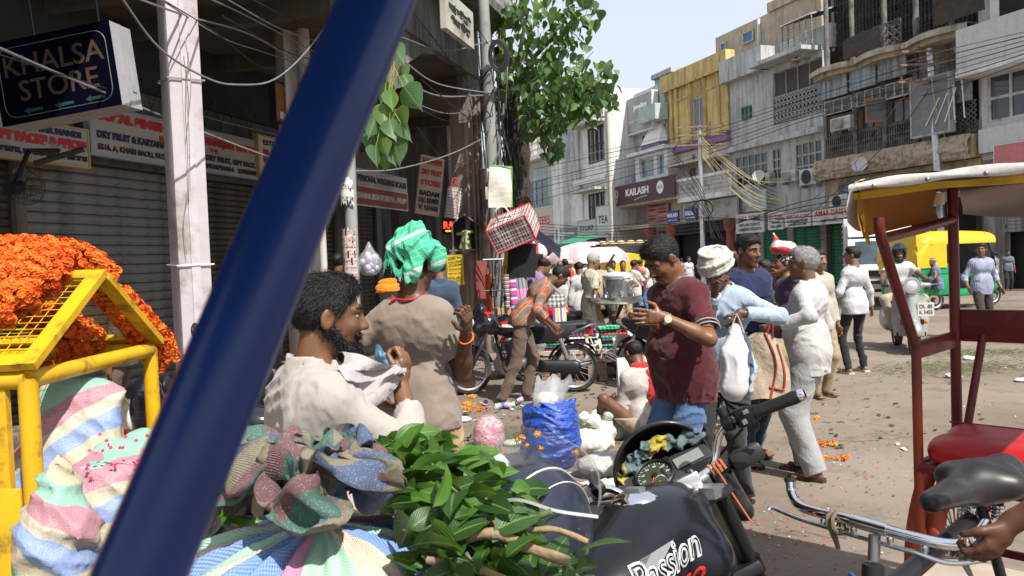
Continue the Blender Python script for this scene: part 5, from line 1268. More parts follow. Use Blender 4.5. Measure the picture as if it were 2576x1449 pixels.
def motorbike(label,loc,rz,lean=-9,steer=25,tank=BLK,side=BLK,cowl=BLK,group='parked motorcycles',sc_=1.0,hero=False,name='motorcycle'):
 o=thing('motorcycle',label,'motorcycle',loc,rz,None if hero else group);o.rotation_euler=Euler((0,math.radians(lean),rz));o.scale=(sc_,)*3
 rk=math.radians(26);hd=V((0,.40,.84));St=Matrix.Translation(hd)@Matrix.Rotation(-rk*-1,4,'X')@Matrix.Rotation(math.radians(steer),4,'Z')@Matrix.Rotation(rk*-1,4,'X')@Matrix.Translation(-hd)
 fa,ra=V((0,.71,.29)),V((0,-.57,.29))
 add_wheel(o,fa,.29,.04,'front_wheel',St);add_wheel(o,ra,.29,.045,'rear_wheel')
 m=MB()
 for s_ in LS:m.tube([fa+V((s_*.075,0,0)),fa+V((s_*.075,-.16,.33))],.026,8,T=St);m.tube([fa+V((s_*.075,-.15,.31)),hd+V((s_*.075,.0,.06))],.016,8,T=St)
 m.box(hd+V((0,0,.05)),(.2,.06,.03));m.build('fork',DSTL,o,smooth=40)
 mg=MB();pts=arcpts(fa,.325,20,165);mg.grid(lambda u,v:(lambda p,k:V(((u-.5)*.1,p.y,p.z))+(p-fa).normalized()*(-.025*(2*u-1)**2))(pts[min(14,round(v*14))],0),6,14,T=St);mg.build('front_mudguard',cowl,o,smooth=60)
 mg=MB();pts=arcpts(ra,.335,150,20);mg.grid(lambda u,v:(lambda p,k:V(((u-.5)*.13,p.y,p.z))+(p-ra).normalized()*(-.03*(2*u-1)**2))(pts[min(14,round(v*14))],0),6,14);mg.build('rear_mudguard',BLK,o,smooth=60)
 hb=[(-.36,.14,.17),(-.24,.20,.18),(-.15,.25,.15),(-.07,.27,.08),(.07,.27,.08),(.15,.25,.15),(.24,.20,.18),(.36,.14,.17)]
 hb=[V(p)+V((0,.13,.80))for p in hb]
 if not hero:MB().tube(spline(hb,4),.011,8,T=St).build('handlebar',CHR,o,smooth=50)
 for i,j in()if hero else((0,1),(7,6)):MB().tube([hb[i],hb[i].lerp(hb[j],.85)],.017,8,T=St).build('grip',BLK,o,smooth=40)
 for s_ in LS:
  if not hero:MB().tube(spline([V((s_*.2,.34,.98)),V((s_*.26,.36,1.1)),V((s_*.30,.33,1.17))],3),.006,6,T=St).build('mirror_stem',BLK,o)
  if not hero:MB().ell(V((0,0,0)),(.06,.018,.042),12,8,0,St@Matrix.Translation((s_*.33,.33,1.19))).build('mirror',BLK,o,smooth=60)
  if not hero:MB().ell(V((0,0,0)),(.028,.03,.022),10,7,0,St@Matrix.Translation((s_*.17,.5,.82))).build('indicator',ORG,o,smooth=60)
  MB().ell(V((0,0,0)),(.026,.03,.02),10,7,0,Matrix.Translation((s_*.13,-.72,.66))).build('indicator',ORG,o,smooth=60)
  MB().tube([V((s_*.11,-.52,.31)),V((s_*.12,-.40,.68))],.012,6).tube([V((s_*.115,-.49,.40)),V((s_*.12,-.41,.64))],.028,10).build('shock_absorber',DSTL,o,smooth=30)
 m=MB();m.tube([hd,V((0,.3,.42)),V((0,-.1,.3))],.022,8).tube([hd,V((0,-.1,.72)),V((0,-.62,.74))],.02,8)
 for s_ in LS:m.tube([V((s_*.09,-.1,.33)),ra+V((s_*.09,0,0))],.018,8).tube([V((s_*.1,-.1,.70)),V((s_*.12,-.78,.76))],.013,6)
 m.build('frame',BLK,o,smooth=40)
 q=SD();q.ell((0,.08,.38),(.12,.19,.12),.03);q.cap((0,.14,.45),(0,.2,.62),.085,.08,.02);q.cap((-.16,.05,.36),(.16,.02,.36),.085,None,.03);v,f=q.mesh(.016);link('engine',np_mesh('engine',v,f,[M('engine_alloy',(.13,.13,.13),.5,.7,v=.25,dirt=(.06,.045,.035),da=.5)]),o)
 m=MB()
 for k in range(6):m.box(V((0,.15+.012*k,.48+.03*k)),(.2,.17,.007))
 m.build('cooling_fins',M('engine_fin',(.08,.08,.08),.5,.6),o,kind='stuff')
 MB().tube(spline([V((.1,.27,.5)),V((.13,.3,.3)),V((.14,.1,.2)),V((.14,-.25,.24)),V((.15,-.4,.27))],4),.02,8).tube([V((.15,-.35,.26)),V((.16,-.85,.36))],.042,12).build('exhaust',CHR,o,smooth=45)
 if hero:return o,St
 q=SD();q.ell((0,.56,.86),(.12,.11,.17),.03);q.ell((0,.55,1.02),(.10,.07,.08),.05);v,f=q.mesh(.012);v=np.array([tuple(St@V(p))for p in v]);link('headlamp_cowl',np_mesh('headlamp_cowl',v,f,[cowl]),o)
 MB().ell(V((0,0,0)),(.085,.03,.075),16,9,0,St@Matrix.Translation((0,.655,.86))).build('headlamp',LAMP,o,smooth=60)
 q=SD();q.ell((0,.13,.80),(.135,.30,.125),.03);q.ell((0,.22,.86),(.11,.16,.08),.06)
 for s_ in LS:q.ell((s_*.19,-.14,.74),(.09,.2,.1),.04,None,1)
 v,f=q.mesh(.014);to=link('fuel_tank',np_mesh('fuel_tank',v,f,[tank]),o)
 MB().lathe([(.045,0),(.045,.01),(.03,.018)],14,T=Matrix.Translation((0,.16,.922))).build('fuel_cap',CHR,to,smooth=40)
 q=SD();q.cap((0,-.14,.76),(0,-.70,.80),.07,.06,.02,(1,0,0),1.9);v,f=q.mesh(.016);link('seat',np_mesh('seat',v,f,[M('seat_vinyl',(.016,.016,.018),.5,b=.15)]),o)
 for s_ in LS:MB().prism([(-.02,.70),(-.1,.58),(-.36,.60),(-.62,.72),(-.6,.78),(-.1,.78)],-.011,.011,0,Matrix.Translation((s_*.12,0,0))@Matrix.Rotation(PI/2,4,'Z')).build('side_panel',side,o,bevel=.006)
 q=SD();q.cap((-.13,-.06,.33),(-.13,-.57,.3),.07,.085,.02,(1,0,0),.5);v,f=q.mesh(.014);link('chain_cover',np_mesh('chain_cover',v,f,[BLK]),o)
 MB().tube(spline([V((-.13,-.55,.7)),V((-.15,-.75,.78)),V((0,-.84,.80)),V((.15,-.75,.78)),V((.13,-.55,.7))],4),.012,6).build('grab_rail',DSTL,o,smooth=50)
 MB().box(V((0,-.77,.72)),(.12,.07,.07)).build('tail_lamp',REDL,o,bevel=.012)
 MB().box(V((0,-.80,.56)),(.2,.012,.15),rot(-20)).build('number_plate',PLATE,o)
 MB().tube([V((-.1,.0,.3)),V((-.26,-.1,.03))],.012,6).build('side_stand',BLK,o)
 return o,St
TVS,St_=motorbike('black commuter motorcycle with red and white flashes behind the man in plaid',(V(W(1205,960,9.75))+V(W(1425,960,9.55)))/2*V((1,1,0))if False else((W(1205,960,9.75).x+W(1425,960,9.55).x)/2+.06,9.6,0),math.radians(86),lean=6,steer=22,tank=M('tank_black',(.012,.013,.02),.15,v=.05,coat=.5),side=BLK,cowl=M('tank_black'))
for k,(c,zz)in enumerate((((.5,.02,.015),0),((.62,.6,.58),.035))):
 m=MB();m.prism([(.38,.84-zz),(.1,.9-zz),(.16,.83-zz),(-.12,.84-zz),(.12,.76-zz),(.08,.82-zz)],-.002,.002,0,Matrix.Translation((-.137,0,0))@Matrix.Rotation(PI/2,4,'Z'));m.build('flash_decal',M('flash%d'%k,c,.4,v=.05),TVS)
text('TVS',.05,WPAINT,TVS,(-.139,.36,.88),(90,0,-90))
mk,_=motorbike('red motorcycle parked behind the man in plaid shirt with its mirrors raised',(W(1420,800,12.0).x,12.0,0),math.radians(70),tank=M('tank_red',(.35,.015,.02),.2,coat=.4),cowl=M('tank_red'))
mk2,_=motorbike('dark motorcycle standing beside the food tray with an orange indicator',(W(1655,800,9.3).x,9.3,0),math.radians(-150),tank=BLK)
mk3,_=motorbike('black motorcycle with red tail lamp behind the bearded man',(-1.38,4.35,0),math.radians(75),tank=M('tank_black'),cowl=M('tank_black'))
mk4,_=motorbike('dark scooter like motorcycle parked under the arcade behind the bearded man',(W(735,850,5.3).x,5.3,0),math.radians(150),tank=M('tank_black'))
mk5,_=motorbike('motorcycle behind the girl in the crowd at right centre',(W(1975,700,11).x,11.5,0),math.radians(100),tank=M('tank_red'))
hl=thing('helmet','black helmet with red hand drawn strokes and yellow flame hung on the motorcycle mirror','helmet',W(1224,815,9.3));hl.rotation_euler=(.5,.3,1.4)
def helmet_sd(o,mat,vis=True):
 q=SD();q.ell((0,0,0),(.125,.15,.135),.02);q.cap((-.07,.05,-.1),(.07,.05,-.1),.06,None,.04);q.ell((0,0,-.14),(.09,.105,.1),.02,None,1);q.ell((0,.15,-.01),(.105,.07,.055),.015,None,1);v,f=q.mesh(.009);return link('shell',np_mesh('shell',v,f,[mat]),o),v,f
helmet_sd(hl,M('helmet_black',(.01,.01,.012),.15,coat=.6,v=.1))
m=MB();[m.tube(spline([(-.12+.0,-.02+.035*k,.06+.02*k),(-.09,.02+.03*k,.105-.01*k),(-.03,-.03+.03*k,.135)],3),.006,5)for k in range(3)];m.build('red_strokes',M('red_ink',(.7,.02,.01),.4),hl)
# auto rickshaws, van, scooter
AYEL=M('auto_yellow',(.62,.40,.015),.45,v=.1,dirt=(.34,.23,.05),da=.3);AGRN=M('auto_green',(.01,.26,.10),.35,v=.1,dirt=(.03,.12,.06),da=.3)
def auto(label,loc,rz):
 o=thing('auto_rickshaw',label,'auto rickshaw',loc,rz,'green and yellow auto rickshaws')
 add_wheel(o,V((0,1.25,.22)),.22,.055,'front_wheel',spokes=0);add_wheel(o,V((.55,-.72,.22)),.22,.06,'rear_wheel',spokes=0);add_wheel(o,V((-.55,-.72,.22)),.22,.06,'rear_wheel',spokes=0)
 m=MB();m.bx(-.62,.62,-1.15,-.35,.32,.78);m.bx(-.6,.6,-.35,.55,.28,.42);m.build('rear_body',AGRN,o,bevel=.05)
 for s_ in LS:
  MB().prism([(-1.15,.78),(-1.15,1.0),(-.35,1.0),(-.22,.78)],-.02,.02,0,Matrix.Translation((s_*.60,0,0))@Matrix.Rotation(PI/2,4,'Z')).build('side_panel',AGRN,o,bevel=.01)
  MB().tube(spline([(s_*.6,.62,.42),(s_*.55,.85,.9),(s_*.5,.62,1.62)],4),.022,6).build('front_post',BLK,o,smooth=40);MB().tube([(s_*.6,-.35,.8),(s_*.58,-.32,1.6)],.02,6).build('rear_post',BLK,o)
 q=SD();q.cap((-.2,.95,.62),(.2,.95,.62),.2,None,.05);q.cap((0,1.0,.45),(0,1.2,.45),.2,.17,.1);q.cap((-.45,.6,.6),(.45,.6,.6),.14,None,.1);v,f=q.mesh(.025);link('front_cowl',np_mesh('front_cowl',v,f,[AGRN]),o)
 MB().grid(lambda u,v:V((.5*(u-.5)*2*(1-.1*v),.93-.3*v+.1*(1-(2*u-1)**2),.85+.72*v)),10,6).build('windscreen',glassy('windscreen',(.1,.12,.12),.05,.55),o,smooth=60)
 def roof(u,v):
  a=PI*(u);yy=-1.18+2.0*v
  if v<.12:return V((.66*math.cos(a),-1.2+.02*v,.95+(.72*math.sin(a)**.35 if math.sin(a)>0 else 0)*(.2+.8*v/.12)*1.0))
  return V((.66*math.cos(a)*(1-.08*v),yy,1.42+.30*(max(0,math.sin(a))**.6)*(1-.12*(2*v-1)**2)))
 MB().grid(roof,18,14).build('canopy',AYEL,o,smooth=60)
 MB().grid(lambda u,v:V((.62*(2*u-1),-1.19-.03*math.sin(PI*u),.8+.85*v)),8,5).build('rear_curtain',AYEL,o,smooth=60)
 for s_ in LS:MB().grid(lambda u,v:V((s_*.645,-1.18+.72*u,.92+.55*v)),4,4).build('side_curtain',AYEL,o)
 MB().bx(-.5,.5,-.95,-.45,.5,.78).bx(-.5,.5,-1.0,-.9,.78,1.2).build('passenger_seat',BLK,o,bevel=.04);MB().bx(-.2,.2,.1,.4,.45,.72).build('driver_seat',BLK,o,bevel=.04)
 MB().lathe([(.0,0),(.09,.02),(.1,.06),(.085,.1)],14,T=Matrix.Translation((0,1.25,.72))@Matrix.Rotation(-PI/2,4,'X')).build('headlamp',LAMP,o,smooth=50)
 MB().tube([(-.25,.75,1.0),(.25,.75,1.0)],.015,6).build('handlebar',BLK,o)
 for s_ in LS:MB().ell((s_*.62,.72,1.1),(.06,.02,.05),8,6).build('mirror',BLK,o,smooth=60);MB().bx(s_*.5-.05,s_*.5+.05,-1.18,-1.155,.5,.6).build('tail_lamp',REDL,o)
 q=MB();pts=arcpts(V((0,1.25,.22)),.27,10,170);q.grid(lambda u,v:V(((u-.5)*.2,pts[round(v*14)].y,pts[round(v*14)].z-.03*(2*u-1)**2)),4,14);q.build('front_mudguard',AGRN,o,smooth=60)
 return o
a1=auto('green and yellow auto rickshaw side on with a boy sitting in it at right',(W(2385,700,20).x,20.2,0),math.radians(-78));a1.scale=(1.12,)*3
a2=auto('yellow topped auto rickshaw seen from behind past the food tray',(W(1545,700,27).x,27,0),math.radians(14))
VW=M('van_white',(.62,.62,.61),.3,v=.05,dirt=(.35,.33,.3),da=.25,coat=.3)
vn=thing('delivery_van','white boxy delivery van with dark windscreen parked before the tiled building','van',(W(2236,700,22.5).x,23.2,0),math.radians(158))
MB().prism([(1.9,.45),(1.9,1.0),(1.72,1.12),(1.38,1.82),(.55,1.86),(.5,.45)],-.8,.8,0,Matrix.Rotation(PI/2,4,'Z')).build('cab',VW,vn,bevel=.06)
MB().bx(-.88,.88,-2.1,.42,.75,2.42).build('cargo_box',VW,vn,bevel=.03)
m=MB()
for s_ in LS:
 for k in range(9):m.bx(s_*.9-.012,s_*.9+.012,-2.08,.4,.9+.165*k,.93+.165*k)
m.build('box_ribs',M('van_rib',(.45,.45,.45),.5),vn,kind='stuff')
MB().grid(lambda u,v:V((.66*(2*u-1)*(1-.1*v),1.735-.31*v,1.13+.62*v)),6,4).build('windscreen',M('van_glass',(.035,.06,.075),.05,v=.6,vs=3,sp=.9),vn)
for s_ in LS:
 MB().prism([(1.52,1.15),(1.3,1.7),(.75,1.7),(.75,1.15)],-.006,.006,0,Matrix.Translation((s_*.808,0,0))@Matrix.Rotation(PI/2,4,'Z')).build('side_window',M('van_glass'),vn)
 MB().bx(s_*.52-.17,s_*.52+.17,1.86,1.925,.78,.98).build('headlamp',LAMP,vn,bevel=.03);MB().bx(s_*.62-.08,s_*.62+.08,1.9,1.93,.99,1.05).build('indicator',ORG,vn)
 MB().box(V((s_*.98,1.5,1.25)),(.12,.05,.22)).build('mirror',BLK,vn,bevel=.02)
 for y in(1.25,-1.5):add_wheel(vn,V((s_*.7,y,.33)),.33,.09,'wheel',spokes=0)
MB().bx(-.82,.82,1.85,1.98,.38,.68).build('bumper',BLK,vn,bevel=.04);MB().bx(-.3,.3,1.885,1.93,.80,.96).build('grille',BLK,vn);MB().bx(-.75,.75,-2.0,.5,.45,.72).build('chassis',BLK,vn)
MB().prism([(1.3,1.88),(.45,1.88),(.45,2.3)],-.78,.78,0,Matrix.Rotation(PI/2,4,'Z')).build('roof_deflector',VW,vn,bevel=.03);MB().bx(-.22,.22,1.985,1.995,.46,.60).build('number_plate',PLATE,vn);text('ACE',.09,DKB,vn,(.62,1.93,1.06),(90,0,180))
m=MB();m.add([(.55,1.935,.99),(.69,1.935,.99),(.62,1.935,1.12)],[(0,1,2)]);m.build('warning_triangle',ORG,vn)
scx,scy=W(2285,870,12.3).x,12.35
sco=thing('scooter','silver vintage style scooter ridden toward the camera with round headlamp','scooter',(scx,scy,0),math.radians(163))
SILV=M('scooter_silver',(.44,.45,.42),.3,.55,v=.1,dirt=(.2,.18,.14),da=.3)
add_wheel(sco,V((0,.62,.24)),.24,.055,'front_wheel',spokes=0);add_wheel(sco,V((.05,-.55,.24)),.24,.055,'rear_wheel',spokes=0)
MB().grid(lambda u,v:V((.27*(2*u-1)*(1-.35*abs(v-.45)),.52-.12*v-.16*(2*u-1)**2,.25+.62*v)),10,8).build('leg_shield',SILV,sco,smooth=60)
q=SD();q.cap((0,.50,.34),(0,.43,.84),.1,.085,.03,(1,0,0),1.2);v,f=q.mesh(.015);link('horn_cover',np_mesh('horn_cover',v,f,[SILV]),sco)
q=SD();q.ell((0,.66,.34),(.11,.25,.17),.02);q.cut((0,.6,.28),(0,0,-1));v,f=q.mesh(.015);link('front_mudguard',np_mesh('front_mudguard',v,f,[SILV]),sco)
for s_ in LS:q=SD();q.ell((s_*.2,-.45,.45),(.12,.34,.2),.03);v,f=q.mesh(.018);link('side_cowl',np_mesh('side_cowl',v,f,[SILV]),sco)
q=SD();q.cap((0,-.05,.74),(0,-.6,.74),.075,None,.02,(1,0,0),1.8);v,f=q.mesh(.018);link('seat',np_mesh('seat',v,f,[BLK]),sco)
MB().bx(-.2,.2,-.25,.42,.25,.3).bx(-.1,.1,-.6,.1,.3,.68).build('floor_board',BLK,sco)
q=SD();q.cap((-.1,.42,1.0),(.1,.42,1.0),.065,None,.02);q.cap((-.1,.42,1.0),(-.27,.36,1.0),.045,.03,.03);q.cap((.1,.42,1.0),(.27,.36,1.0),.045,.03,.03);v,f=q.mesh(.014);link('headset',np_mesh('headset',v,f,[SILV]),sco)
MB().lathe([(.0,0),(.115,.0),(.125,.03),(.11,.075),(.06,.09),(0,.095)],20,T=Matrix.Translation((0,.46,1.0))@Matrix.Rotation(-PI/2,4,'X')).build('headlamp',LAMP,sco,smooth=50);MB().lathe([(.112,0),(.128,0),(.132,.05),(.115,.08)],20,T=Matrix.Translation((0,.465,1.0))@Matrix.Rotation(-PI/2,4,'X')).build('lamp_ring',CHR,sco,smooth=50)
for s_ in LS:MB().tube([(s_*.27,.36,1.0),(s_*.38,.33,1.0)],.02,8).build('grip',BLK,sco);MB().tube(spline([(s_*.25,.38,1.02),(s_*.33,.42,1.1),(s_*.35,.4,1.18)],3),.006,5).build('mirror_stem',CHR,sco)
MB().bx(-.29,-.07,.535,.545,.55,.75).build('number_plate',PLATE,sco);text('DL 8S',.08,BLKP,sco,(-.18,.548,.69),(90,0,180),width=.17);text('K 3455',.08,BLKP,sco,(-.18,.548,.605),(90,0,180),width=.17)
MB().bx(-.16,.16,.49,.51,.42,.5).build('grille',BLK,sco);MB().ell((-.19,.5,.46),(.03,.02,.03),8,6).build('indicator',ORG,sco,smooth=60)
# people in the middle and far
def C(n,c=None,*a,**k):return cloth(n,c,*a,**k)
LBL=stripes('light_blue_stripe',[(0,.02,[(0,(.36,.38,.46)),(.55,(.16,.18,.30))],1)],r=.85)
CRS=stripes('cream_stripe',[(0,.03,[(0,(.48,.44,.37)),(.75,(.28,.25,.2))],1)],r=.9,wrink=.5,ws=14)
PLAID=stripes('orange_plaid',[(2,.105,[(0,(.16,.125,.105)),(.46,(.4,.36,.32)),(.50,(.42,.10,.02)),(.84,(.4,.36,.32)),(.88,(.16,.125,.105))],1),(0,.085,[(0,(.15,.135,.125)),(.44,(.42,.38,.34)),(.49,(.42,.10,.02)),(.84,(.42,.38,.34)),(.89,(.15,.135,.125))],.5)],r=.9,rt=(-42,0,0),wrink=.4)
GRYT=C('grey_trousers',(.22,.22,.22));BLKT=C('black_trousers',(.018,.018,.022));JEAN=C('blue_jeans',(.075,.145,.28),.3,.35,20,dirt=(.2,.28,.4),da=.3);WHT=C('white_cotton',(.44,.43,.42),.06);CREAM=C('cream_cotton',(.37,.335,.27));KHA=C('khaki',(.30,.23,.14));BRT=C('brown_trousers',(.115,.08,.06))
def crowd(label,x,y,D,face,top,topm,botm,**k):
 kw=dict(h=.02,top=top,topm=topm,bot='trousers',botm=botm,tone=R.choice(((.17,.085,.048),(.13,.062,.035),(.20,.105,.06))),seed=R.randint(1,99),collar=True,group=k.pop('group','shoppers in the crowd'));kw.update(k)
 return person(label,(x,y),D,face,**kw)
S_='shirt'
plm=person('man in orange plaid shirt and brown trousers bending over a motorcycle seat',(1408,692),9.05,face=-80,H=1.72,lean=50,hpitch=48,h=.013,rh=W(1392,818,8.75),lh=W(1385,822,9.2),feet=((.10,-.25),(-.12,.05)),top=S_,topm=PLAID,sleeve=.8,bot='trousers',botm=BRT,collar=True,strand=900,shoe=RUB,hem=.06,tone=(.14,.07,.04))
crowd('balding man in purple checked shirt stooping behind the man in plaid',1372,690,10.6,-70,S_,C('purple_check',(.25,.16,.34)),GRYT,lean=28,hair='bald',H=1.7,hpitch=25)
crowd('grey haired man in cream striped shirt and pale trousers watching the stall',1494,668,11.6,-75,S_,CRS,C('pale_trousers',(.33,.36,.31)),hairm=HAIRG,H=1.66,sleeve=.42,hpitch=15,rh=(.23,.05,.82),legw=1.25,h=.015,lean=4,hem=.2)
crowd('man in white shirt and jeans seen from behind by the bag stall',1456,676,13.2,20,S_,WHT,JEAN,sleeve=.85,hpitch=25)
crowd('man with white cloth wound on his head among far shoppers',1408,668,17,170,S_,C('pale_grey',(.45,.45,.45)),GRYT,hair='none',sleeve=.9);
tb_=crowd('man in white turban far off behind the plaid shirt',1432,666,21,150,S_,WHT,KHA,hair='none');turban(tb_,WHT,h=.02)
crowd('man in bright red shirt among far shoppers',1421,663,19,10,S_,C('bright_red',(.55,.04,.03)),BLKT)
crowd('man with moustache in blue and white top before the yellow auto rickshaw',1541,668,16.5,195,S_,C('pale_blue_top',(.30,.40,.55)),GRYT,moust=True,rh=(.1,.3,1.2))
tr_=crowd('man in cream shirt carrying a loaded tray on his head',1567,668,15.5,175,S_,CREAM,KHA,rh=(.22,.1,1.78),lh=(-.24,.12,1.15),relb=(1,.2,-.1),hair='none')
crowd('man in white shirt and jeans beside the tray carrier',1596,666,17,-60,S_,WHT,JEAN,rh=(.05,.4,1.25),hair='short')
crowd('man in pink shirt and dark trousers in the far street',1611,662,24,-70,S_,C('pink_shirt',(.52,.16,.22)),BLKT,rh=(.1,.4,1.2))
crowd('man in blue cap and white shirt facing the man in pink',1628,664,22,60,S_,WHT,JEAN,rh=(.1,.4,1.2),hair='bald',hairm=C('cap_blue',(.15,.22,.35)))
crowd('man in dusty red shirt far behind the phone user',1660,672,27,100,S_,C('dusty_red',(.3,.05,.05)),BLKT)
for i,(x,y,D,f,c)in enumerate(((1335,672,21,160,(.42,.4,.38)),(1358,670,23,-160,(.06,.09,.2)),(1376,668,26,120,(.5,.48,.42)),(1392,667,30,30,(.1,.22,.16)),(1446,664,30,170,(.5,.35,.1)),(1470,664,26,10,(.45,.48,.55)),(1530,660,34,100,(.3,.1,.12)),(1585,659,36,-20,(.48,.47,.45)),(1648,657,38,60,(.12,.14,.3)),(1680,655,40,140,(.5,.5,.48)),(1714,655,36,20,(.35,.2,.1)),(1733,652,30,200,(.5,.48,.5)))):
 crowd('distant figure in a %s top %s'%(('grey','navy','cream','dark green','ochre','pale blue','dull red','off white','indigo','white','brown','lilac white')[i],('left of the stall crowd','near the white scarf','by the far shutters','beneath the lamp pole','past the red shirt','before the umbrella','beyond the yellow auto','near the red column','by the left column foot','under the KAILASH board','right of the red column','behind the phone user')[i]),x,y,D,f,S_,C('far_top%d'%i,c),R.choice((GRYT,BLKT,JEAN,KHA)),h=.026,sleeve=R.choice((.45,.9)),collar=False)
ym=person('slim young man in white long sleeved top and black jeans looking left',(2143,642),10.2,face=15,h=.013,hyaw=45,top='long_sleeve_top',topm=C('bright_white_top',(.46,.46,.48),.05),sleeve=.97,hem=.13,bot='jeans',botm=BLKT,legw=.84,inf=.009,feet=((.17,.06),(-.14,-.02)),rh=(.33,.08,.86),lh=(-.22,.22,1.0),shoe=M('sandal_cream',(.5,.46,.38),.7),strand=900,tone=(.2,.105,.06),wsc=.85)
MB().tube([ym['Wr'][0]*ym['S']+V((.03*math.cos(a),.03*math.sin(a),.05))for a in[2*PI*k/12 for k in range(12)]],.011,6,closed=True).build('bracelet',M('bracelet_red',(.4,.03,.03),.4),ym['root'])
rd=person('scooter rider in white shirt with black helmet and white moustache',(2276,645),12.45,face=163,H=1.74,sit=.80,seat_z=0,h=.014,top=S_,topm=C('rider_white',(.45,.44,.43),.06),sleeve=.42,bot='trousers',botm=C('beige_trousers',(.33,.29,.23)),belly=.035,moust=True,hairm=M('hair_white',(.5,.48,.45),.7),hair='none',feet=((.16,.40,.36),(-.16,.40,.36)),kneeh=((.6,1,.5),(-.6,1,.5)),rh=(.32,.50,1.03),lh=(-.32,.50,1.03),tone=(.13,.06,.035),collar=True,cat='person')
rd['root'].location.x,rd['root'].location.y=scx+.04,scy+.28
q=SD();hp=rd['hp'];RH_=rd['RH'];q.ell(hp(0,-.01,.035),(.115,.135,.125),.02,RH_);q.ell(hp(0,.0,-.06),(.108,.11,.1),.05,RH_);q.ell(hp(0,.125,-.035),(.085,.1,.085),.02,RH_,1);q.cap(hp(-.08,.12,.055),hp(.08,.12,.055),.018,None,.02)
q.cut(hp(0,0,-.12),(0,0,-1));ho=child_sd(rd,q,'helmet',M('helmet_black'),.01)
tw=person('man in blue striped shirt and dark trousers walking by the auto rickshaw',(2468,628),13.3,face=178,h=.013,hyaw=-35,top=S_,topm=LBL,sleeve=.75,bot='trousers',botm=C('dark_brown_trousers',(.045,.035,.032)),collar=True,feet=((.12,.16),(-.1,-.14)),strand=700,shoe=RUB,hem=.14,rh=(.30,.12,.92),lh=(-.31,.05,.9),tone=(.16,.08,.045))
by_=person('boy in blue clothes and striped cap sitting with a foot up in the auto rickshaw',(2345,658),19.3,face=75,H=1.5,sit=.62,h=.018,lean=14,top=S_,topm=C('boy_blue',(.10,.16,.30)),sleeve=.85,bot='trousers',botm=C('boy_blue2',(.11,.15,.27)),hair='bald',hairm=stripes('striped_cap',[(2,.03,[(0,(.05,.05,.05)),(.5,(.45,.42,.35))],1)]),feet=((.1,.34,.60),(-.1,.28,.60)),kneeh=((.3,1,.9),(-.3,1,.9)),rh=(.12,.48,.82),lh=(-.08,.46,.8),tone=(.2,.11,.065))
crowd('man in cream shirt partly hidden behind the grey haired man',2060,655,8.6,-160,S_,CREAM,KHA,h=.016,sleeve=.95)
gp=person('girl in black printed headscarf with a raised arm under a red bundle',(1968,664),8.0,face=95,H=1.58,h=.014,top='blouse',topm=C('dark_dress',(.05,.035,.06)),sleeve=.2,bot='skirt',botm=C('dark_dress2',(.06,.03,.05)),lunghi=True,rh=(.16,.12,1.5),relb=(1,.5,-.3),lh=(-.16,.12,1.5),hair='none',tone=(.2,.1,.055))
q=SD();hp=gp['hp'];q.ell(hp(0,-.02,.03),(.086,.105,.095),.01,gp['RH']);q.cap(hp(0,-.07,-.02),hp(0,-.08,-.16),.06,.05,.04);q.cut(hp(0,.06,.04),gp['RH']@V((0,.8,-.6)))
HSC=NT('printed_scarf');vo=HSC.n('TexVoronoi');HSC.put(vo.inputs['Vector'],HSC.co());vo.inputs['Scale'].default_value=40
child_sd(gp,q,'headscarf',HSC.fin(HSC.ramp(vo.outputs['Distance'],[(0,(.55,.53,.5)),(.28,(.012,.012,.014))]),.8),.01)
bd=thing('bundle','red and white plastic wrapped bundle carried on the head in the crowd','bundle',W(1972,640,8.0))
q=SD();q.ell((0,0,.06),(.13,.11,.075),.03);q.cap((-.06,0,.08),(-.1,0,.22),.045,.012,.05);v,f=q.mesh(.01,folds(.02,50,4));link('wrap',np_mesh('wrap',v,f,[stripes('bundle_wrap',[(2,.14,[(0,(.55,.5,.48)),(.35,(.55,.06,.08)),(.8,(.6,.58,.55))],1)],wob=.1,r=.4)]),bd)
crowd('young man seen over the blue shirt in the right hand crowd',1922,676,9.4,90,S_,C('dark_tee',(.06,.06,.07)),BLKT,h=.016)
crowd('person in grey tee standing close before the girl with the bundle',1943,690,8.8,85,S_,C('grey_tee',(.18,.17,.16)),BLKT,h=.016)
crowd('bald man glimpsed between the turban and the navy tee',1846,662,7.2,10,S_,C('dull_shirt',(.25,.2,.17)),GRYT,hair='bald',h=.014,tone=(.19,.1,.06))
for i,(x,y,D,f,c,lb)in enumerate(((2500,640,24.5,30,(.2,.19,.2),'man in grey walking in the dark shop mouth'),(2536,636,26,160,(.12,.14,.17),'dim figure inside the shop at far right'),(1818,660,19,60,(.4,.4,.42),'far figure in pale grey behind the turbaned man'),(1900,657,23,130,(.3,.3,.32),'far figure in grey right of the navy tee'))):crowd(lb,x,y,D,f,S_,C('shopper%d'%i,c),BLKT,h=.024)
crowd('man in green checked shirt behind the noticed pole',850,660,10.6,5,S_,C('green_check',(.08,.24,.10)),BLKT,h=.016)
ot=crowd('man in orange turban and light blue shirt beyond the beige tee',978,728,7.2,-50,S_,C('sky_check',(.16,.36,.55)),GRYT,h=.013,hair='none',beard=True,hairm=HAIRG,H=1.45);turban(ot,C('orange_turban',(.72,.20,.01),.12),5,.008)
crowd('man in dark denim shirt seen from behind beside the brown pillar',1105,690,9.0,10,S_,C('denim_shirt',(.045,.07,.12),.25),BLKT,h=.014,sleeve=.9,H=1.66)
crowd('person standing in shade behind the marigold barricade with sandals',300,800,7.8,90,S_,C('shade_shirt',(.05,.05,.05)),BRT,h=.018,H=1.5,shoe=RUB)
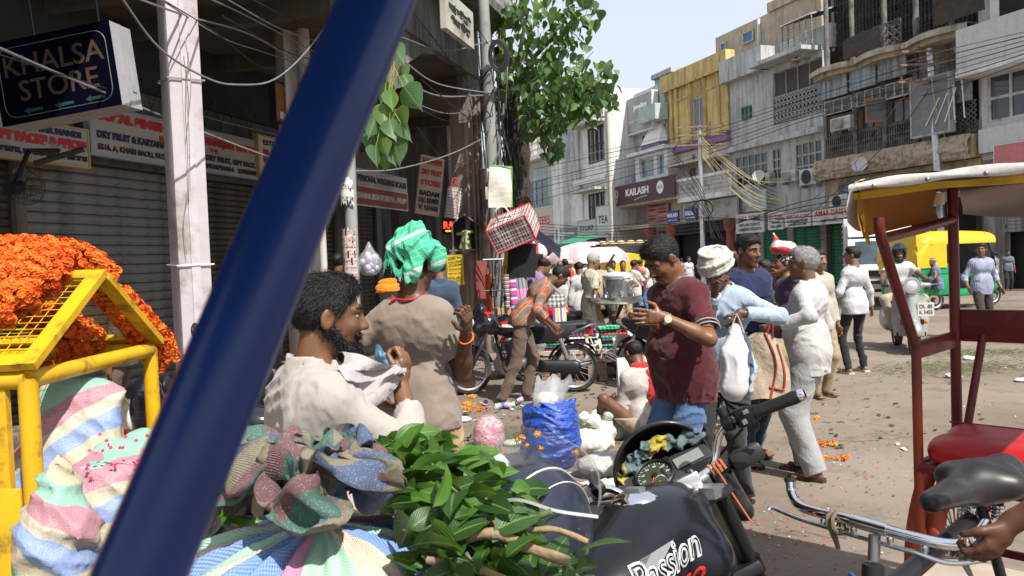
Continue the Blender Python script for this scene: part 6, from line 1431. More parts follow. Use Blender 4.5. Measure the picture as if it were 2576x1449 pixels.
# stalls, food tray, goods
ft_=thing('food_stand','folding stand with a wide steel tray of food and a cooking pot on top','food stand',(W(1545,800,11.4).x,11.4,0))
ST=M('steel_bowl',(.42,.43,.44),.25,.9,v=.15)
m=MB()
for k in range(4):a=PI/4+PI/2*k;m.tube([(.34*math.cos(a),.34*math.sin(a),0),(-.16*math.cos(a),-.16*math.sin(a),.92)],.016,6)
m.build('crossed_legs',BLK,ft_,kind='stuff');MB().lathe([(.01,.92),(.3,.93),(.37,.97),(.40,1.04),(.385,1.035),(.3,.96),(.01,.95)],26).build('tray',ST,ft_,smooth=50)
po=thing('cooking_pot','dented steel cooking pot covered with white cloth on the food tray','pot',ft_.location+V((.05,0,.972)));MB().lathe([(.0,.0),(.18,.01),(.195,.05),(.2,.3),(.215,.31),(.2,.325)],22,T=None).build('pot',ST,po,smooth=40)
q=SD();q.ell((0,0,.35),(.2,.2,.06),.02);q.cap((.1,-.15,.3),(.2,.0,.3),.04,None,.03);v,f=q.mesh(.015,folds(.03,50,6));link('cloth_cover',np_mesh('cloth_cover',v,f,[WHT]),po)
for k in range(5):
 a=2.6+.8*k;b=thing('steel_tumbler',('front','left','middle','right','rear')[k]+' steel tumbler standing on the food tray rim','tumbler',ft_.location+V((.28*math.cos(a),.28*math.sin(a)*.9,.965)),0,'tumblers on the food tray');MB().lathe([(.035,0),(.045,.11),(.04,.11),(.03,.01)],12).build('cup',ST,b,smooth=50)
gd=thing('snack_heap','heap of green and yellow snacks on the steel food tray','food',ft_.location+V((0,-.12,.96)))
q=SD();[q.ell((R.uniform(-.2,.2),R.uniform(-.1,.1),.02),(.06,.06,.035),.02)for k in range(9)];v,f=q.mesh(.014,folds(.02,80,3));link('heap',np_mesh('heap',v,f,[M('snack',(.4,.38,.18),.8,v=.6,vs=20)]),gd)
tray=thing('head_tray','flat tray of round breads carried on the head','tray',tr_['root'].location+V((0,0,1.79)),.2);MB().bx(-.55,.55,-.3,.3,0,.03).build('board',M('tray_dark',(.06,.05,.04),.8),tray)
me=MB().ell(V((0,0,0)),(.075,.075,.022),10,6).mesh('bread',M('bread',(.55,.42,.25),.8,v=.2),60)
for k in range(24):link('bread',me,tray).location=(-.45+.18*(k%6)+R.uniform(-.02,.02),-.2+.14*(k//6%3),.05+.035*(k//18))
um=thing('umbrella','large faded pink and clear market umbrella over sacks','umbrella',(W(1478,650,24).x,24,0))
n=10;m=MB();m.grid(lambda u,v:V(((1.25*math.sin(PI/2*v)*math.cos(2*PI*u))*(1-.06*abs(math.sin(5*2*PI*u))),1.25*math.sin(PI/2*v)*math.sin(2*PI*u),1.45+.62*math.cos(PI/2*v)-.03*abs(math.sin(10*PI*u)))),40,8);m.build('canopy',stripes('umbrella_pink',[(0,.5,[(0,(.55,.36,.37)),(.5,(.55,.5,.48))],1)],r=.5,wob=.2),um,smooth=40);MB().tube([(0,0,0),(0,0,2.05)],.02,8).build('pole',STL,um)
JUT=C('jute',(.36,.27,.17),.2,.5,30)
for k,(px,D,w_,h_)in enumerate(((1500,21,1.5,1.25),(1470,22,1.3,1.0),(1370,24,1.8,.95),(1415,25,1.5,.9),(1335,23,1.2,.9))):
 q=SD();q.ell((0,0,h_*.5),(w_*.5,.5,h_*.5),.1);q.cap((-w_*.3,0,h_*.85),(w_*.3,0,h_*.8),.22,None,.1);sack('jute_sack',('tallest pile of tan jute sacks right of the umbrella','tan jute sack pile just below the umbrella','wide tan sack pile left of the crowd','tan sack pile behind the red shirted man','low tan sack pile by the bag stall')[k],q,JUT,.05,(W(px,650,D).x,D,0),.06,12,k,'sack pile')
bt=thing('low_table','low plank table propped on brick piers for folded cloth bags','table',(W(1500,850,10.6).x,10.7,0),-.08);MB().bx(-.85,.62,-.4,.5,.36,.40).build('plank_top',M('plank',(.42,.36,.3),.8,v=.2),bt)
BRK=M('brick_dusty',(.30,.21,.16),.9,v=.25,b=.3,bs=40,dirt=(.3,.26,.22),da=.4)
bme=MB().bx(-.115,.115,-.055,.055,0,.078).mesh('brick',BRK,bevel=.006)
for x in(.0,.5,-.6):
 for k in range(8):
  b=link('brick',bme,bt);b.location=(x+.12*(k%2-.5)*1.1,-.3+R.uniform(-.01,.01),.081*(k//2)+.002);b.rotation_euler=(0,0,1.57+R.uniform(-.06,.06))
hw=[(.52,.05,.06),(.02,.02,.03),(.04,.05,.15),(.5,.48,.44),(.02,.3,.12),(.12,.04,.1)]
def foldbag(x,y,z,c,L=.36,a=0,lab='',i=0):
 o=thing('folded_bag',lab,'bag',(x,y,z),a,'folded cloth bags on the low table');mt=stripes('bag_cloth%d'%i,[(0,.05,[(0,c),(.6,tuple(min(1,k*2.4+.05)for k in c))],1),(1,.05,[(0,c),(.7,(.5,.48,.45))],.4)],r=.8)
 MB().grid(lambda u,v:V((L*(u-.5),.28*(v-.5),.028+.006*math.sin(9*u+i)-.02*(abs(2*u-1)**4))),10,4).bx(-L/2,L/2,-.14,.14,0,.022).build('cloth',mt,o,smooth=50);return o
tb=bt.location
for s_i,(dx,nst)in enumerate(((-.62,6),(-.2,9),(.22,8))):
 for k in range(nst):
  foldbag(tb.x+dx+R.uniform(-.02,.02),tb.y+R.uniform(-.03,.03)-.1,.403+.036*k,hw[(k*2+s_i)%6],.38,R.uniform(-.12,.12),'%s folded cloth bag in the %s stack on the low table'%(('lowest','second','third','fourth','fifth','sixth','seventh','eighth','ninth')[k],('left','middle','right')[s_i]),(k*2+s_i)%6)
for dx in(-.25,.1,.35):
 hd_=thing('tote_bag','cream webbing tote handles hanging over the %s of the low table'%{-.25:'left edge',.1:'middle edge',.35:'right edge'}[dx],'bag',tb+V((dx,-.44,.42)),0)
 MB().tube(spline([(-.09,.1,.12),(-.09,-.03,.05),(-.06,-.04,-.12),(.06,-.04,-.14),(.1,-.03,.03),(.1,.1,.13)],4),.018,6,flat=.3).build('strap',C('webbing',(.5,.45,.37)),hd_,smooth=50)
wb=thing('white_board','leaning white plastic sheet pack with a wooden stick beside the phone user','sheet pack',(W(1607,900,8.7).x,8.75,0),.1);MB().grid(lambda u,v:V((.42*(u-.5),.12*v+.012*math.sin(9*u+4*v),.02+.46*v)),8,8).bx(-.21,.21,.12,.16,0,.47).build('sheets',M('white_plastic',(.62,.60,.60),.35,v=.08,b=.4,bs=8),wb,smooth=50);MB().tube([(.08,-.02,0),(.085,.1,.5)],.012,6).build('stick',M('stick',(.4,.3,.18),.8),wb)
ws=thing('white_sack','large flat white sack with green printed letters lying on goods','sack',(W(1535,800,11.2).x,11.3,.42),.15);ws.rotation_euler=Euler((math.radians(35),math.radians(-10),.15));MB().grid(lambda u,v:V((.9*(u-.5),.55*(v-.5),.1*math.sin(PI*u)*math.sin(PI*v)+.02*math.sin(9*u+5*v))),14,10).build('sheet',M('sack_white',(.62,.62,.60),.5,v=.08),ws,smooth=60);text('N.E.C.P',.16,M('print_green',(.02,.3,.12),.5),ws,(.05,.05,.115),(0,0,180),width=.4,bold=.012)
bk=thing('wicker_basket','round wicker basket of straw lying on its side near the tray legs','basket',(W(1578,830,10.6).x,10.9,.0));m=MB()
for j in range(9):r_=.12+.02*j;m.tube([(r_*math.cos(a),r_*math.sin(a),.03+.028*j+.01*math.sin(9*a+PI*j))for a in[2*PI*k/24 for k in range(24)]],.016,5,closed=True)
m.build('weave',M('wicker',(.36,.24,.1),.8,v=.3,vs=30),bk);bk.rotation_euler=(.5,.2,0)
bs_=thing('blue_tarp','crumpled bright blue plastic sheet under the food stand','plastic sheet',(W(1560,790,11.9).x,11.9,0));q=SD();q.ell((0,0,.15),(.28,.2,.16),.05);v,f=q.mesh(.02,folds(.09,22,3));link('sheet',np_mesh('sheet',v,f,[M('tarp_blue',(.02,.13,.55),.4)]),bs_)
st=thing('bag_rack','pole rack hung with cloth bags at the street edge by the tree','rack',(W(1285,800,10.7).x,10.9,0));MB().tube([(0,0,0),(0,0,2.1)],.02,8).tube([(-.35,0,1.62),(.55,0,1.62)],.014,6).tube([(-.35,0,1.2),(.45,0,1.2)],.012,6).build('rack_poles',STL,st)
big=thing('plaid_bag','big red black and white plaid shopping bag hanging high on the rack','bag',W(1297,583,10.3));
kq=10.2/2022;big.location=W(1251,640,10.2);e1,e2,e3=V((97*kq,-.08,36*kq)),V((-26*kq,-.15,57*kq)),V((14*kq,.25,33*kq))
def bq(a,b,c):return e1*a+e2*b+e3*c
m=MB()
for f_ in(lambda u,v:bq(u,v,-.04*math.sin(3*PI*u)*v),lambda u,v:bq(1-u,v,1),lambda u,v:bq(1+.03*math.sin(PI*v),v,u),lambda u,v:bq(0,v,1-u),lambda u,v:bq(u,1+.06*math.sin(PI*v)*math.sin(2*PI*u),v),lambda u,v:bq(u,0,1-v)):m.grid(f_,10,8)
m.uv=[(a*(.5,.5,.32,.32,.5,.5)[i//99],b*(.36,.36,.36,.36,.32,.32)[i//99])for i,(a,b)in enumerate(m.uv)];m.build('body',PLD,big)
m=MB()
for a,b in(((0,0,0),(0,1,0)),((0,0,0),(1,0,0)),((0,1,0),(1,1,0)),((1,0,0),(1,1,0)),((1,1,0),(1,1,1)),((1,0,0),(1,0,1)),((1,0,1),(1,1,1)),((0,1,0),(0,1,1)),((0,1,1),(1,1,1))):m.tube([bq(*a),bq(*b)],.009,5)
m.build('red_binding',M('binding_red',(.55,.03,.04),.6),big,kind='stuff');MB().tube(spline([bq(.3,1,.3),bq(.38,1.5,.2),bq(.55,1.5,.4),bq(.6,1,.5)],4),.014,6,flat=.4).build('handle',C('webbing'),big,smooth=50)
def hbag(label,px,py,wpx,hpx,D,mat,tilt=0,strap=True,grp='bags hanging on the rack'):
 p=W(px,py+hpx,D);w_=wpx*D/2022;h_=hpx*D/2022;o=thing('hanging_bag',label,'bag',p,R.uniform(-.3,.3),grp);o.rotation_euler.y=math.radians(tilt)
 MB().grid(lambda u,v:V((w_*u,-.05*math.sin(PI*u)*(1-.6*v),h_*v)),8,6).grid(lambda u,v:V((w_*(1-u),.05*math.sin(PI*u)*(1-.6*v),h_*v)),8,6).build('body',mat,o,smooth=60)
 if strap:MB().tube(spline([(w_*.25,0,h_),(w_*.4,.02,h_*1.22),(w_*.6,.02,h_*1.22),(w_*.75,0,h_)],4),.012,6,flat=.4).build('strap',BLK,o,smooth=50)
 return o
KBK=C('black_bag',(.015,.015,.017));
hbag('large black fabric bag hanging in front of the yellow one',1276,612,72,84,10.4,KBK,4);hbag('bright yellow fabric bag edge behind the black bag',1258,606,40,100,10.6,C('yellow_bag',(.6,.42,.02)),12);hbag('lime green bag sliver beside the black bag',1272,612,20,90,10.5,C('lime_bag',(.22,.45,.02)),10)
hbag('red bag with white letter hanging right of the black bag',1328,612,28,36,10.8,C('red_bag',(.55,.03,.04)),0);hbag('small dark bag below the red bag',1330,640,38,44,10.6,KBK,0)
hbag('magenta and black bag in the lower row',1302,700,32,76,10.3,stripes('magenta_bag',[(2,.4,[(0,(.5,.02,.22)),(.62,(.02,.02,.02))],1),(0,.05,[(0,(1,1,1)),(.7,(.25,.3,.5))],.25)]),-4);hbag('pink white and blue patterned bag in the lower row',1283,702,22,84,10.25,stripes('pinkwhite_bag',[(2,.11,[(0,(.6,.06,.2)),(.5,(.6,.58,.56)),(.75,(.05,.1,.3))],1)]),-3);hbag('narrow multicolour striped bag at the rack end',1268,690,15,84,10.2,stripes('multi_bag',[(2,.05,[(0,(.5,.15,.03)),(.25,(.05,.2,.4)),(.5,(.55,.5,.4)),(.75,(.06,.06,.08))],1)]),0)
hbag('orange red bag hanging behind the grey pole',1224,690,16,100,12.9,C('orange_red_bag',(.55,.08,.02)),0);hbag('red net cloth hanging from the cables by the pole',1195,655,36,95,13.2,M('red_net',(.22,.06,.05),.9,v=.5,vs=60),4,False)
hbag('white plastic bag of goods standing in the stall behind the crowd',1318,640,26,30,13,M('sack_white'),0,False);hbag('white bundle on the ground behind the black motorcycle',1272,790,40,60,10.4,M('sack_white'),0,False)
hbag('purple and yellow striped carrier bag on the ground',1392,775,36,60,11.2,stripes('purple_stripe_bag',[(0,.1,[(0,(.2,.1,.3)),(.3,(.55,.52,.5)),(.6,(.5,.42,.05)),(.8,(.55,.52,.5))],1)]),0);hbag('green and white checked bag beside the striped carrier bag',1376,742,46,30,11.5,stripes('gw_bag',[(0,.06,[(0,(.05,.12,.1)),(.5,(.55,.53,.5))],1),(2,.06,[(0,(.05,.1,.1)),(.5,(.55,.53,.5))],.5)]),0)
cb=thing('cardboard_box','small brown carton marked with an up arrow behind the motorcycle','box',W(1270,808,10.2),.3);MB().bx(-.09,.09,0,.16,0,.17).build('carton',M('cardboard',(.38,.26,.15),.85,v=.12),cb);text('↑',.12,BLKP,cb,(.02,-.003,.08),width=.05)
hv=thing('blue_sheet','bright blue tarpaulin hung over the far stall roof','tarpaulin',(W(1330,610,20).x,20,W(1330,625,20).z));MB().grid(lambda u,v:V((1.1*u-.3,.7*v,.55*(1-abs(2*u-.9))-.25*v+.03*math.sin(9*u))),10,5).build('sheet',M('tarp_blue'),hv,smooth=60)
wbg=thing('white_bag','white stuffed plastic bag below the blue tarpaulin','bag',(W(1335,640,18.5).x,18.5,W(1335,636,18.5).z));q=SD();q.ell((0,0,0),(.4,.3,.25),.1);v,f=q.mesh(.03,folds(.05,14,2));link('plastic',np_mesh('plastic',v,f,[M('sack_white')]),wbg);st2=thing('stall_counter','far stall counter heaped with pale goods left of the crowd','stall',(W(1330,650,19).x,19,0));MB().bx(-.8,.8,-.5,.8,0,1.25).build('counter',DARKI,st2)
# near people
MARO=C('maroon_polo',(.075,.013,.018),.2,.4,8,dirt=(.12,.05,.045),da=.2);POLOG=C('collar_grey',(.28,.28,.29))
be=person('bearded man in open cream shirt pulling a cloth to his chin',(828,794),2.16,face=-58,h=.0065,lean=6,hpitch=6,hyaw=-14,rh=W(1008,968,2.25),relb=(1,-.2,-1),rhand=dict(d=(.15,.25,.95),n=(-.9,.3,.1),curl=1.0,thumb=.3),top='shirt',topm=C('cream_shirt',(.37,.335,.305),.06,.35,8,dirt=(.42,.37,.33),da=.2),sleeve=.84,bot='trousers',botm=BRT,beard=True,strand=7000,collar=True,fold=.022,seed=4,tone=(.16,.075,.038),hem=.1)
cl_=thing('neck_cloth','grey white cotton cloth stretched from the bearded man to his fist','cloth',(0,0,0))
A,B_,C2_=W(850,885,2.06),W(1016,918,2.2),W(1010,945,2.2)
A2=W(885,1005,2.03);B2=W(1000,945,2.19)
def drp(u,v):
 p=A.lerp(A2,v).lerp(B_.lerp(B2,v),u);return p+V((.012*math.sin(14*v+3*u),.02*math.sin(9*u+8*v)-.01,-.03*math.sin(PI*u)*(.3+v)+.008*math.sin(22*v+5*u)))
m=MB();m.grid(drp,26,16);m.grid(lambda u,v:drp(u,v)+V((.004,.012,-.002)),26,16);m.build('cloth',C('neck_cotton',(.36,.33,.33),.15,.4,14),cl_,smooth=60)
gt=person('man in beige tee with a green checked towel tied on his head',(1046,664),3.6,face=-20,h=.007,hyaw=-8,hpitch=4,rh=W(1172,832,3.42),relb=(1.2,-.3,-1),rhand=dict(curl=.9),lh=W(945,985,3.5),lelb=(-1,-.4,-.6),top='tee_shirt',topm=C('beige_tee',(.235,.19,.155),.1,.25,7,dirt=(.2,.15,.12),da=.3),sleeve=.42,hem=.06,bot='trousers',botm=C('tan_trousers',(.36,.245,.125),.15,.4,12),hair='short',strand=1500,fold=.014,seed=9,tone=(.10,.045,.025),legw=1.25,wsc=.84,inf=.011)
S_g=gt['S'];hp=gt['hp'];RHg=gt['RH']
TWL=NT('green_check_towel');co=TWL.co();x_=TWL.sep(TWL.map(co,(1,1,1),(0,25,15)))
g1=TWL.math('LESS_THAN',TWL.math('FRACT',TWL.math('MULTIPLY',x_[0],38)),.09);g2=TWL.math('LESS_THAN',TWL.math('FRACT',TWL.math('MULTIPLY',x_[2],38)),.09);bnd=TWL.math('LESS_THAN',TWL.math('FRACT',TWL.math('MULTIPLY',x_[2],6.5)),.13)
col=TWL.mix(TWL.math('MULTIPLY',TWL.math('MAXIMUM',g1,g2),.4),(.05,.42,.24),(.5,.6,.5));col=TWL.mix(TWL.math('MULTIPLY',bnd,.7),col,(.5,.58,.52));TWL.bump(TWL.noise(co,30,4),.4,.02);TWM=TWL.fin(col,.9)
q=SD();q.ell(hp(0,-.02,.07),(.100,.115,.062),.03,RHg);q.ell(hp(-.055,-.05,.045),(.062,.065,.062),.03,RHg);q.ell(hp(.095,.02,.03),(.045,.055,.068),.02,RHg);q.ell(hp(.0,-.085,.045),(.085,.035,.062),.03,RHg);q.cap(hp(-.04,-.06,.13),hp(.03,-.02,.15),.03,.035,.02);q.cap(hp(.03,-.03,.15),hp(.09,-.07,.06),.04,.045,.02);q.ell(hp(.06,-.1,.0),(.04,.03,.09),.02,RHg);q.cap(hp(.04,-.12,-.02),hp(.035,-.12,-.09),.018,.01,.01)
to_,tv,tq=child_sd(gt,q,'head_towel',TWM,.006,folds(.03,55,12))
m=MB()
for k in range(46):
 a=-1.0+2.15*k/45;p=hp(-.10+.19*k/45,-.10-.02*math.sin(PI*k/45),-.008+.035*math.sin(k*.21))*S_g
 m.tube([p+V((0,0,.012)),p+V((R.uniform(-.004,.004),-.004,-.016)),p+V((R.uniform(-.01,.01),R.uniform(-.004,.004),-.034-R.uniform(0,.012)))],[.0035,.003,.001],4)
m.build('fringe',TWM,to_,kind='stuff')
m=MB();m.tube([gt['N']*S_g+gt['U']@V((.066*math.cos(a),.066*math.sin(a)-.01,.018+.014*math.sin(a)))for a in[2*PI*k/24 for k in range(24)]],.0055,6,closed=True);p=gt['N']*S_g+V((-.045,-.07,.012));m.tube([p,p+V((-.02,-.012,-.01))],.009,6);m.build('neck_string',M('red_thread',(.42,.02,.02),.7),gt['root'])
MB().tube([gt['Wr'][0]*S_g+V((.032*math.cos(a),.02*math.sin(a),.025*math.sin(a)-.03))for a in[2*PI*k/16 for k in range(16)]],.004,5,closed=True).build('wrist_thread',M('orange_thread',(.6,.15,.02),.7),gt['root'])
ma=person('man in maroon polo shirt and jeans bowed over his phone',(1664,652),4.3,face=113,h=.0075,lean=7,hpitch=40,hyaw=4,lh=W(1668,797,3.98),rh=W(1640,812,4.28),lelb=(-.6,-1,-.8),relb=(.5,-1,-.6),lhand=dict(d=(-1,-.05,.06),n=(0,1,.0),curl=.06,spread=.1,thumb=.9),rhand=dict(d=(-.9,-.3,.1),n=(.1,-.2,1),curl=.5),top='polo_shirt',topm=MARO,sleeve=.47,hem=.13,bot='jeans',botm=JEAN,belly=.035,moust=True,strand=4200,collar=False,fold=.026,seed=3,tone=(.17,.078,.038),wsc=1.06)
S_m=ma['S'];q=SD();N_,U_=ma['N'],ma['U']
q.cap(N_+U_@V((0,-.022,-.012)),N_+U_@V((0,-.02,.032)),.079,.070,.01,cut=3);q.cap(N_+U_@V((0,-.01,-.05)),N_+U_@V((0,.012,.09)),.066,.060,.004,op=1)
child_sd(ma,q,'polo_collar',POLOG,.007)
for i,f in((1,.72),(1,.80),(0,.72),(0,.8)):
 c=ma['Sh'][i].lerp(ma['El'][i],f-.01)*S_m;d=(ma['El'][i]-ma['Sh'][i]).normalized();MB().lathe([(.0665*S_m,-.004),(.069*S_m,0),(.0665*S_m,.004)],22,T=Matrix.Translation(c)@d.to_track_quat('Z','Y').to_matrix().to_4x4(),cap=False).build('sleeve_band',POLOG,ma['root'])
wr=ma['Wr'][1]*S_m;d=(ma['Wr'][1]-ma['El'][1]).normalized();wr=wr-d*.02
T=Matrix.Translation(wr)@d.to_track_quat('Z','Y').to_matrix().to_4x4();GOLD=M('gold',(.62,.46,.2),.25,1,v=.1)
wt=MB().lathe([(.029,-.009),(.032,-.009),(.032,.009),(.029,.009),(.029,-.009)],22,T=T,cap=False).build('watch',GOLD,ma['root'],smooth=40)
cdir=(ma['Rz'].transposed()@V((-.15,-1,.1)));cdir=(cdir-d*cdir.dot(d)).normalized();MB().disc(wr+cdir*.033,cdir,.019,.008,20).build('watch_face',M('dial_ivory',(.6,.56,.42),.2),wt)
lg=MB();cp=ma['N']*S_m+ma['U']@V((-.075,.118,-.17));[lg.tube(spline([cp+V((.02*math.sin(1.7*k+j),.004,-.008*k+.006*j))for j in range(4)],3),.002,4)for k in range(3)];lg.build('chest_emblem',M('emblem_thread',(.45,.38,.3),.7),ma['root'])
ph=thing('phone','black smartphone held by the man in maroon polo','phone',W(1605,800,4.2));ph.rotation_euler=(math.radians(62),0,math.radians(-70));MB().bx(-.036,.036,-.07,.07,-.004,.004).build('case',BLK,ph,bevel=.003);MB().bx(-.033,.033,-.064,.064,.0045,.0055).build('screen',M('screen_dark',(.02,.022,.025),.1),ph)
tu=person('man in white turban and pale blue shirt holding a carrier bag',(1802,678),5.0,face=140,h=.009,lean=5,hpitch=30,lh=W(1860,788,4.72),lelb=(-1,-.8,-.2),lhand=dict(d=(-.5,-.2,-.8),n=(-.4,.6,-.3),curl=.9),rh=W(1800,730,4.75),relb=(.6,-.6,-.9),rhand=dict(curl=.7),top='shirt',topm=C('pale_blue_shirt',(.33,.40,.49),.06,.3,9),sleeve=.95,hem=.17,bot='trousers',botm=C('charcoal_trousers',(.03,.032,.036),.2,.35,14),hair='none',collar=True,fold=.03,seed=6,tone=(.12,.055,.03),shoe=RUB)
turban(tu,C('turban_white',(.48,.45,.40),.08,.4,16),11,.007,1.04)
na=person('young man in navy tee looking down to the right',(1884,630),6.1,face=-163,h=.009,hpitch=10,hyaw=12,lh=W(1950,780,5.85),rh=W(1838,830,5.9),top='tee_shirt',topm=C('navy_tee',(.018,.022,.065),.15,.3,8),sleeve=.45,hem=.12,bot='jeans',botm=C('dark_jeans',(.03,.055,.08),.2,.3,14),strand=2200,fold=.035,seed=8,tone=(.155,.072,.037),shoe=RUB,feet=((.1,.1),(-.12,-.12)))
MB().tube(spline([na['N']*na['S']+na['U']@V((-.02+.045*k,.128+.004*k-.006*k*k,-.26+.008*math.sin(k*2)))for k in range(5)],4),.004,5).build('tee_print',M('print_grey',(.35,.36,.4),.6),na['root'])
gr=person('grey haired man in dotted white shirt and wide grey trousers',(2020,662),5.62,face=52,h=.008,hyaw=14,lean=2,lh=W(1948,822,5.38),lelb=(-1,-.9,-.5),lhand=dict(curl=1.0),rh=W(2000,850,5.9),top='shirt',topm=None or NT('dotted_white').mat,sleeve=.93,hem=.16,bot='trousers',botm=C('grey_wide_trousers',(.30,.30,.305),.1,.4,12),hairm=HAIRG,strand=3600,collar=True,belly=.03,fold=.018,seed=12,tone=(.155,.075,.042),legw=1.42,shoe=M('sandal_brown',(.05,.035,.028),.7,v=.2),feet=((.11,.10),(-.11,-.04)))
t=NT('dotted_white_shirt');vo=t.n('TexVoronoi');t.put(vo.inputs['Vector'],t.co());vo.inputs['Scale'].default_value=34;vo.inputs['Randomness'].default_value=.15
t.bump(t.noise(t.co(),10,4),.35,.03);DOT=t.fin(t.mix(t.math('LESS_THAN',vo.outputs['Distance'],.13),(.43,.425,.42),(.25,.17,.22)),.85)
for ch in gr['root'].children:
 if ch.name.split('.')[0]=='shirt':ch.data.materials[0]=DOT
se=person('balding man sitting on the ground with a red scarf on white shirt',(1594,925),7.1,face=28,H=1.66,sit=.13,seat_z=.0,lean=16,hpitch=22,h=.011,top='kurta',topm=C('kurta_white',(.42,.38,.35)),sleeve=.85,tuck=True,bot='trousers',botm=C('beige_pants',(.32,.255,.20)),feet=((.16,.42),(-.26,.40)),kneeh=((.8,.4,1),(-.9,.2,1)),lh=W(1545,1010,7.2),rh=(.3,.35,.4),hair='bald',fold=.016,tone=(.15,.07,.04),strand=500)
rs=thing('red_scarf','red cotton scarf hanging down the back of the seated man','scarf',se['root'].location,se['root'].rotation_euler.z);S_s=se['S'];n0=se['N']*S_s
q=SD();q.cap(n0+V((-.06,-.02,.02)),n0+V((.07,-.03,.015)),.045,None,.02);q.cap(n0+V((.05,-.10,-.04)),n0+V((.04,-.17,-.30)),.05,.04,.03,(1,0,0),1.5);v,f=q.mesh(.009,folds(.03,60,5));link('cloth',np_mesh('cloth',v,f,[C('scarf_red',(.42,.025,.03))]),rs)
dr=person('rickshaw driver at the right edge gripping the handlebar with one hand',(2850,560),1.72,face=93,h=.008,H=1.70,lean=20,lh=W(2515,1335,1.74),lelb=(-.5,-1,-.3),lhand=dict(d=(-.55,.1,-.75),n=(-.35,.75,.2),curl=.95,thumb=.5),top='shirt',topm=C('driver_shirt',(.14,.17,.22)),sleeve=.66,bot='trousers',botm=BRT,tone=(.10,.042,.022),strand=300)
wbag=thing('carrier_bag','white plastic carrier bag held by the turbaned man','bag',W(1848,1000,4.68))
q=SD();q.cap((0,0,.07),(0,0,.24),.088,.075,.03,(0,1,0),.72);q.cap((0,0,.24),(.02,.01,.39),.07,.045,.05,(0,1,0),.6)
v,f=q.mesh(.008,folds(.022,55,21,((1,0,.15),(.8,.3,.1),(0,1,.1))));link('bag_body',np_mesh('bag_body',v,f,[M('carrier_white',(.62,.62,.63),.3,v=.03,sp=.5)]),wbag)
for s_ in LS:MB().tube(spline([(.02+s_*.04,0,.38),(.024+s_*.02,.0,.44),(.025,0,.49)],4),[.02,.018,.016,.014,.013,.012,.011,.011,.011][:9],7,flat=.35).build('bag_handle',M('carrier_white'),wbag,smooth=60)
jb=thing('jute_bag','stained jute shopping bag with red trim held by the grey haired man','bag',W(1932,1003,5.3),.25)
JB=C('jute_stained',(.36,.295,.215),.2,.5,26,dirt=(.42,.36,.1),da=.35)
def bagf(s_):
 return lambda u,v:V((.31*(u-.5)*(1-.1*v)+.02*math.sin(4*v),s_*(.055*math.sin(PI*u)*(1-.45*v)+.012*math.sin(7*u+6*v)),.44*v*(1-.1*abs(2*u-1))+.015*math.sin(6*u)))
MB().grid(bagf(-1),16,16).grid(bagf(1),16,16).build('bag_body',JB,jb,smooth=60)
RTR=M('red_trim',(.28,.035,.025),.7,v=.15)
MB().tube([bagf(-1)(.42+.1*math.sin(k*.3),1-k/12)+V((.02*k/12,-.006,0))for k in range(13)],.008,6).build('trim',RTR,jb,smooth=60);MB().tube([bagf(-1)(.78-.02*k/12,.9-.7*k/12)+V((0,-.006,0))for k in range(13)],.008,6).tube([bagf(-1)(.4+.38*k/8,.17)+V((0,-.006,0))for k in range(9)],.008,6).build('trim',RTR,jb,smooth=60)
for k in range(2):MB().tube(spline([(-.02+.05*k,-.03,.40),(.02+.02*k,-.01,.5),(.04,0,.55),(.07-.02*k,.02,.48)],4),.009,6,flat=.6).build('handle',RTR,jb,smooth=60)
# goods on the ground
def at(px,py):return G(px,py)
PSTR=lambda n,uvm=True,**k:stripes(n,[(0,k.pop('per',.25),[(0,(.52,.30,.33)),(.2,(.36,.55,.47)),(.42,(.58,.52,.41)),(.66,(.32,.41,.60)),(.88,(.58,.52,.41))],1)],uv=uvm,r=.55,weave=k.pop('weave',230),wrink=.45,ws=13,**k)
PVC=glassy('clear_plastic');
pk=thing('petal_bag','round clear plastic bag packed with pink rose petals','bag',at(1230,1138)+V((0,.12,0)))
q=SD();q.cap((0,0,.11),(0,0,.15),.135,.13,.03);q.cut((0,0,0),(0,0,-1));v,f=q.mesh(.009,folds(.012,70,3));link('petals',np_mesh('petals',v,f,[(lambda t:(t.bump(t.noise(t.co(),70,5),.8,.02),t.fin(t.ramp(t.noise(t.map(t.co(),(1,1,1.6)),34,4),[(0,(.62,.5,.47)),(.44,(.62,.28,.32)),(.53,(.6,.03,.13)),(.62,(.6,.45,.42))]),.35))[1])(NT('petal_mass'))]),pk)
q=SD();q.cap((0,0,.11),(0,0,.16),.142,.138,.03);q.cut((0,0,.002),(0,0,-1));v,f=q.mesh(.01,folds(.02,75,6));link('plastic',np_mesh('plastic',v,f,[glassy('wrap_clear',(.8,.78,.78),.12,.16)]),pk)
bl=thing('blue_bag','big translucent blue plastic bag stuffed full beside the petal bag','bag',at(1392,1188)+V((0,.2,0)))
q=SD();q.cap((0,0,.18),(0,.0,.30),.235,.225,.05);q.ell((0,0,.42),(.2,.17,.07),.06);q.cap((.12,.02,.42),(.2,.05,.5),.05,.02,.04);q.cut((0,0,.0),(0,0,-1));v,f=q.mesh(.011,folds(.05,38,8,((0,.2,1),(.3,.1,1),(-.3,.2,1),(.1,0,1.2))))
t=NT('blue_plastic');co=t.co();c=t.mix(t.rng(t.noise(co,26,4),.5,.62,0,.8),(.018,.075,.43),(.015,.02,.09));c=t.mix(t.rng(t.noise(co,48,3),.64,.68,0,.8),c,(.02,.28,.33));t.bump(t.noise(t.map(co,(.6,.6,2.2),(0,12,0)),16,5),.9,.03);link('plastic',np_mesh('plastic',v,f,[t.fin(c,.2,0,.6,.3)]),bl)
cg=thing('cotton_bag','thin clear bag of white buds resting on the blue bag','bag',bl.location+V((.02,-.03,.475)))
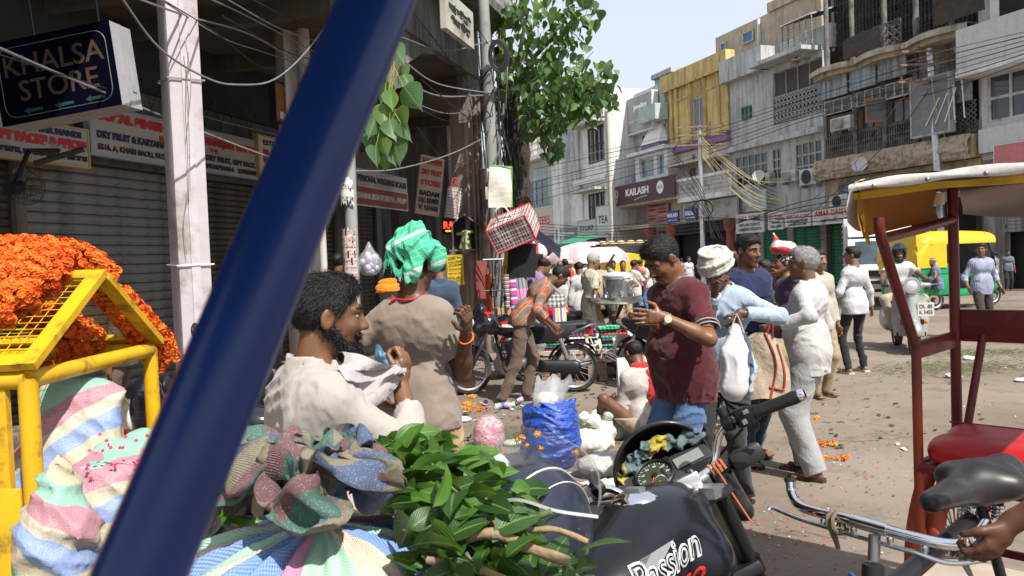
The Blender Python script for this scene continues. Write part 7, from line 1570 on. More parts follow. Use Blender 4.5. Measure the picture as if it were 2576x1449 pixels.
q=SD();q.ell((-.05,0,.04),(.1,.08,.06),.03);v,f=q.mesh(.01,folds(.03,90,2));link('buds',np_mesh('buds',v,f,[M('bud_white',(.6,.6,.5),.8,v=.2,vs=50,b=.8,bs=60)]),cg)
m=MB()
for k in range(5):
 a=k*1.2;m.grid(lambda u,v:V((-.05+.11*math.cos(a+1.6*u)*(1+.3*v)+.07*v,.09*math.sin(a+1.6*u)*(1+.2*v),.0+.2*v+.03*math.sin(9*u+5*v+k))),8,8)
m.build('plastic',glassy('film_clear',(.82,.84,.86),.1,.3),cg,smooth=60)
for px,py,sz,lb in((1488,1075,.17,'sack of small white bud packets behind the blue bag'),(1522,1062,.12,'smaller heap of white bud packets right of the sack')):
 o=thing('bud_heap',lb,'flower packets',at(px,py+40));q=SD();[q.ell((R.uniform(-sz,sz),R.uniform(-.08,.08),.08+R.uniform(0,sz)),(.055,.05,.05),.015)for k in range(14)];q.cap((-sz*.6,0,.06),(sz*.6,0,.06),.1,None,.03);v,f=q.mesh(.011,folds(.02,90,4));link('packets',np_mesh('packets',v,f,[M('bud_packet',(.62,.62,.52),.35,v=.18,vs=40,b=.6,bs=50)]),o)
for nm,px,py,w_,h_,c,lb in(('cloth_bundle',1485,1145,.2,.2,(.6,.56,.5),'white printed rice sack standing right of the blue bag'),('cloth_bundle',1540,1195,.26,.16,(.45,.43,.42),'dirty grey white sack lying by the motorcycle bowl'),('cloth_bundle',1505,1250,.18,.1,(.55,.48,.43),'pale limp sack below the left handlebar grip'),('cloth_bundle',1800,1245,.1,.07,(.6,.55,.5),'scrap of white cloth right of the motorcycle fork'),('cloth_bundle',1560,1040,.2,.1,(.5,.2,.32),'magenta cloth bundle beside the seated man')):
 q=SD();q.ell((0,0,h_*.5),(w_,w_*.7,h_*.55),.03);q.cap((w_*.4,0,h_*.8),(w_*.6,.05,h_),.04,.02,.04);q.cut((0,0,0),(0,0,-1));sack(nm,lb,q,C('bundle_%d'%px,c,.15,.5,14,dirt=tuple(k*.5 for k in c),da=.3),.012,at(px,py),.05,32,px,'bundle')
rt_=MB();text('FACTORY STORE',.035,RED,bl,(.30,-.16,.12),(78,0,8),width=.16)
q=SD();q.cap((0,0,.06),(.1,.05,.05),.16,.1,.04);q.cap((-.1,.02,.12),(-.2,.0,.16),.06,.03,.05);q.cut((0,0,0),(0,0,-1));ss,v,f=sack('striped_sack','small tied sack with pale radiating stripes on the ground',q,stripes('sack_small_stripe',[(0,.10,[(0,(.55,.32,.32)),(.2,(.55,.53,.48)),(.4,(.3,.42,.55)),(.6,(.58,.55,.48)),(.8,(.38,.52,.48))],1)],r=.6,rt=(0,35,30),wob=.04,wrink=.5,ws=25),.01,at(1215,1195),.03,60,2)
q=SD();q.ell((0,0,.09),(.2,.16,.11),.03);q.cut((0,0,0),(0,0,-1));sack('plastic_bundle','pale pink flowered plastic bundle behind the bearded man',q,stripes('pinkish_plastic',[(0,.05,[(0,(.6,.5,.56)),(.7,(.55,.3,.42))],.6)],base=(.6,.52,.57),r=.25,wob=.3),.013,(W(915,960,3.9).x,3.9,.78),.04,40,6)
vs_=thing('crate','dark crate carrying the pink plastic bundle','crate',(W(915,1000,3.9).x,3.9,0));MB().bx(-.28,.28,-.2,.2,0,.775).build('crate_side',M('crate_dark',(.05,.045,.045),.8),vs_,bevel=.01)
def petals(name,label,n,pts,sc_,mats,seed):
 rr=random.Random(seed);base=([(-.5,-.35,.1),(.1,-.5,0),(.6,0,.16),(.1,.5,0),(-.5,.35,.1),(0,0,-.06)],[(0,1,5),(1,2,5),(2,3,5),(3,4,5),(4,0,5)]);T=[]
 for k in range(n):
  a,b,r_=rr.choice(pts);p=at(a,b)+V((rr.gauss(0,r_),rr.gauss(0,r_*1.3),.006));T.append(trs(p,Euler((rr.uniform(-.4,.4),rr.uniform(-.4,.4),rr.uniform(0,6.3))),rr.uniform(.7,1.3)*sc_))
 o=scatter(name,base,T,mats);o['label']=label;o['category']='petals';return o
GPT=[(1900,1330,.18),(1960,1370,.2),(1850,1350,.15),(1900,1430,.2),(2000,1310,.2),(2100,1300,.3),(2150,1180,.35),(2200,1150,.3),(2040,1150,.3),(1990,1400,.2),(2120,1240,.3),(2230,1120,.4),(1840,1290,.15),(2050,1420,.25),(2330,1000,.6),(2000,1020,.5),(1250,1075,.25),(1300,1150,.25),(1200,1000,.3)]
petals('rose_petals','scattered pink rose petals on the dusty ground',330,GPT,.0125,[PINK],3)
petals('pale_petals','scattered white petals and paper bits on the ground',150,GPT+[(1180,1040,.3),(1270,1060,.3),(1300,1120,.3),(2350,950,.6),(2450,1020,.6),(1450,1000,.4),(2250,870,1.2),(2100,1000,.7)],.0095,[WPET],5)
lp=petals('leaf_litter','dry straw leaf scraps and grit strewn over the street',900,[(2300,900,1.4),(2150,1000,.8),(2100,1100,.6),(2450,930,.8),(2200,1200,.5),(1250,1060,.4),(1300,1130,.3),(2350,830,2.0),(1950,1000,.6),(1350,985,.6),(2050,900,1.2)],.015,[M('straw',(.13,.115,.06),.9,v=.5,vs=50)],8)
for k,(px,py,sp,n)in enumerate(((2420,925,.5,420),(2480,890,.4,300),(1290,1110,.22,200))):
 rr=random.Random(k);T=[trs(at(px,py)+V((rr.gauss(0,sp),rr.gauss(0,sp*.6),rr.uniform(.004,.03))),Euler((rr.uniform(-.3,.3),rr.uniform(-.3,.3),rr.uniform(0,6.3))),(rr.uniform(.03,.08),.006,.01))for _ in range(n)]
 o=scatter('straw_heap',([(-1,-.5,0),(1,-.5,0),(1,.5,0),(-1,.5,0),(0,0,.8)],[(0,1,4),(1,2,4),(2,3,4),(3,0,4)]),T,[M('straw_green',((.09,.10,.04),(.14,.11,.05),(.10,.13,.05))[k],.9,v=.5,vs=40)]);tag(o,('flattened green brown fodder heap on the road at right','farther dark fodder heap on the road at right','trampled leaf heap around the petal bag')[k],'fodder')
cl=[(2080,1122,8),(2100,1124,6),(2070,1155,6),(2112,1158,9),(1590,1330-200,5),(1185,1020,22),(1200,1035,16),(1160,1030,12),(1240,1145,8),(1545,1050,14),(2057,1056,3),(1185,1000,8),(1255,1150,6),(1655,930,3)]
nm_=('on the open ground at right, far left one','touching the left one on open ground','by the pink petals at right, nearer left','nearest bright clump on open ground at right','under the motorcycle bowl','largest heap right of the beige tee','second heap beside the cups','at the beige tee elbow','below the petal bag','heap before the seated man','lone one past the grey trousers','small one under the parked motorcycle','right of the striped sack','by the brick piers')
for k,(px,py,n)in enumerate(cl):
 rr=random.Random(k+40);p=at(px,py);T=[trs(p+V((rr.gauss(0,.012*n**.5),rr.gauss(0,.012*n**.5),.012+rr.uniform(0,.004*n**.5))),rnd_rot(rr),rr.uniform(.014,.019))for _ in range(n)]
 o=scatter('marigold_clump',FLL,T,[MARY if k%3 else MARI],kind=None);o['kind']='stuff';tag(o,'clump of orange marigold heads '+nm_[k],'flowers','fallen marigolds')
cupm=MB().lathe([(.02,0),(.034,.07),(.031,.07),(.018,.004)],12).mesh('cup',M('cup_lilac',(.42,.36,.52),.4),45)
for k,(px,py)in enumerate(((1222,1018),(1300,1015),(1145+140,1030))):o=link('plastic_cup',cupm);o.location=at(px,py)+V((0,0,.03));o.rotation_euler=(1.4,.2,k*2.0);tag(o,('lilac plastic cup lying beside the big marigold heap','lilac cup lying rightmost in the rubbish','lilac cup lying between the other two')[k],'cup','plastic cups in the litter')
bt_=thing('plastic_bottle','crushed clear bottle with blue label in the litter','bottle',at(1245,1030)+V((0,0,.035)));bt_.rotation_euler=(0,PI/2,.3);MB().lathe([(.03,0),(.033,.05),(.03,.12),(.033,.16),(.012,.2),(.012,.22)],12).build('bottle',glassy('bottle_clear',(.8,.85,.9),.08,.35),bt_,smooth=50);MB().lathe([(.034,.07),(.034,.11)],12,cap=False).build('label_band',M('label_blue',(.05,.12,.4),.5),bt_)
for k,(px,py,c,lb)in enumerate(((1275,1025,(.25,.5,.38),'crumpled pale green plastic film in the litter'),(1165,1015+45,(.6,.6,.62),'crumpled clear film beside the marigold heap'),(1290,1120,(.42,.48,.33),'heap of pale wilted leaves by the blue bag'),(2440,905,(.6,.6,.6),'scrap of white paper on the fodder heap'),(2400,950,(.55,.55,.6),'white paper scrap on open road'),(2570,960,(.6,.6,.62),'white crumpled bag at the right road edge'))):
 q=SD();q.ell((0,0,.02),(.09,.07,.03),.02);v,f=q.mesh(.008,folds(.05,60,k));o=thing('litter_scrap',lb,'litter',at(px,py));link('scrap',np_mesh('scrap',v,f,[M('scrap%d'%k,c,.5,v=.15)]),o)
for nm,px,py,D,w_,h_,c,lb in(('cloth_bundle',1105,800,10.5,.3,.3,(.36,.04,.05),'red printed cloth heap at the foot of the brown pillar'),('cloth_bundle',1112,835,10.2,.28,.3,(.42,.39,.35),'white cloth heap below the red printed cloth'),('cloth_bundle',1150,870,9.8,.22,.22,(.30,.17,.08),'brown sack by the pillar foot'),('cloth_bundle',1290,810,11,.3,.35,(.42,.40,.38),'pale plastic sacks stacked behind the plaid shirt'),('cloth_bundle',1345,800,12,.3,.4,(.38,.36,.33),'white goods heap under the hanging bags')):
 q=SD();q.ell((0,0,h_*.5),(w_,w_*.7,h_*.6),.04);q.ell((w_*.5,.0,h_*.9),(w_*.4,w_*.4,h_*.3),.05);q.cut((0,0,0),(0,0,-1));p=W(px,py,D);sack(nm,lb,q,C('heap_%d'%px,c,.3,.5,14),.02,(p.x,p.y,0),.06,22,px,'bundle')
rr=random.Random(66);PB=([(-1,-.7,0),(1,-.7,.1),(1,.7,0),(-1,.7,.25),(0,0,-.2)],[(0,1,4),(1,2,4),(2,3,4),(3,0,4)])
for k,(c,n,lb)in enumerate((((.42,.41,.39),70,'torn white paper scraps trodden into the market ground'),((.05,.045,.035),160,'dark wet leaf scraps trodden into the market ground'),((.10,.16,.05),110,'torn green leaf scraps trodden into the market ground'))):
 T=[]
 for j in range(n):
  a,b,g_=rr.choice(((1200,1040,.28),(1260,1090,.3),(1180,1100,.25),(1330,1010,.3),(1420,1010,.35),(1500,1010,.4),(1300,1180,.25),(1560,960,.5),(2000,960,.8),(2300,930,.9),(2150,1060,.6)));T.append(trs(at(a,b)+V((rr.gauss(0,g_),rr.gauss(0,g_),.008)),Euler((rr.uniform(-.25,.25),rr.uniform(-.25,.25),rr.uniform(0,6.3))),(rr.uniform(.012,.04),rr.uniform(.01,.028),.012)))
 o=scatter('paper_scraps' if k==0 else 'leaf_scraps',PB,T,[M('scrap_tone%d'%k,c,.8,v=.4,vs=30)]);tag(o,lb,'litter')
 # yellow barricade with marigolds
BY=M('barricade_yellow',(.62,.36,.008),.45,v=.1,dirt=(.10,.05,.02),da=.28,ds=9,coat=.1)
br_=thing('barricade','yellow steel barricade with mesh A frame top and chipped paint','barricade',(-1.40,2.30,0));XL=-2.2
YB=.78;ZT=1.315
for x in(0,XL):
 for y in(0,YB):MB().tube([(x,y,0),(x,y,ZT)],.0275,14).build('post',BY,br_,smooth=50)
 [MB().tube([(x,0,z_),(x,YB,z_)],.0275,12).build('end_rail',BY,br_,smooth=50)for z_ in(ZT-.005,.12)]
for y in(0,YB):MB().tube([(0,y,ZT-.004),(XL,y,ZT-.004)],.0275,12).build('side_rail',BY,br_,smooth=50);MB().tube([(0,y,.12),(XL,y,.12)],.0275,12).build('bottom_rail',BY,br_,smooth=50)
MB().bx(XL,-.03,-.004,.004,.15,.85).build('side_plate',BY,br_);MB().bx(-.12,-.03,-.018,-.005,.12,1.0).build('plate_stile',BY,br_,bevel=.006)
Y0,YA,ZA=-.03,.40,1.605
def mesh_panel(ya,za,yb,zb,lab):
 d=V((0,yb-ya,zb-za));L=d.length;d.normalize();nrm=V((1,0,0)).cross(d);o=MB()
 def pt(x,t,n=0):return V((x,ya,za))+d*t+nrm*n
 def angle(a,b,w_=.05):
  e=(b-a).normalized();s_=e.cross(nrm);vs=[]
  for p in(a,b):vs+=[p-s_*w_/2-nrm*.004,p+s_*w_/2-nrm*.004,p+s_*w_/2+nrm*.02,p-s_*w_/2+nrm*.02]
  o.add(vs,[(0,1,5,4),(1,2,6,5),(2,3,7,6),(3,0,4,7),(3,2,1,0),(4,5,6,7)])
 angle(pt(.02,0),pt(.02,L));angle(pt(XL,0),pt(XL,L));angle(pt(-.005,.022),pt(XL,.022));angle(pt(-.005,L-.022),pt(XL,L-.022))
 o.build('mesh_frame',BY,br_);w_=MB();n=66
 for k in range(n):x=XL+(0-XL)*(k+.5)/n;w_.tube([pt(x,.03,.006),pt(x,L-.03,.006)],.0016,4)
 for k in range(13):t_=.03+(L-.06)*(k+.5)/13;w_.tube([pt(XL,t_,.009),pt(0,t_,.009)],.0016,4)
 w_.build('wire_mesh',BY,br_,kind='stuff')
mesh_panel(Y0,ZT+.03,YA,ZA,'near');mesh_panel(YB+.03,ZT+.03,YA+.015,ZA,'far')
w_=MB()
for k in range(40):x=XL+(-.1-XL)*k/39;w_.tube([(x,.0,.88),(x,.0,ZT-.05)],.002,4)
for k in range(9):w_.tube([(XL,.003,.9+.045*k),(-.09,.003,.9+.045*k)],.002,4)
w_.build('side_mesh',BY,br_,kind='stuff');MB().bx(-.1,-.06,-.012,.012,.85,ZT-.02).build('side_stile',BY,br_)
MB().disc(V((-.28,-.006,.55)),(0,1,0),.07,.006,20).build('red_reflector',M('reflector_red',(.5,.02,.015),.2,v=.1),br_)
MARO_=M('marigold_deep',(.62,.09,.006),.7,v=.5,vs=34)
def garland(label,path,rad=.036,r=.0175,step=.02,around=5,seed=0,mat=None,grp='marigold garlands on the barricade'):
 rr=random.Random(seed);P=spline(path,8);T=[];acc=0;last=P[0];up=V((0,0,1));k=0
 for a,b in zip(P,P[1:]):
  d=b-a;L=d.length
  if L<1e-6:continue
  t=d/L;x=t.cross(up);x=x.normalized()if x.length>1e-3 else V((1,0,0));y=x.cross(t);s_=acc
  while s_<L:
   for j in range(around):
    an=2*PI*(j+.5*(k%2))/around+rr.uniform(-.25,.25);q=a+t*(s_+rr.uniform(-.004,.004))+(x*math.cos(an)+y*math.sin(an))*(rad-r*.55)
    nz_=(x*math.cos(an)+y*math.sin(an))+t*rr.uniform(-.3,.3);T.append(Matrix.Translation(q)@nz_.to_track_quat('Z','Y').to_matrix().to_4x4()@Matrix.Rotation(rr.uniform(0,6),4,'Z')@Matrix.Scale(r*rr.uniform(.85,1.2),4))
   s_+=step;k+=1
  acc=s_-L
 o=thing('marigold_garland',label,'garland',path[0],0,grp);s=scatter('flowers',FLW,[Matrix.Translation(-V(path[0]))@t_ for t_ in T],[mat or MARI,MARO_],o,mi=[int(rr.random()<.22)for t_ in T]);return o
B0=V((-1.40,2.30,0))
def gp(x,y,z):return B0+V((x,y,z))
ZR=1.60
hp_=thing('flower_heap','dense inner heap of orange marigolds under the garlands','flowers',gp(-.9,.3,1.4));rr=random.Random(2);T=[]
for k in range(700):
 a,b=rr.uniform(0,6.3),rr.uniform(0,1);r_=.62*math.sqrt(rr.random());x,y=-.62+.9*r_*math.cos(a),.28+.50*r_*math.sin(a)
 z=(1.345+.24*(1-abs(y-.39)/.45))+.05*(1-(r_/.62)**2)*rr.uniform(.85,1.05);T.append(trs(V((x+.9,y-.3,z-1.4)),rnd_rot(rr),rr.uniform(.016,.021)))
scatter('flowers',FLW,T,[MARI],hp_);rr=random.Random(5)
gl=[('topmost garland looping along the back of the marigold heap',[(-.7,.45,1.69),(-.3,.43,1.705),(-.15,.43,1.695),(-.05,.44,1.665),(.0,.5,1.60)]),('second garland looping below the heap top',[(-.7,.37,1.69),(-.3,.355,1.70),(-.16,.36,1.68),(-.06,.385,1.65)]),('third garland winding through the middle of the heap',[(-.7,.28,1.66),(-.3,.27,1.665),(-.17,.29,1.655),(-.05,.335,1.635)]),('fourth garland curling toward the mesh panel',[(-.7,.20,1.61),(-.3,.19,1.62),(-.17,.22,1.61),(-.05,.28,1.60)]),('fifth garland lying low across the mesh',[(-.7,.12,1.55),(-.3,.11,1.56),(-.18,.14,1.555),(-.08,.20,1.555)]),('lowest garland ending above the front rail',[(-.7,-.02,1.42),(-.4,-.02,1.425),(-.27,.0,1.44),(-.18,.05,1.465)]),('thick garland curled at the left of the heap',[(-.7,.05,1.49),(-.35,.035,1.49),(-.22,.065,1.50),(-.12,.125,1.51)])]
for k,(lb,p)in enumerate(gl):garland(lb,[gp(*a)for a in p],.045,.0160,.020,7,k)
sl_=lambda t_,o=0:gp(-.05-.0+o,.44+.40*t_,ZA+.04-.30*t_)
garland('garland draped down the far slope of the A frame',[gp(-.10,.47,1.60),gp(-.06,.58,1.53),gp(-.05,.70,1.44),gp(-.03,.82,1.33),gp(-.02,.90,1.24)],.04,.0155,.019,7,20)
garland('row of marigold strings hanging inside the far mesh panel',[gp(-.3,.55,1.50),gp(-.26,.65,1.42),gp(-.22,.74,1.36),gp(-.3,.8,1.28)],.07,.018,.022,9,21)
garland('garland tail bunched over the far rail of the barricade',[gp(-.02,.62,1.535),gp(.0,.74,1.44),gp(.02,.86,1.34),gp(.03,.9,1.25)],.035,.018,.022,6,22)
garland('garlands hanging below the top rail in shade',[gp(-.45,.86,1.30),gp(-.42,.9,1.12),gp(-.4,.92,.98),gp(-.35,.9,.90)],.09,.018,.024,11,23)
garland('short garland end lying by the striped sacks',[gp(-.3,.95,.98),gp(-.24,.97,.93),gp(-.15,.98,.92)],.04,.018,.024,6,24)
cg_=thing('marigold_crate','low dark plank stand behind the barricade holding garlands','stand',gp(-.45,1.0,0));MB().bx(-.4,.35,-.2,.3,.8,.84).bx(-.38,-.33,-.18,-.13,0,.8).bx(.28,.33,-.18,-.13,0,.8).bx(-.38,-.33,.2,.25,0,.8).bx(.28,.33,.2,.25,0,.8).build('plank_stand',OWD,cg_)
def ssack(label,prims,ang,seed,per=.3,grp='pastel striped sacks by the barricade',h=.011,fold=.075,fr=19):
 q=SD()
 for a,b,r1,r2 in prims:q.cap(a,b,r1,r2,.06)
 return sack('striped_sack',label,q,stripes('pastel_sack%d'%seed,[(2,per,[(0,(.40,.18,.22)),(.2,(.22,.42,.33)),(.42,(.45,.38,.26)),(.66,(.20,.28,.50)),(.86,(.45,.40,.31))],1)],r=.5,weave=260,rt=(0,ang,10*seed%40),wob=.10,wrink=.55,ws=12,dirt=(.35,.33,.3),da=.1),h,(0,0,0),fold,fr,seed,grp and 'sack',grp)
w=W
ssack('tall striped sack with a pointed top behind the yellow post',[(w(170,1010,2.62),w(165,1200,2.6),.10,.16),(w(235,1010,2.62),w(230,1180,2.6),.07,.13),(w(150,1250,2.6),w(150,1500,2.6),.17,.2),(w(90,1180,2.6),w(85,1280,2.6),.08,.12)],35,1)
ssack('striped sack standing lowest and nearest by the yellow post',[(w(140,1210,2.15),w(150,1330,2.12),.05,.09),(w(140,1330,2.12),w(150,1560,2.1),.085,.12)],-32,2,.22)
ssack('striped sack sprinkled with rose petals behind the blue bar',[(w(285,1160,2.5),w(270,1240,2.45),.07,.13),(w(360,1140,2.6),w(340,1230,2.5),.08,.14),(w(290,1280,2.42),w(300,1560,2.4),.16,.2)],8,3,.3)
pt_=[];rr=random.Random(9)
for k in range(34):
 px,py=rr.uniform(215,380),rr.uniform(1090,1300);pt_.append(trs(W(px,py,2.29+.0004*(px-215)),Euler((1.2+rr.uniform(-.3,.3),rr.uniform(-.3,.3),rr.uniform(-.5,.5))),.011))
 # foreground sack on a cart
kn=W(800,1300,1.40);kc=V((kn.x-.01,kn.y+.16,0))
ct=thing('hand_cart','wooden cart bed holding the striped sack and leafy branches','cart',(-.30,1.55,0));m=MB()
for k in range(7):MB().bx(-.62+.175*k,-.455+.175*k,-.45,.6,.74,.765).build('plank',M('plank'),ct)
for x in(-.55,.5):add_wheel(ct,V((x,.1,.33)),.33,.03,'cart_wheel')
MB().tube([(-.5,.1,.33),(.45,.1,.33)],.025,8).bx(-.5,.5,-.02,.22,.58,.735).build('axle_frame',OWD,ct)
fs=thing('striped_sack','big foreground sack with blue pink green and cream stripes radiating from its knot','sack',(0,0,0))
zk_=kn.z-.015
def dome(u,v):
 a=2*PI*u;r_=.02+.50*v;wr_=.012*math.sin(17*a+3*math.sin(3*a))*min(1,v*3)*(1-.55*v)+.010*math.sin(31*a+9*v)*(1-v)*min(1,5*v)
 rr_=r_+.018*math.sin(3*a+1)*v;z=zk_-.015*min(1,v*6)-.05*v-.42*v**2.6+wr_+mnoise.noise(V((4*math.cos(a)*v,4*math.sin(a)*v,2)))*.03*v
 return V((kn.x+rr_*math.cos(a)*1.06-.07*v,kn.y+.02+rr_*math.sin(a)*.85+.14*v,z))
t=NT('big_sack');uvc=t.co('UV');s3=t.sep(uvc);fr_=t.math('FRACT',t.math('MULTIPLY',t.math('ADD',s3[0],t.math('MULTIPLY',t.noise(t.co(),9,2),.02)),3.0))
SC_=[(0,(.17,.30,.62)),(.2,(.56,.24,.38)),(.32,(.38,.60,.45)),(.52,(.60,.52,.42)),(.74,(.17,.30,.62)),(.86,(.38,.60,.45)),(.94,(.56,.50,.40))]
ck=t.n('TexChecker');t.put(ck.inputs[0],t.map(t.co(),(1,1,1),(0,0,38)));ck.inputs['Scale'].default_value=280
wv1=t.math('MULTIPLY',t.math('SINE',t.math('MULTIPLY',s3[0],1900)),t.math('SINE',t.math('MULTIPLY',s3[1],330)))
col=t.mix(t.rng(wv1,-.2,1,0,.2),t.ramp(fr_,SC_),(.66,.65,.62));col=t.mix(t.rng(t.noise(t.co(),8,7),.5,.75,0,.25),col,(.35,.32,.28))
t.bump(t.math('ADD',t.math('MULTIPLY',wv1,.5),t.noise(t.co(),22,4)),.45,.012);BSM=t.fin(col,.55,0,.35)
m=MB();m.grid(dome,220,40);m.build('sack_body',BSM,fs,smooth=70)
t=NT('crumpled_sack');co=t.co('UV');s3=t.sep(co);fr_=t.math('FRACT',t.math('ADD',t.math('MULTIPLY',s3[1],1.5),t.math('MULTIPLY',s3[0],3.0)))
wv1=t.math('MULTIPLY',t.math('SINE',t.math('MULTIPLY',s3[0],2300)),t.math('SINE',t.math('MULTIPLY',s3[1],760)))
col=t.mix(t.rng(wv1,-.2,1,0,.25),t.ramp(fr_,[(0,(.22,.10,.115)),(.22,(.075,.19,.15)),(.42,(.28,.24,.16)),(.64,(.10,.15,.28)),(.84,(.28,.24,.16))]),(.42,.41,.38));vs_k=t.n('TexVoronoi');t.put(vs_k.inputs['Vector'],t.co());vs_k.inputs['Scale'].default_value=190;col=t.mix(t.rng(vs_k.outputs['Distance'],.18,.34,.55,0),col,(.46,.45,.42));col=t.mix(t.rng(t.noise(t.co(),16,6),.5,.72,0,.5),col,(.03,.03,.03))
t.bump(t.math('ADD',t.math('MULTIPLY',wv1,.6),t.noise(t.co(),40,4)),.6,.012);CRM=t.fin(col,.7,0,.3)
def nz3(p,s_):return V((mnoise.noise(p*s_),mnoise.noise(p*s_+V((7,3,1))),mnoise.noise(p*s_+V((2,9,5)))))
def crump(cx,cy,cz,R0,H0,sd_,a0,a1,tw):
 def fn(u,v):
  a=a0+(a1-a0)*u+tw*v;r_=.028+R0*(v**.75)*(1+.28*math.sin(5*a+sd_));z=H0*math.sin(PI*min(1,v*1.02)**.8)+.02
  p=V((r_*math.cos(a),r_*math.sin(a)*.8,z));n_=nz3(V((math.cos(a)*v,math.sin(a)*v,v))+V((sd_,0,0)),2.6)*.07+nz3(V((u*5,v*2.0,sd_)),2.2)*.03+nz3(V((u*14,v*5.0,sd_+4)),1.6)*.014
  rg=abs(math.sin(u*13+5*mnoise.noise(V((u*3,v*2,sd_)))))*.022*min(1,v*2);return V((cx,cy,cz))+p+n_+V((0,0,rg))
 return fn
c0=W(800,1235,1.42)
for k,(dx,dy,dz,R0,H0,a0,a1,tw)in enumerate(((0,.01,-.05,.108,.05,0,6.28,.4),(-.025,.03,-.03,.10,.07,.5,6.5,-.5),(.02,.02,.0,.085,.05,2.0,7.4,.8))):
 m=MB();m.grid(crump(c0.x+dx,c0.y+dy,c0.z+dz,R0,H0,3+k*5,a0,a1,tw),150,34);m.build('sack_mouth',CRM,fs,smooth=70)
def leaf_mesh(name,L,W_,mat,curl=.3,heart=False,seed=0,fold_=.25):
 rr=random.Random(seed);m=MB();n=9
 def wdt(t_):return(math.sin(PI*t_**.8)**.75 if not heart else(min(1,(t_*5.5)**.5)*max(0,1-((t_-.12)/.88)**1.7 if t_>.12 else 1))**.9)
 cu=rr.uniform(.5,1.3)*curl;wv=rr.uniform(0,6)
 def fn(u,v):
  s_=2*u-1;w_=W_*.5*wdt(max(.0,min(1,v)));x=s_*w_
  return V((x,L*v*(1-.12*cu*v),-L*.5*cu*v*v+abs(s_)*w_*fold_+.06*L*math.sin(6*v+wv)*s_*.5))
 m.grid(fn,4,n);return m.mesh(name,mat,75)
def leafmat(name,c,c2,r=.42):
 if name in _mc:return _mc[name]
 t=NT(name);u=t.sep(t.co('UV'));oi=t.n('ObjectInfo');co=t.co();c_=t.mix(oi.outputs['Random'],c,c2);c_=t.mix(t.rng(t.noise(co,30,4),.3,.7,0,.35),c_,tuple(k*.6 for k in c))
 mid=t.math('LESS_THAN',t.math('ABSOLUTE',t.math('SUBTRACT',u[0],.5)),.035);c_=t.mix(t.math('MULTIPLY',mid,.5),c_,(.25,.32,.1))
 vn_=t.math('SINE',t.math('MULTIPLY',t.math('SUBTRACT',u[1],t.math('ABSOLUTE',t.math('SUBTRACT',u[0],.5))),55));t.bump(vn_,.18,.002)
 m_=t.fin(c_,r,0,.5);out=t.t.nodes['Material Output'];tr_=t.n('BsdfTranslucent');t.put(tr_.inputs[0],t.mix(.5,c_,(.25,.45,.03)));ms=t.n('MixShader');ms.inputs[0].default_value=.28;t.t.links.new(t.b.outputs[0],ms.inputs[1]);t.t.links.new(tr_.outputs[0],ms.inputs[2]);t.t.links.new(ms.outputs[0],out.inputs[0]);_mc[name]=m_;return m_
LFM=leafmat('bael_leaf',(.020,.062,.012),(.045,.115,.02));LFY=leafmat('young_leaf',(.20,.32,.03),(.13,.26,.03))
lme=[leaf_mesh('leaf',.078+.012*(k%3),.036+.005*(k%4),LFM,.7,False,k)for k in range(9)];lmy=[leaf_mesh('leaf',.05,.02,LFY,.5,False,k)for k in range(4)]
lb_=thing('leaf_bundle','bundle of fresh dark green leafy branches beside the striped sack','leaves',W(1200,1330,1.42));rr=random.Random(31)
regs=[(1040,1165,1.52,.05,.9),(1090,1180,1.45,.06,.9),(1120,1240,1.38,.07,.6),(1150,1130,1.55,.03,1),(1190,1290,1.36,.07,.3),(1260,1310,1.36,.07,.1),(1320,1370,1.33,.07,.05),(1240,1400,1.30,.07,.1),(1360,1340,1.40,.06,.1),(1330,1440,1.26,.06,.1),(1170,1370,1.30,.05,.1),(1060,1230,1.40,.04,.5),(1400,1400,1.36,.04,.2),(980,1110,1.60,.05,.9),(1100,1330,1.30,.04,.2),(1230,1200,1.46,.05,.4)]
LM2=leafmat('bael_leaf_light',(.065,.17,.022),(.10,.23,.035));lml=[leaf_mesh('leaf',.085,.04+.005*(k%3),LM2,.5,False,k+20)for k in range(5)]
for k in range(285):
 px,py,D,r_,lt=regs[k%len(regs)];p=W(px,py+22+.36*max(0,px-1120),D)+V((rr.gauss(0,r_*.68),rr.gauss(0,r_*.7),rr.gauss(0,r_*.4)));e=Euler((rr.uniform(-1.2,.9),rr.uniform(-1.1,1.1),rr.uniform(-2.9,.2)if rr.random()<.75 else rr.uniform(0,6.3)))
 o=link('leaf',rr.choice(lml if rr.random()<lt*.7 else lme),lb_);o.location=p-lb_.location;o.rotation_euler=e;s_=rr.uniform(.75,1.3);o.scale=(s_,)*3
BARK=M('twig_bark',(.27,.19,.11),.8,v=.3,vs=30,b=.6,bs=60);TWG=M('twig_green',(.12,.16,.05),.7)
for pts,r_,mt in(([(1130,1370,1.36),(1240,1345,1.33),(1330,1380,1.31),(1430,1415,1.29)],.0105,BARK),([(1200,1310,1.4),(1310,1335,1.37),(1395,1335,1.36),(1475,1365,1.35)],.006,BARK),([(1160,1330,1.42),(1300,1320,1.40),(1385,1290,1.39)],.006,TWG),([(1080,1410,1.3),(1200,1430,1.28),(1300,1470,1.27)],.007,BARK),([(1075,1150,1.5),(1120,1210,1.42),(1200,1290,1.38)],.003,TWG),([(1040,1180,1.5),(1150,1230,1.42),(1260,1300,1.38)],.003,TWG)):
 P=spline([W(*p)+V((0,-.03,.012))for p in pts],6);MB().tube([p-lb_.location for p in P],[r_*(.9+.1*math.sin(1.3*i))for i in range(len(P))],8).build('stem',mt,lb_,smooth=50)
lb2=thing('leaf_pile','small pile of yellow green young leaves behind the striped sack','leaves',W(600,1200,1.75))
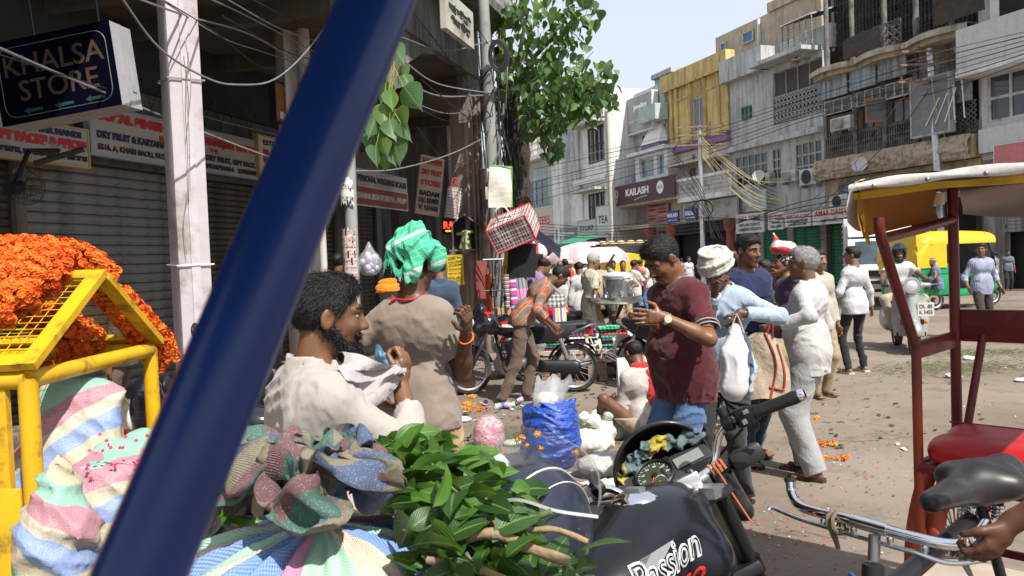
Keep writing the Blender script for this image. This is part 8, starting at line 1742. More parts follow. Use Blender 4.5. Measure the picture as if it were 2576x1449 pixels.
for k in range(90):
 px,py,D,r_=rr.choice(((600,1170,1.8,.05),(575,1215,1.75,.05),(630,1140,1.8,.03),(560,1240,1.7,.04),(610,1215,1.7,.04)));o=link('leaf',rr.choice(lmy if py<1200 or rr.random()<.4 else lml),lb2);o.location=W(px,py,D)+V((rr.gauss(0,r_),rr.gauss(0,r_),rr.gauss(0,r_*.6)))-lb2.location;o.rotation_euler=(rr.uniform(-.8,.6),rr.uniform(-.7,.7),rr.uniform(0,6.3));s_=rr.uniform(.9,1.5);o.scale=(s_,)*3
zt=thing('plastic_strip','thin white plastic strip sticking out of the leaves','strip',(0,0,0));P=spline([W(1250,1262,1.45),W(1310,1258,1.42),W(1400,1285,1.40),W(1505,1300,1.40)],6);MB().grid(lambda u,v:P[min(len(P)-1,round(v*(len(P)-1)))]+V((0,0,(u-.5)*.006)),2,len(P)-1).build('strip',M('strip_white',(.65,.65,.66),.35,v=.03),zt,smooth=60)
he=thing('helmet','dark navy helmet with raised clear visor and marigold petals beside the leaves','helmet',W(1330,1330,1.64));he.rotation_euler=Euler((math.radians(-6),math.radians(10),math.radians(-40)))
q=SD();q.ell((0,0,-.01),(.125,.155,.145),.02);q.cap((-.06,.06,-.13),(.06,.06,-.13),.055,None,.04);q.ell((0,0,-.2),(.09,.11,.1),.02,None,1);v,f=q.mesh(.007);link('shell',np_mesh('shell',v,f,[M('helmet_navy',(.018,.024,.042),.28,coat=.35,v=.15)]),he)
for a0,w_ in((.16,.0022),(.5,.0014)):MB().tube([V((.1262*math.sin(a0),-.1562*math.cos(t_)*math.cos(a0),.1462*math.sin(t_)*math.cos(a0)-.01))*1.0 for t_ in[PI*(.02+.9*k/20)for k in range(21)]],w_,6).build('white_stripe',M('stripe_white',(.65,.66,.68),.4),he,smooth=50)
MB().grid(lambda u,v:V((.142*math.sin(-1.25+2.5*u),-.02+.168*math.cos(-1.25+2.5*u)*math.cos(.35+1.0*v),.04+.165*math.sin(.35+1.0*v)*(.75+.25*math.cos(-1.25+2.5*u)))),26,16).build('visor',glassy('visor_clear',(.66,.67,.72),.06,.34,.6),he,smooth=70)
rr=random.Random(3);T=[trs(V((.145*math.sin(a),-.02+.172*math.cos(a)*math.cos(b),.04+.17*math.sin(b))),rnd_rot(rr),.008)for a,b in((-.9,.7),(-.75,.62),(-.5,.9),(-.55,.6),(.1,.75),(-.8,.75))];scatter('stuck_petals',FLL,T,[MARY],he)
# foreground motorcycle
TANKM=M('tank_satin_black',(.006,.007,.010),.26,v=.12,vs=9,coat=.22,sp=.35,dirt=(.04,.04,.045),da=.15)
hs,hl_,hz=1.0,-9,-42
Rl=Euler((0,math.radians(hl_),math.radians(hz))).to_matrix()
cap_w=W(1600,1258,2.0);root_p=cap_w-Rl@(V((0,.16,.925))*hs)
hb_,HS=motorbike('black motorcycle in the foreground with chrome handlebar and clear dial console',(root_p.x,root_p.y,0),math.radians(hz),lean=hl_,steer=44,tank=TANKM,hero=True,sc_=hs)
hb_.location.z=max(-.02,root_p.z)if abs(root_p.z)<.12 else 0
q=SD();q.ell((0,.10,.785),(.146,.33,.13),.03,rot(13));q.ell((0,.22,.85),(.12,.17,.08),.06);q.cap((-.10,.24,.76),(.10,.24,.76),.09,None,.05)
for s_ in LS:q.ell((s_*.215,-.20,.74),(.1,.2,.11),.05,None,1)
tv,tf=q.mesh(.0085);tk_=link('fuel_tank',np_mesh('fuel_tank',tv,tf,[TANKM]),hb_)
from mathutils.bvhtree import BVHTree
bvh=BVHTree.FromPolygons([V(a)for a in tv],[tuple(a)for a in tf])
def project(o,sx=1,off=.0015):
 me=o.data
 bm=bmesh.new();bm.from_mesh(me);bmesh.ops.triangulate(bm,faces=bm.faces);bmesh.ops.subdivide_edges(bm,edges=[e for e in bm.edges if e.calc_length()>.012],cuts=2);bm.to_mesh(me);bm.free()
 Mo=o.matrix_basis;inv=Mo.inverted()
 for vv in me.vertices:
  p=Mo@vv.co;h=bvh.ray_cast(V((sx*.6,p.y,p.z)),V((-sx,0,0)))
  if h[0]is not None:vv.co=inv@(h[0]+h[1]*off)
 return o
PRT=M('decal_white',(.62,.63,.64),.4,v=.04);PRR=M('decal_red',(.55,.03,.02),.4,v=.04);PRG=M('decal_grey',(.20,.21,.22),.35,v=.1);PRK=M('decal_black',(.008,.008,.01),.3,v=0)
m=MB();m.prism([(-.16,.70),(-.02,.835),(.10,.85),(.0,.80),(-.06,.72),(-.1,.69)],-.001,.001,0,Matrix.Rotation(PI/2,4,'Z'));project(m.build('tank_flash',PRG,tk_))
t_=text('Passion',.088,PRT,tk_,(.15,.045,.808),(90,0,90),width=.25,bold=.0032,shear=.45,ext=.0002);t_.rotation_euler=Euler((PI/2,math.radians(-8),PI/2));project(t_,off=.0016)
t_=text('Passion',.088,PRK,tk_,(.152,.045,.808),(90,0,90),width=.243,bold=-.0018,shear=.45,ext=.0002);t_.rotation_euler=Euler((PI/2,math.radians(-8),PI/2));project(t_,off=.0028)
t_=text('PRO',.045,PRR,tk_,(.15,.115,.748),(90,0,90),width=.10,bold=.002,shear=.45,ext=.0002);t_.rotation_euler=Euler((PI/2,math.radians(-8),PI/2));project(t_,off=.0018)
m=MB();P=[V((.15,-.16+.40*k/24,.735-.02*math.sin(PI*k/24)-.05*(k/24)**2))for k in range(25)];m.grid(lambda u,v:P[round(v*24)]+V((0,0,(u-.5)*.006)),2,24);project(m.build('tank_line',PRT,tk_),off=.0017)
CT=Matrix.Translation((0,.16,.93))@Matrix.Rotation(-.05,4,'X');MB().lathe([(.0,.016),(.036,.016),(.05,.008),(.062,.002),(.064,-.006)],28,T=CT).build('filler_cap',CHR,tk_,smooth=50);MB().box(V((0,0,.0)),(.05,.03,.012)).build('cap_lock',DSTL,tk_,bevel=.004).matrix_basis=CT@Matrix.Translation((0,0,.021))
def hx(name,mbd,mat,**k):mbd.v=[tuple(HS@V(p))for p in mbd.v];return mbd.build(name,mat,hb_,**k)
K0=V((0,.40,.905))
hpt=[K0+V(p)for p in((-.37,-.12,.085),(-.27,-.07,.092),(-.215,-.035,.10),(-.165,-.005,.075),(-.12,.006,.018),(-.06,.0,.0),(.06,.0,.0),(.12,.006,.018),(.165,-.005,.075),(.215,-.035,.10),(.27,-.07,.092),(.37,-.12,.085))]
hx('handlebar',MB().tube(spline(hpt,5),.0115,12),CHR,smooth=60)
GRB=NT('grip_rubber');ckk=GRB.n('TexChecker');GRB.put(ckk.inputs[0],GRB.map(GRB.co(),(1,1,1),(45,45,0)));ckk.inputs['Scale'].default_value=260;GRB.bump(ckk.outputs[1],.6,.003);GRM=GRB.fin((.014,.014,.016),.5,0,.4)
for a,b,s_ in((hpt[0],hpt[1],-1),(hpt[11],hpt[10],1)):
 e=(b-a).normalized();hx('grip',MB().tube([a-e*.012,a+e*.004,a+e*.02,a+e*.105],[.0165,.0185,.0172,.0172],16),GRM,smooth=50);hx('grip_end',MB().tube([a-e*.028,a-e*.022,a-e*.012],[.012,.016,.0165],16),CHR,smooth=50);hx('grip_collar',MB().tube([a+e*.105,a+e*.125],[.021,.021],16),BLK,smooth=50)
 hx('switch_block',MB().box(a+e*.148,(.045,.05,.052),Matrix(((e.x,0,0),(e.y,1,0),(e.z,0,1))).to_3x3()),BLK,bevel=.006)
 hx('switch_button',MB().box(a+e*.14+V((0,-.026,.012)),(.016,.01,.012)),M('switch_grey',(.12,.12,.125),.45),bevel=.002);hx('switch_button',MB().box(a+e*.155+V((0,-.027,-.012)),(.014,.008,.014)),M('switch_grey'),bevel=.002)
 hx('clamp_ring',MB().tube([a+e*.18,a+e*.205],[.024,.022],14),BLK,smooth=45)
 lv=[a+e*.19+V((0,.03,.0)),a+e*.15+V((0,.055,-.004)),a+e*.06+V((0,.062,-.006)),a-e*.0+V((0,.055,-.004))];hx('brake_lever' if s_>0 else 'clutch_lever',MB().tube(spline(lv,5),[.006]*15+[.008],8,flat=.7),DSTL if s_<0 else BLK,smooth=50)
 hx('mirror_boss',MB().tube([a+e*.192+V((0,0,.015)),a+e*.192+V((0,.0,.045))],[.013,.015],10),BLK,smooth=40)
 c=V((s_*.17,.50,.885));hx('indicator_stalk',MB().tube([V((s_*.10,.47,.88)),c],[.016,.012],8),BLK,smooth=45);o=hx('indicator',MB().box(c+V((s_*.05,0,0)),(.10,.055,.052)),BLK,bevel=.014)
 hx('cable',MB().tube(spline([a+e*.16+V((0,.02,-.03)),V((s_*.15,.43,.93)),V((s_*.06,.50,.88)),V((s_*.03,.46,.75))],6),.0045,6),WIRE,smooth=50)
hx('bar_clamp',MB().box(K0+V((0,0,.004)),(.13,.04,.034)).box(K0+V((-.045,0,-.028)),(.036,.04,.04)).box(K0+V((.045,0,-.028)),(.036,.04,.04)),M('clamp_alloy',(.50,.50,.50),.35,.9,v=.12,dirt=(.2,.18,.15),da=.3),bevel=.008)
for x,y in((-.05,-.012),(.05,-.012),(-.05,.012),(.05,.012)):hx('clamp_bolt',MB().lathe([(.007,0),(.007,.008),(.004,.008)],8,T=Matrix.Translation(K0+V((x,y,.02)))),STL)
hx('top_yoke',MB().prism([(-.13,.02),(-.10,.06),(.10,.06),(.13,.02),(.06,-.075),(-.06,-.075)],-.012,.012,0,Matrix.Translation(K0+V((0,0,-.058)))@Matrix.Rotation(PI/2,4,'X')),BLK,bevel=.005)
hx('stem_bolt',MB().lathe([(.026,0),(.026,.012),(.02,.014),(.02,.03),(.015,.036),(0,.037)],6,T=Matrix.Translation(K0+V((0.01,-.062,-.045)))),CHR,bevel=.002)
for s_ in LS:
 hx('fork_leg',MB().tube([K0+V((s_*.095,.01,-.05)),K0+V((s_*.095,.16,-.40))],.021,12).tube([K0+V((s_*.095,.155,-.38)),K0+V((s_*.095,.26,-.62))],.027,12),BLK,smooth=45);hx('fork_clamp',MB().tube([K0+V((s_*.095,.105,-.27)),K0+V((s_*.095,.12,-.31))],.03,12),BLK,smooth=45)
hx('lower_yoke',MB().box(K0+V((0,.09,-.29)),(.22,.07,.035)),BLK,bevel=.008)
Tc=Matrix.Translation(K0+V((0.0,.135,.02)))@Matrix.Rotation(math.radians(38),4,'X')
CON=M('console_grey',(.035,.036,.038),.5,v=.2,dirt=(.09,.085,.08),da=.35)
hx('console',MB().prism([(-.145,-.055),(-.15,.02),(-.10,.065),(.10,.065),(.15,.03),(.14,-.045),(.05,-.06)],-.02,.02,0,Tc@Matrix.Rotation(-PI/2,4,'X')@Matrix.Scale(-1,4,(0,0,1))if False else Tc@Matrix.Rotation(PI/2,4,'X')),CON,bevel=.008)
DT=Tc@Matrix.Translation((-.035,.008,.02))
hx('dial_ring',MB().lathe([(.058,.0),(.060,.012),(.056,.016),(.052,.012),(.052,.0)],30,T=DT,cap=False),BLK,smooth=40)
hx('dial_face',MB().lathe([(.0,.004),(.053,.004)],30,T=DT,cap=False),M('dial_green',(.035,.048,.022),.5,v=.3,vs=30,em=0))
m=MB()
for k in range(29):
 a=math.radians(225-270*k/28);r0=.047 if k%2 else.044;m.box(DT@V((.5*(r0+.051)*math.cos(a),.5*(r0+.051)*math.sin(a),.0052)),(.051-r0,.0016 if k%2==0 else.0009,.0006),(DT.to_3x3()@Matrix.Rotation(a,3,'Z')))
hx('dial_marks',m,PRT)
for k,s in enumerate(('0','20','40','60','80','100','120','140')):
 a=math.radians(225-270*k/7);tt=text(s,.011,PRT,hb_,(0,0,0),(0,0,0),ext=.0002,name='dial_number');tt.matrix_basis=HS@DT@Matrix.Translation((.036*math.cos(a),.036*math.sin(a),.0055))
tt=text('km/h',.007,PRT,hb_,(0,0,0),(0,0,0),ext=.0002,name='dial_number');tt.matrix_basis=HS@DT@Matrix.Translation((0,-.03,.0055))
a=math.radians(235);hx('needle',MB().tube([DT@V((0,0,.007)),DT@V((.042*math.cos(a),.042*math.sin(a),.007))],[.002,.0008],5),M('needle_red',(.7,.04,.02),.4));hx('needle_hub',MB().lathe([(.009,.005),(.008,.010),(0,.011)],12,T=DT),BLK,smooth=40)
hx('lcd_panel',MB().box(Tc@V((.075,.012,.0235)),(.085,.042,.003),Tc.to_3x3()),M('lcd',(.22,.245,.225),.2,v=.08));hx('side_lamp_panel',MB().box(Tc@V((-.118,-.02,.0235)),(.04,.05,.003),Tc.to_3x3()),M('panel_grey2',(.10,.105,.11),.35));hx('trip_button',MB().disc(Tc@V((.018,.05,.024)),Tc.to_3x3()@V((0,0,1)),.009,.006,12),BLK)
Tb=Matrix.Translation(K0+V((0,.165,.035)))
def bowl(u,v,g=0):
 a=-2.05+4.1*u;ph=PI/2*(1-v);rx,rz,ry=.142+g,.125+g,.095+g
 p=V((rx*math.sin(a)*math.cos(ph*.0)*(v**.55),.015+ry*(1-v**2.2)-.03*max(0,math.cos(a))*v,.015+rz*math.cos(a)*(v**.55)))
 return Tb@p
bw_=MB().grid(lambda u,v:bowl(u,v),40,12).grid(lambda u,v:bowl(1-u,v,.007),40,12);bw_.tube([bowl(k/40,1,.0035)for k in range(41)],.006,8);hx('cowl_bowl',bw_,M('cowl_black',(.012,.012,.013),.3,coat=.3,dirt=(.07,.065,.06),da=.35),smooth=60)
q=SD();q.ell(tuple(K0+V((0,.28,-.06))),(.13,.12,.13),.03);q.cap(tuple(K0+V((-.12,.12,-.04))),tuple(K0+V((-.15,.16,-.16))),.05,.03,.03);q.cap(tuple(K0+V((.12,.12,-.04))),tuple(K0+V((.15,.16,-.16))),.05,.03,.03);v,f=q.mesh(.01);v=np.array([tuple(HS@V(p))for p in v]);link('headlamp_cowl',np_mesh('headlamp_cowl',v,f,[M('cowl_black')]),hb_)
hx('headlamp',MB().ell(K0+V((0,.375,-.07)),(.085,.03,.075),16,9),LAMP,smooth=60)
rg=thing('rag','crumpled grey green and yellow rag stuffed in the motorcycle cowl','rag',(0,0,0));HW=Matrix.Translation(hb_.location)@Rl.to_4x4()@Matrix.Scale(hs,4)@HS
q=SD();rr=random.Random(4)
for k in range(17):x=-.115+.235*k/16;q.cap(tuple(HW@Tb@V((x,.02+rr.uniform(-.005,.01),.028+.05*math.sin(PI*(k+2)/20)+rr.uniform(-.01,.02)))),tuple(HW@Tb@V((x+rr.uniform(-.03,.03),.0+rr.uniform(-.01,.01),.035+.05*math.sin(PI*(k+2)/20)+rr.uniform(-.015,.012)))),.016,.012,.006)
v,f=q.mesh(.005,folds(.024,150,4));t=NT('rag_cloth');x_=t.sep(t.co())[0];cx_=(HW@Tb@V((-.02,0,0))).x;c=t.ramp(t.rng(x_,cx_-.13,cx_+.13,0,1),[(0,(.30,.28,.05)),(.12,(.10,.14,.145)),(.40,(.34,.27,.03)),(.60,(.095,.135,.15))]);t.bump(t.noise(t.co(),90,4),.5,.006);link('cloth',np_mesh('cloth',v,f,[t.fin(t.mix(1,c,t.ramp(t.noise(t.co(),40,4),[(.3,(.6,)*3),(.7,(1.3,)*3)],'LINEAR'),'MULTIPLY'),.85)]),rg)
kp=K0+V((-.012,.055,.03));hx('key',MB().box(kp+V((0,0,.015)),(.012,.022,.03)),BLK,bevel=.003);hx('key_ring',MB().tube([kp+V((-.02+.018*math.cos(a),-.01,.0+.018*math.sin(a)))for a in[2*PI*k/18 for k in range(18)]],.0016,5,closed=True),STL)
hx('string',MB().tube([K0+V((.095+.004*k,.016*math.cos(2.1*k),.004+.016*math.sin(2.1*k)))for k in range(12)],.004,6).tube(spline([K0+V((.115,-.015,0)),K0+V((.12,-.02,-.07)),K0+V((.13,-.015,-.16))],5),.003,5),M('string_orange',(.42,.12,.05),.8),smooth=50)
# red cycle rickshaw
RKO=V((1.985,2.89,0));RKA=math.radians(133.8)
rk=thing('cycle_rickshaw','dark red cycle rickshaw with yellow and white canopy and chrome handlebar','cycle rickshaw',RKO,RKA)
RI=Matrix.Rotation(-RKA,3,'Z')
def rl(px,py,D):return RI@(W(px,py,D)-RKO)
RTB=M('rickshaw_red',(.14,.012,.012),.42,v=.2,vs=10,dirt=(.055,.025,.02),da=.35,coat=.15);RTO=M('rickshaw_orange_red',(.30,.045,.018),.5,v=.25,vs=8,dirt=(.10,.05,.04),da=.4)
REX=NT('rexine_red');REX.bump(REX.noise(REX.co(),220,4),.15,.004);REM=REX.fin((.42,.012,.015),.38,0,.45)
def rt(name,pts,r=.019,mat=None,n=10,sp=0,**k):return MB().tube(spline(pts,sp)if sp else pts,r,n,**k).build(name,mat or RTB,rk,smooth=50)
for s_ in LS:
 x=.43*s_
 rt('front_post',[(x,.06,.30),(x,.13,.34),(x,.19,.43),(x,.215,.55),(x,.22,.85),(x,.22,1.21)],.0185,RTO,10,4);rt('slanted_post',[(x,.22,1.21),(x,.29,1.30),(x,.52,1.62),(x,.54,1.70)],.019,None,10,3);rt('rear_post',[(x,-.22,.60),(x,-.22,1.86)],.021)
 MB().bx(x-.012,x+.012,-.20,.205,1.165,1.235).build('arm_rest',RTB,rk,bevel=.01);rt('canopy_rail',[(x,.53,1.625),(x,.15,1.66),(x,-.215,1.70)],.019)
 rt('seat_rail',[(x,.21,.755),(x,-.3,.74)],.02);rt('diagonal_brace',[(x-.1*s_,-.235,1.22),(x-.06*s_,-.16,.86)],.016)
MB().bx(-.42,.42,-.255,-.225,1.19,1.325).build('back_board',RTB,rk,bevel=.012);rt('back_hoop',[(.14,-.40,1.20),(.13,-.42,1.30),(.05,-.46,1.41),(-.1,-.48,1.44),(-.35,-.48,1.44)],.026,None,12,5);rt('front_seat_bar',[(.43,.22,.75),(-.43,.22,.75)],.022);rt('rear_bar',[(.43,-.22,1.845),(-.43,-.22,1.845)],.014)
q=SD();q.cap((-.36,.13,.815),(.36,.13,.815),.055,None,.02,(0,1,0),2.2);q.cap((-.36,-.08,.82),(.36,-.08,.82),.055,None,.03,(0,1,0),2.4);q.cut((0,0,.77),(0,0,-1));q.cut((.425,0,0),(1,0,0));v,f=q.mesh(.012,folds(.005,18,3));link('seat_cushion',np_mesh('seat_cushion',v,f,[REM]),rk);MB().tube([(-.42,-.10,.873),(.42,-.10,.873)],.004,6).build('seat_seam',RTB,rk)
for s_ in LS:
 add_wheel(rk,V((s_*.42,-.17,.35)),.35,.025,'rear_wheel',spokes=36)
 fm=MB();pts=arcpts(V((s_*.42,-.17,.35)),.395,-15,175,24)
 for off in(-.036,.036):fm.grid(lambda u,v:(lambda p,k:V((p.x+(u-.5)*.068+off,p.y,p.z))+V((0,p.y+.17,p.z-.35)).normalized()*(.022*(1-(2*u-1)**2)))(pts[round(v*24)],0),6,24)
 fm.build('mudguard',RTO,rk,smooth=60);MB().tube(arcpts(V((s_*.42,-.17,.35)),.415,40,46,4),.012,6).build('strap',RTB,rk)
 rt('mudguard_stay',[(s_*.44,.2,.5),(s_*.43,.22,.42)],.008)
 m=MB();m.grid(lambda u,v:V((s_*(.485+.02*math.sin(PI*v)),.545-.77*u,(1.635+.07*u)+v*(.20-.07*u))),12,6);m.build('side_flap',M('flap_orange',(.40,.16,.02),.7,v=.25,vs=4),rk,smooth=60)
def roofz(u,x):return 1.842-.012*abs(x/.5)**3+.0
YV=M('valance_yellow',(.56,.33,.02),.5,v=.15,vs=8,dirt=(.25,.13,.03),da=.3);WCV=M('cover_white',(.60,.56,.53),.5,v=.12,vs=5,dirt=(.36,.32,.29),da=.3,b=.4,bs=12)
m=MB();m.grid(lambda u,v:V((.52*(2*u-1),.53-.95*v,roofz(v*.6+.35,.52*(2*u-1))+.012*math.sin(9*u+7*v))),22,14);m.build('canopy_cover',WCV,rk,smooth=60)
m=MB();m.grid(lambda u,v:V((.505*(1-2*u),.51-.90*v,roofz(v*.6+.35,.505*(1-2*u))-.006)),18,12);m.build('canopy_lining',M('lining_maroon',(.085,.02,.018),.75,v=.2),rk,smooth=60)
m=MB();m.grid(lambda u,v:V((.53*(2*u-1),.537-.012*v,roofz(.35,.52*(2*u-1))-.035-.024*v+.003*math.sin(17*u+2*v))),30,4);m.build('front_valance',YV,rk,smooth=60)
def wedge(u,v):
 x=.53*(2*u-1);a=PI*.62*v;return V((x,.52+.036*math.sin(a),roofz(.35,x)+.026*math.cos(a)-.022+.004*math.sin(23*u+5*v)))
m=MB();m.grid(wedge,34,7);m.build('front_edge_cover',WCV,rk,smooth=60)
for s_ in LS:
 m=MB();m.grid(lambda u,v:V((s_*(.50+.045*math.sin(PI*.6*v)),.55-.16*u+.012*math.sin(5*v),1.835-.15*v-.03*u*v+.01*math.sin(9*v+4*u))),8,10);m.build('corner_cover',WCV,rk,smooth=60);m=MB();m.grid(lambda u,v:V((s_*(.47+.03*v),.52+.03*u-.02*v,1.60+.12*v+.01*math.sin(8*v+3*u))),6,6);m.build('corner_flap',YV,rk,smooth=60)
 m=MB();m.grid(lambda u,v:V((s_*.515,.51-.9*u,roofz(u*.6+.35,.5)-.01-.05*v)),12,3);m.build('side_valance',YV,rk,smooth=60)
for k in range(6):MB().ell((.44-.176*k,.556,roofz(.35,.44-.176*k)-.022),(.008,.006,.008),8,6).build('stud',STL,rk,smooth=60)
m=MB();m.grid(lambda u,v:V((.45-.95*u,-.42+.04*v+.03*math.sin(7*u+5*v),1.86-.10*v-.06*v*abs(math.sin(4.2*u+.6)))),26,8);m.build('rear_plastic',M('plastic_sheet_white',(.62,.60,.58),.4,v=.1,vs=7,b=.6,bs=14),rk,smooth=40)
SAD=M('saddle_black',(.022,.021,.022),.4,v=.25,vs=8,coat=.1,dirt=(.08,.075,.07),da=.3)
q=SD();sN,sB=rl(2342,1262,2.27),rl(2520,1195,2.5);c=rl(2455,1215,2.42)
q.cap(sN,c,.032,.055,.03);q.cap(c+V((-.07,-.04,.0)),c+V((.07,-.04,0)),.06,None,.05,(0,0,1),.8);q.cap(c,sB+V((0,-.02,0)),.06,.065,.05);v,f=q.mesh(.008);link('saddle',np_mesh('saddle',v,f,[SAD]),rk)
for dx in(-.045,.045):
 m=MB();m.tube([c+V((dx+.016*math.cos(a),-.05+.016*math.sin(a),-.07-.011*a/6.283))for a in[.5*k for k in range(52)]],.0045,6);m.build('saddle_spring',CHR,rk,smooth=60)
H8=[rl(*p)for p in((1988,1212,2.20),(1992,1240,2.19),(2012,1272,2.14),(2060,1290,2.07),(2120,1303,2.0),(2200,1325,1.93),(2300,1352,1.86),(2390,1370,1.81),(2438,1362,1.80),(2470,1335,1.83),(2482,1318,1.85))]
MB().tube(spline(H8,5),.0135,14).build('handlebar',CHR,rk,smooth=60);MB().tube([H8[0],H8[0]+(H8[0]-H8[1]).normalized()*.01],.0155,12).build('grip_cap',RUB,rk,smooth=50);MB().tube([H8[4].lerp(H8[5],.3),H8[5].lerp(H8[6],.35)],.0165,14).build('handlebar_sleeve',CHR,rk,smooth=50)
dn=V((0,0,-.036));bk_=RI@V((0,-.01,0))
br1=[rl(1932,1284,2.16),rl(1945,1278,2.16),rl(2010,1305,2.10),H8[4]+dn,H8[5]+dn,H8[6]+dn,H8[7]+dn*1.2,rl(2485,1408,1.77)];MB().tube(spline(br1,5),.006,8).build('brake_rod',CHR,rk,smooth=60)
for f_ in(3.2,4.35,5.4,6.3):
 i=int(f_);a=H8[i].lerp(H8[i+1],f_-i);MB().ell(a+dn*.55,(.009,.009,.016),10,7).build('rod_guide',CHR,rk,smooth=60)
for f_,mt,r2 in((3.55,M('rag_brown',(.16,.13,.09),.9,v=.3),.017),(7.6,M('rope_grey',(.26,.23,.17),.9,v=.3),.016)):
 i=int(f_);a=H8[i].lerp(H8[i+1],f_-i);d=(H8[i+1]-H8[i]).normalized();x=d.orthogonal().normalized();y=d.cross(x);MB().tube([a+dn*.4+d*(.002*k)+(x*math.cos(k*.8)+y*math.sin(k*.8))*.027 for k in range(18)],.006,6).tube([a+dn,a+dn*2.3+d*.02],[.009,.005],6).build('rope_tie',mt,rk,smooth=50)
hd0=H8[5]+V((0,0,-.02));hd1=hd0+V((0,.05,-.30));MB().tube([hd0,hd0+V((0,.01,-.06))],.014,10).build('stem',DSTL,rk,smooth=50);MB().tube([hd0+V((0,.012,-.07)),hd1],[.026,.026],14).build('head_tube',M('head_black',(.02,.022,.02),.5,v=.3),rk,smooth=50);MB().disc(hd0+V((0,.03,-.115)),(0,1,.2),.016,.003,14).build('head_badge',DSTL,rk)
BLU=M('fork_blue',(.03,.12,.30),.5,v=.2,dirt=(.05,.05,.06),da=.3)
for s_ in LS:MB().tube(spline([hd0+V((s_*.03,.035,-.10)),hd0+V((s_*.05,.06,-.18)),hd0+V((s_*.055,.12,-.40)),V((s_*.055,hd0.y+.20,.36))],5),.013,8,flat=1.6).build('fork_blade',BLU,rk,smooth=50)
add_wheel(rk,V((hd0.x,hd0.y+.20,.345)),.345,.025,'front_wheel',spokes=36)
MB().tube([hd0+V((0,-.01,-.16)),rl(2440,1310,2.45)],.026,12).build('top_tube',BLK,rk,smooth=50);MB().tube([hd0+V((0,.0,-.24)),rl(2330,1560,2.4)],.022,12).build('down_tube',BLK,rk,smooth=50);MB().tube([c+V((0,-.03,-.06)),V((0,.62,.35))],.016,10).build('seat_tube',BLK,rk,smooth=50);MB().tube([V((0,.62,.35)),V((0,-.17,.35))],.018,8).tube([V((-.42,-.17,.35)),V((.42,-.17,.35))],.018,8).build('axle_frame',RTB,rk,smooth=50)
MB().bx(-.42,.42,.2,.5,.40,.425).build('foot_board',M('plank'),rk);MB().bx(-.38,.38,-.25,-.05,.6,.7).build('seat_box',RTB,rk,bevel=.01);rt('bottom_rail',[(.43,.06,.30),(-.43,.06,.30)],.02)
# blue pole close to the camera
BLM=M('pole_blue',(.006,.030,.165),.28,v=.12,vs=14,coat=.12,sp=.35,dirt=(.05,.08,.16),da=.1,ds=6)
a,b=W(955,-20,.385),W(352,1449,.305);d=(b-a);bp=thing('canopy_pole','out of focus glossy blue painted pole slanting right across the view','pole',b+d*.55)
MB().tube([a-d*.35-bp.location,b+d*.55-bp.location],.0172,32).build('pole',BLM,bp,smooth=60)
MB().bx(-.75,.75,-1.0,.62,2.06,2.09).build('canopy',M('unseen_shade_canopy',(.05,.10,.25),.8),bp).location=-bp.location  # unseen canopy added overhead to keep the sun off the pole
# peepal tree and hanging twig
tr=thing('peepal_tree','peepal tree with dark trunk and heart shaped leaves rising by the pole','tree',(.12,14.4,0))
TRK=M('bark_dark',(.045,.035,.028),.9,v=.4,vs=6,b=.9,bs=14,bd=.05,dirt=(.12,.10,.08),da=.35)
def tl(px,py,D):return W(px,py,D)-tr.location
MB().tube(spline([(0,0,0),(-.02,0,.8),tl(1303,560,14.4),tl(1298,460,14.4),tl(1300,380,14.3),tl(1290,300,14.2),tl(1275,220,14.2),tl(1262,120,14.2)],5),[.30]*8+[.27]*8+[.24]*7+[.2]*6+[.16]*7,14).build('trunk',TRK,tr,smooth=60)
for pts,r_ in(([(1300,370,14.3),(1330,300,13.6),(1375,240,13),(1430,215,12.4),(1500,230,12)],.09),([(1292,310,14.2),(1300,240,13.6),(1340,150,13),(1400,90,12.6)],.08),([(1300,240,13.6),(1310,120,13.2),(1330,20,13)],.06),([(1375,240,13),(1400,160,12.5),(1440,90,12.3)],.04),([(1262,120,14.2),(1265,40,14),(1280,-60,14)],.08),([(1330,300,13.6),(1370,320,12.8),(1385,380,12.5)],.04)):
 P=spline([tl(*p)for p in pts],5);MB().tube(P,[r_*(1-.75*i/len(P))for i in range(len(P))],8).build('limb',M('bark_grey',(.16,.13,.10),.85,v=.3,b=.5,bs=20),tr,smooth=60)
PPM=leafmat('peepal_leaf',(.055,.125,.045),(.11,.205,.07),.38);PPL=leafmat('peepal_light',(.10,.19,.04),(.14,.22,.05),.4)
def heart_leaf(name,L,mat,seed,fold_=.3,curl=.4):
 rr=random.Random(seed);prof=[(0,.0),(.02,.26),(.09,.40),(.2,.46),(.34,.43),(.5,.34),(.66,.21),(.78,.09),(.88,.03),(1,.004)];m=MB();cu=rr.uniform(.4,1.2)*curl;tw=rr.uniform(-.3,.3)
 vs=[];uv=[];fs=[]
 for v_,w_ in prof:
  for i in range(5):
   s_=(i-2)/2;x=s_*w_*L;back=-.06*L if(v_<.05 and abs(s_)>.4)else 0
   vs.append((x,v_*L+back,-cu*L*.4*v_*v_+abs(s_)*w_*L*fold_+tw*x*v_));uv.append((i/4,v_))
 for j in range(9):
  for i in range(4):fs.append((j*5+i,j*5+i+1,j*5+6+i,j*5+5+i))
 m.add(vs,fs,0,None,uv);return m.mesh(name,mat,75)
pme=[heart_leaf('leaf',.15,PPM,k)for k in range(7)];pml=[heart_leaf('leaf',.15,PPL,k+9)for k in range(3)]
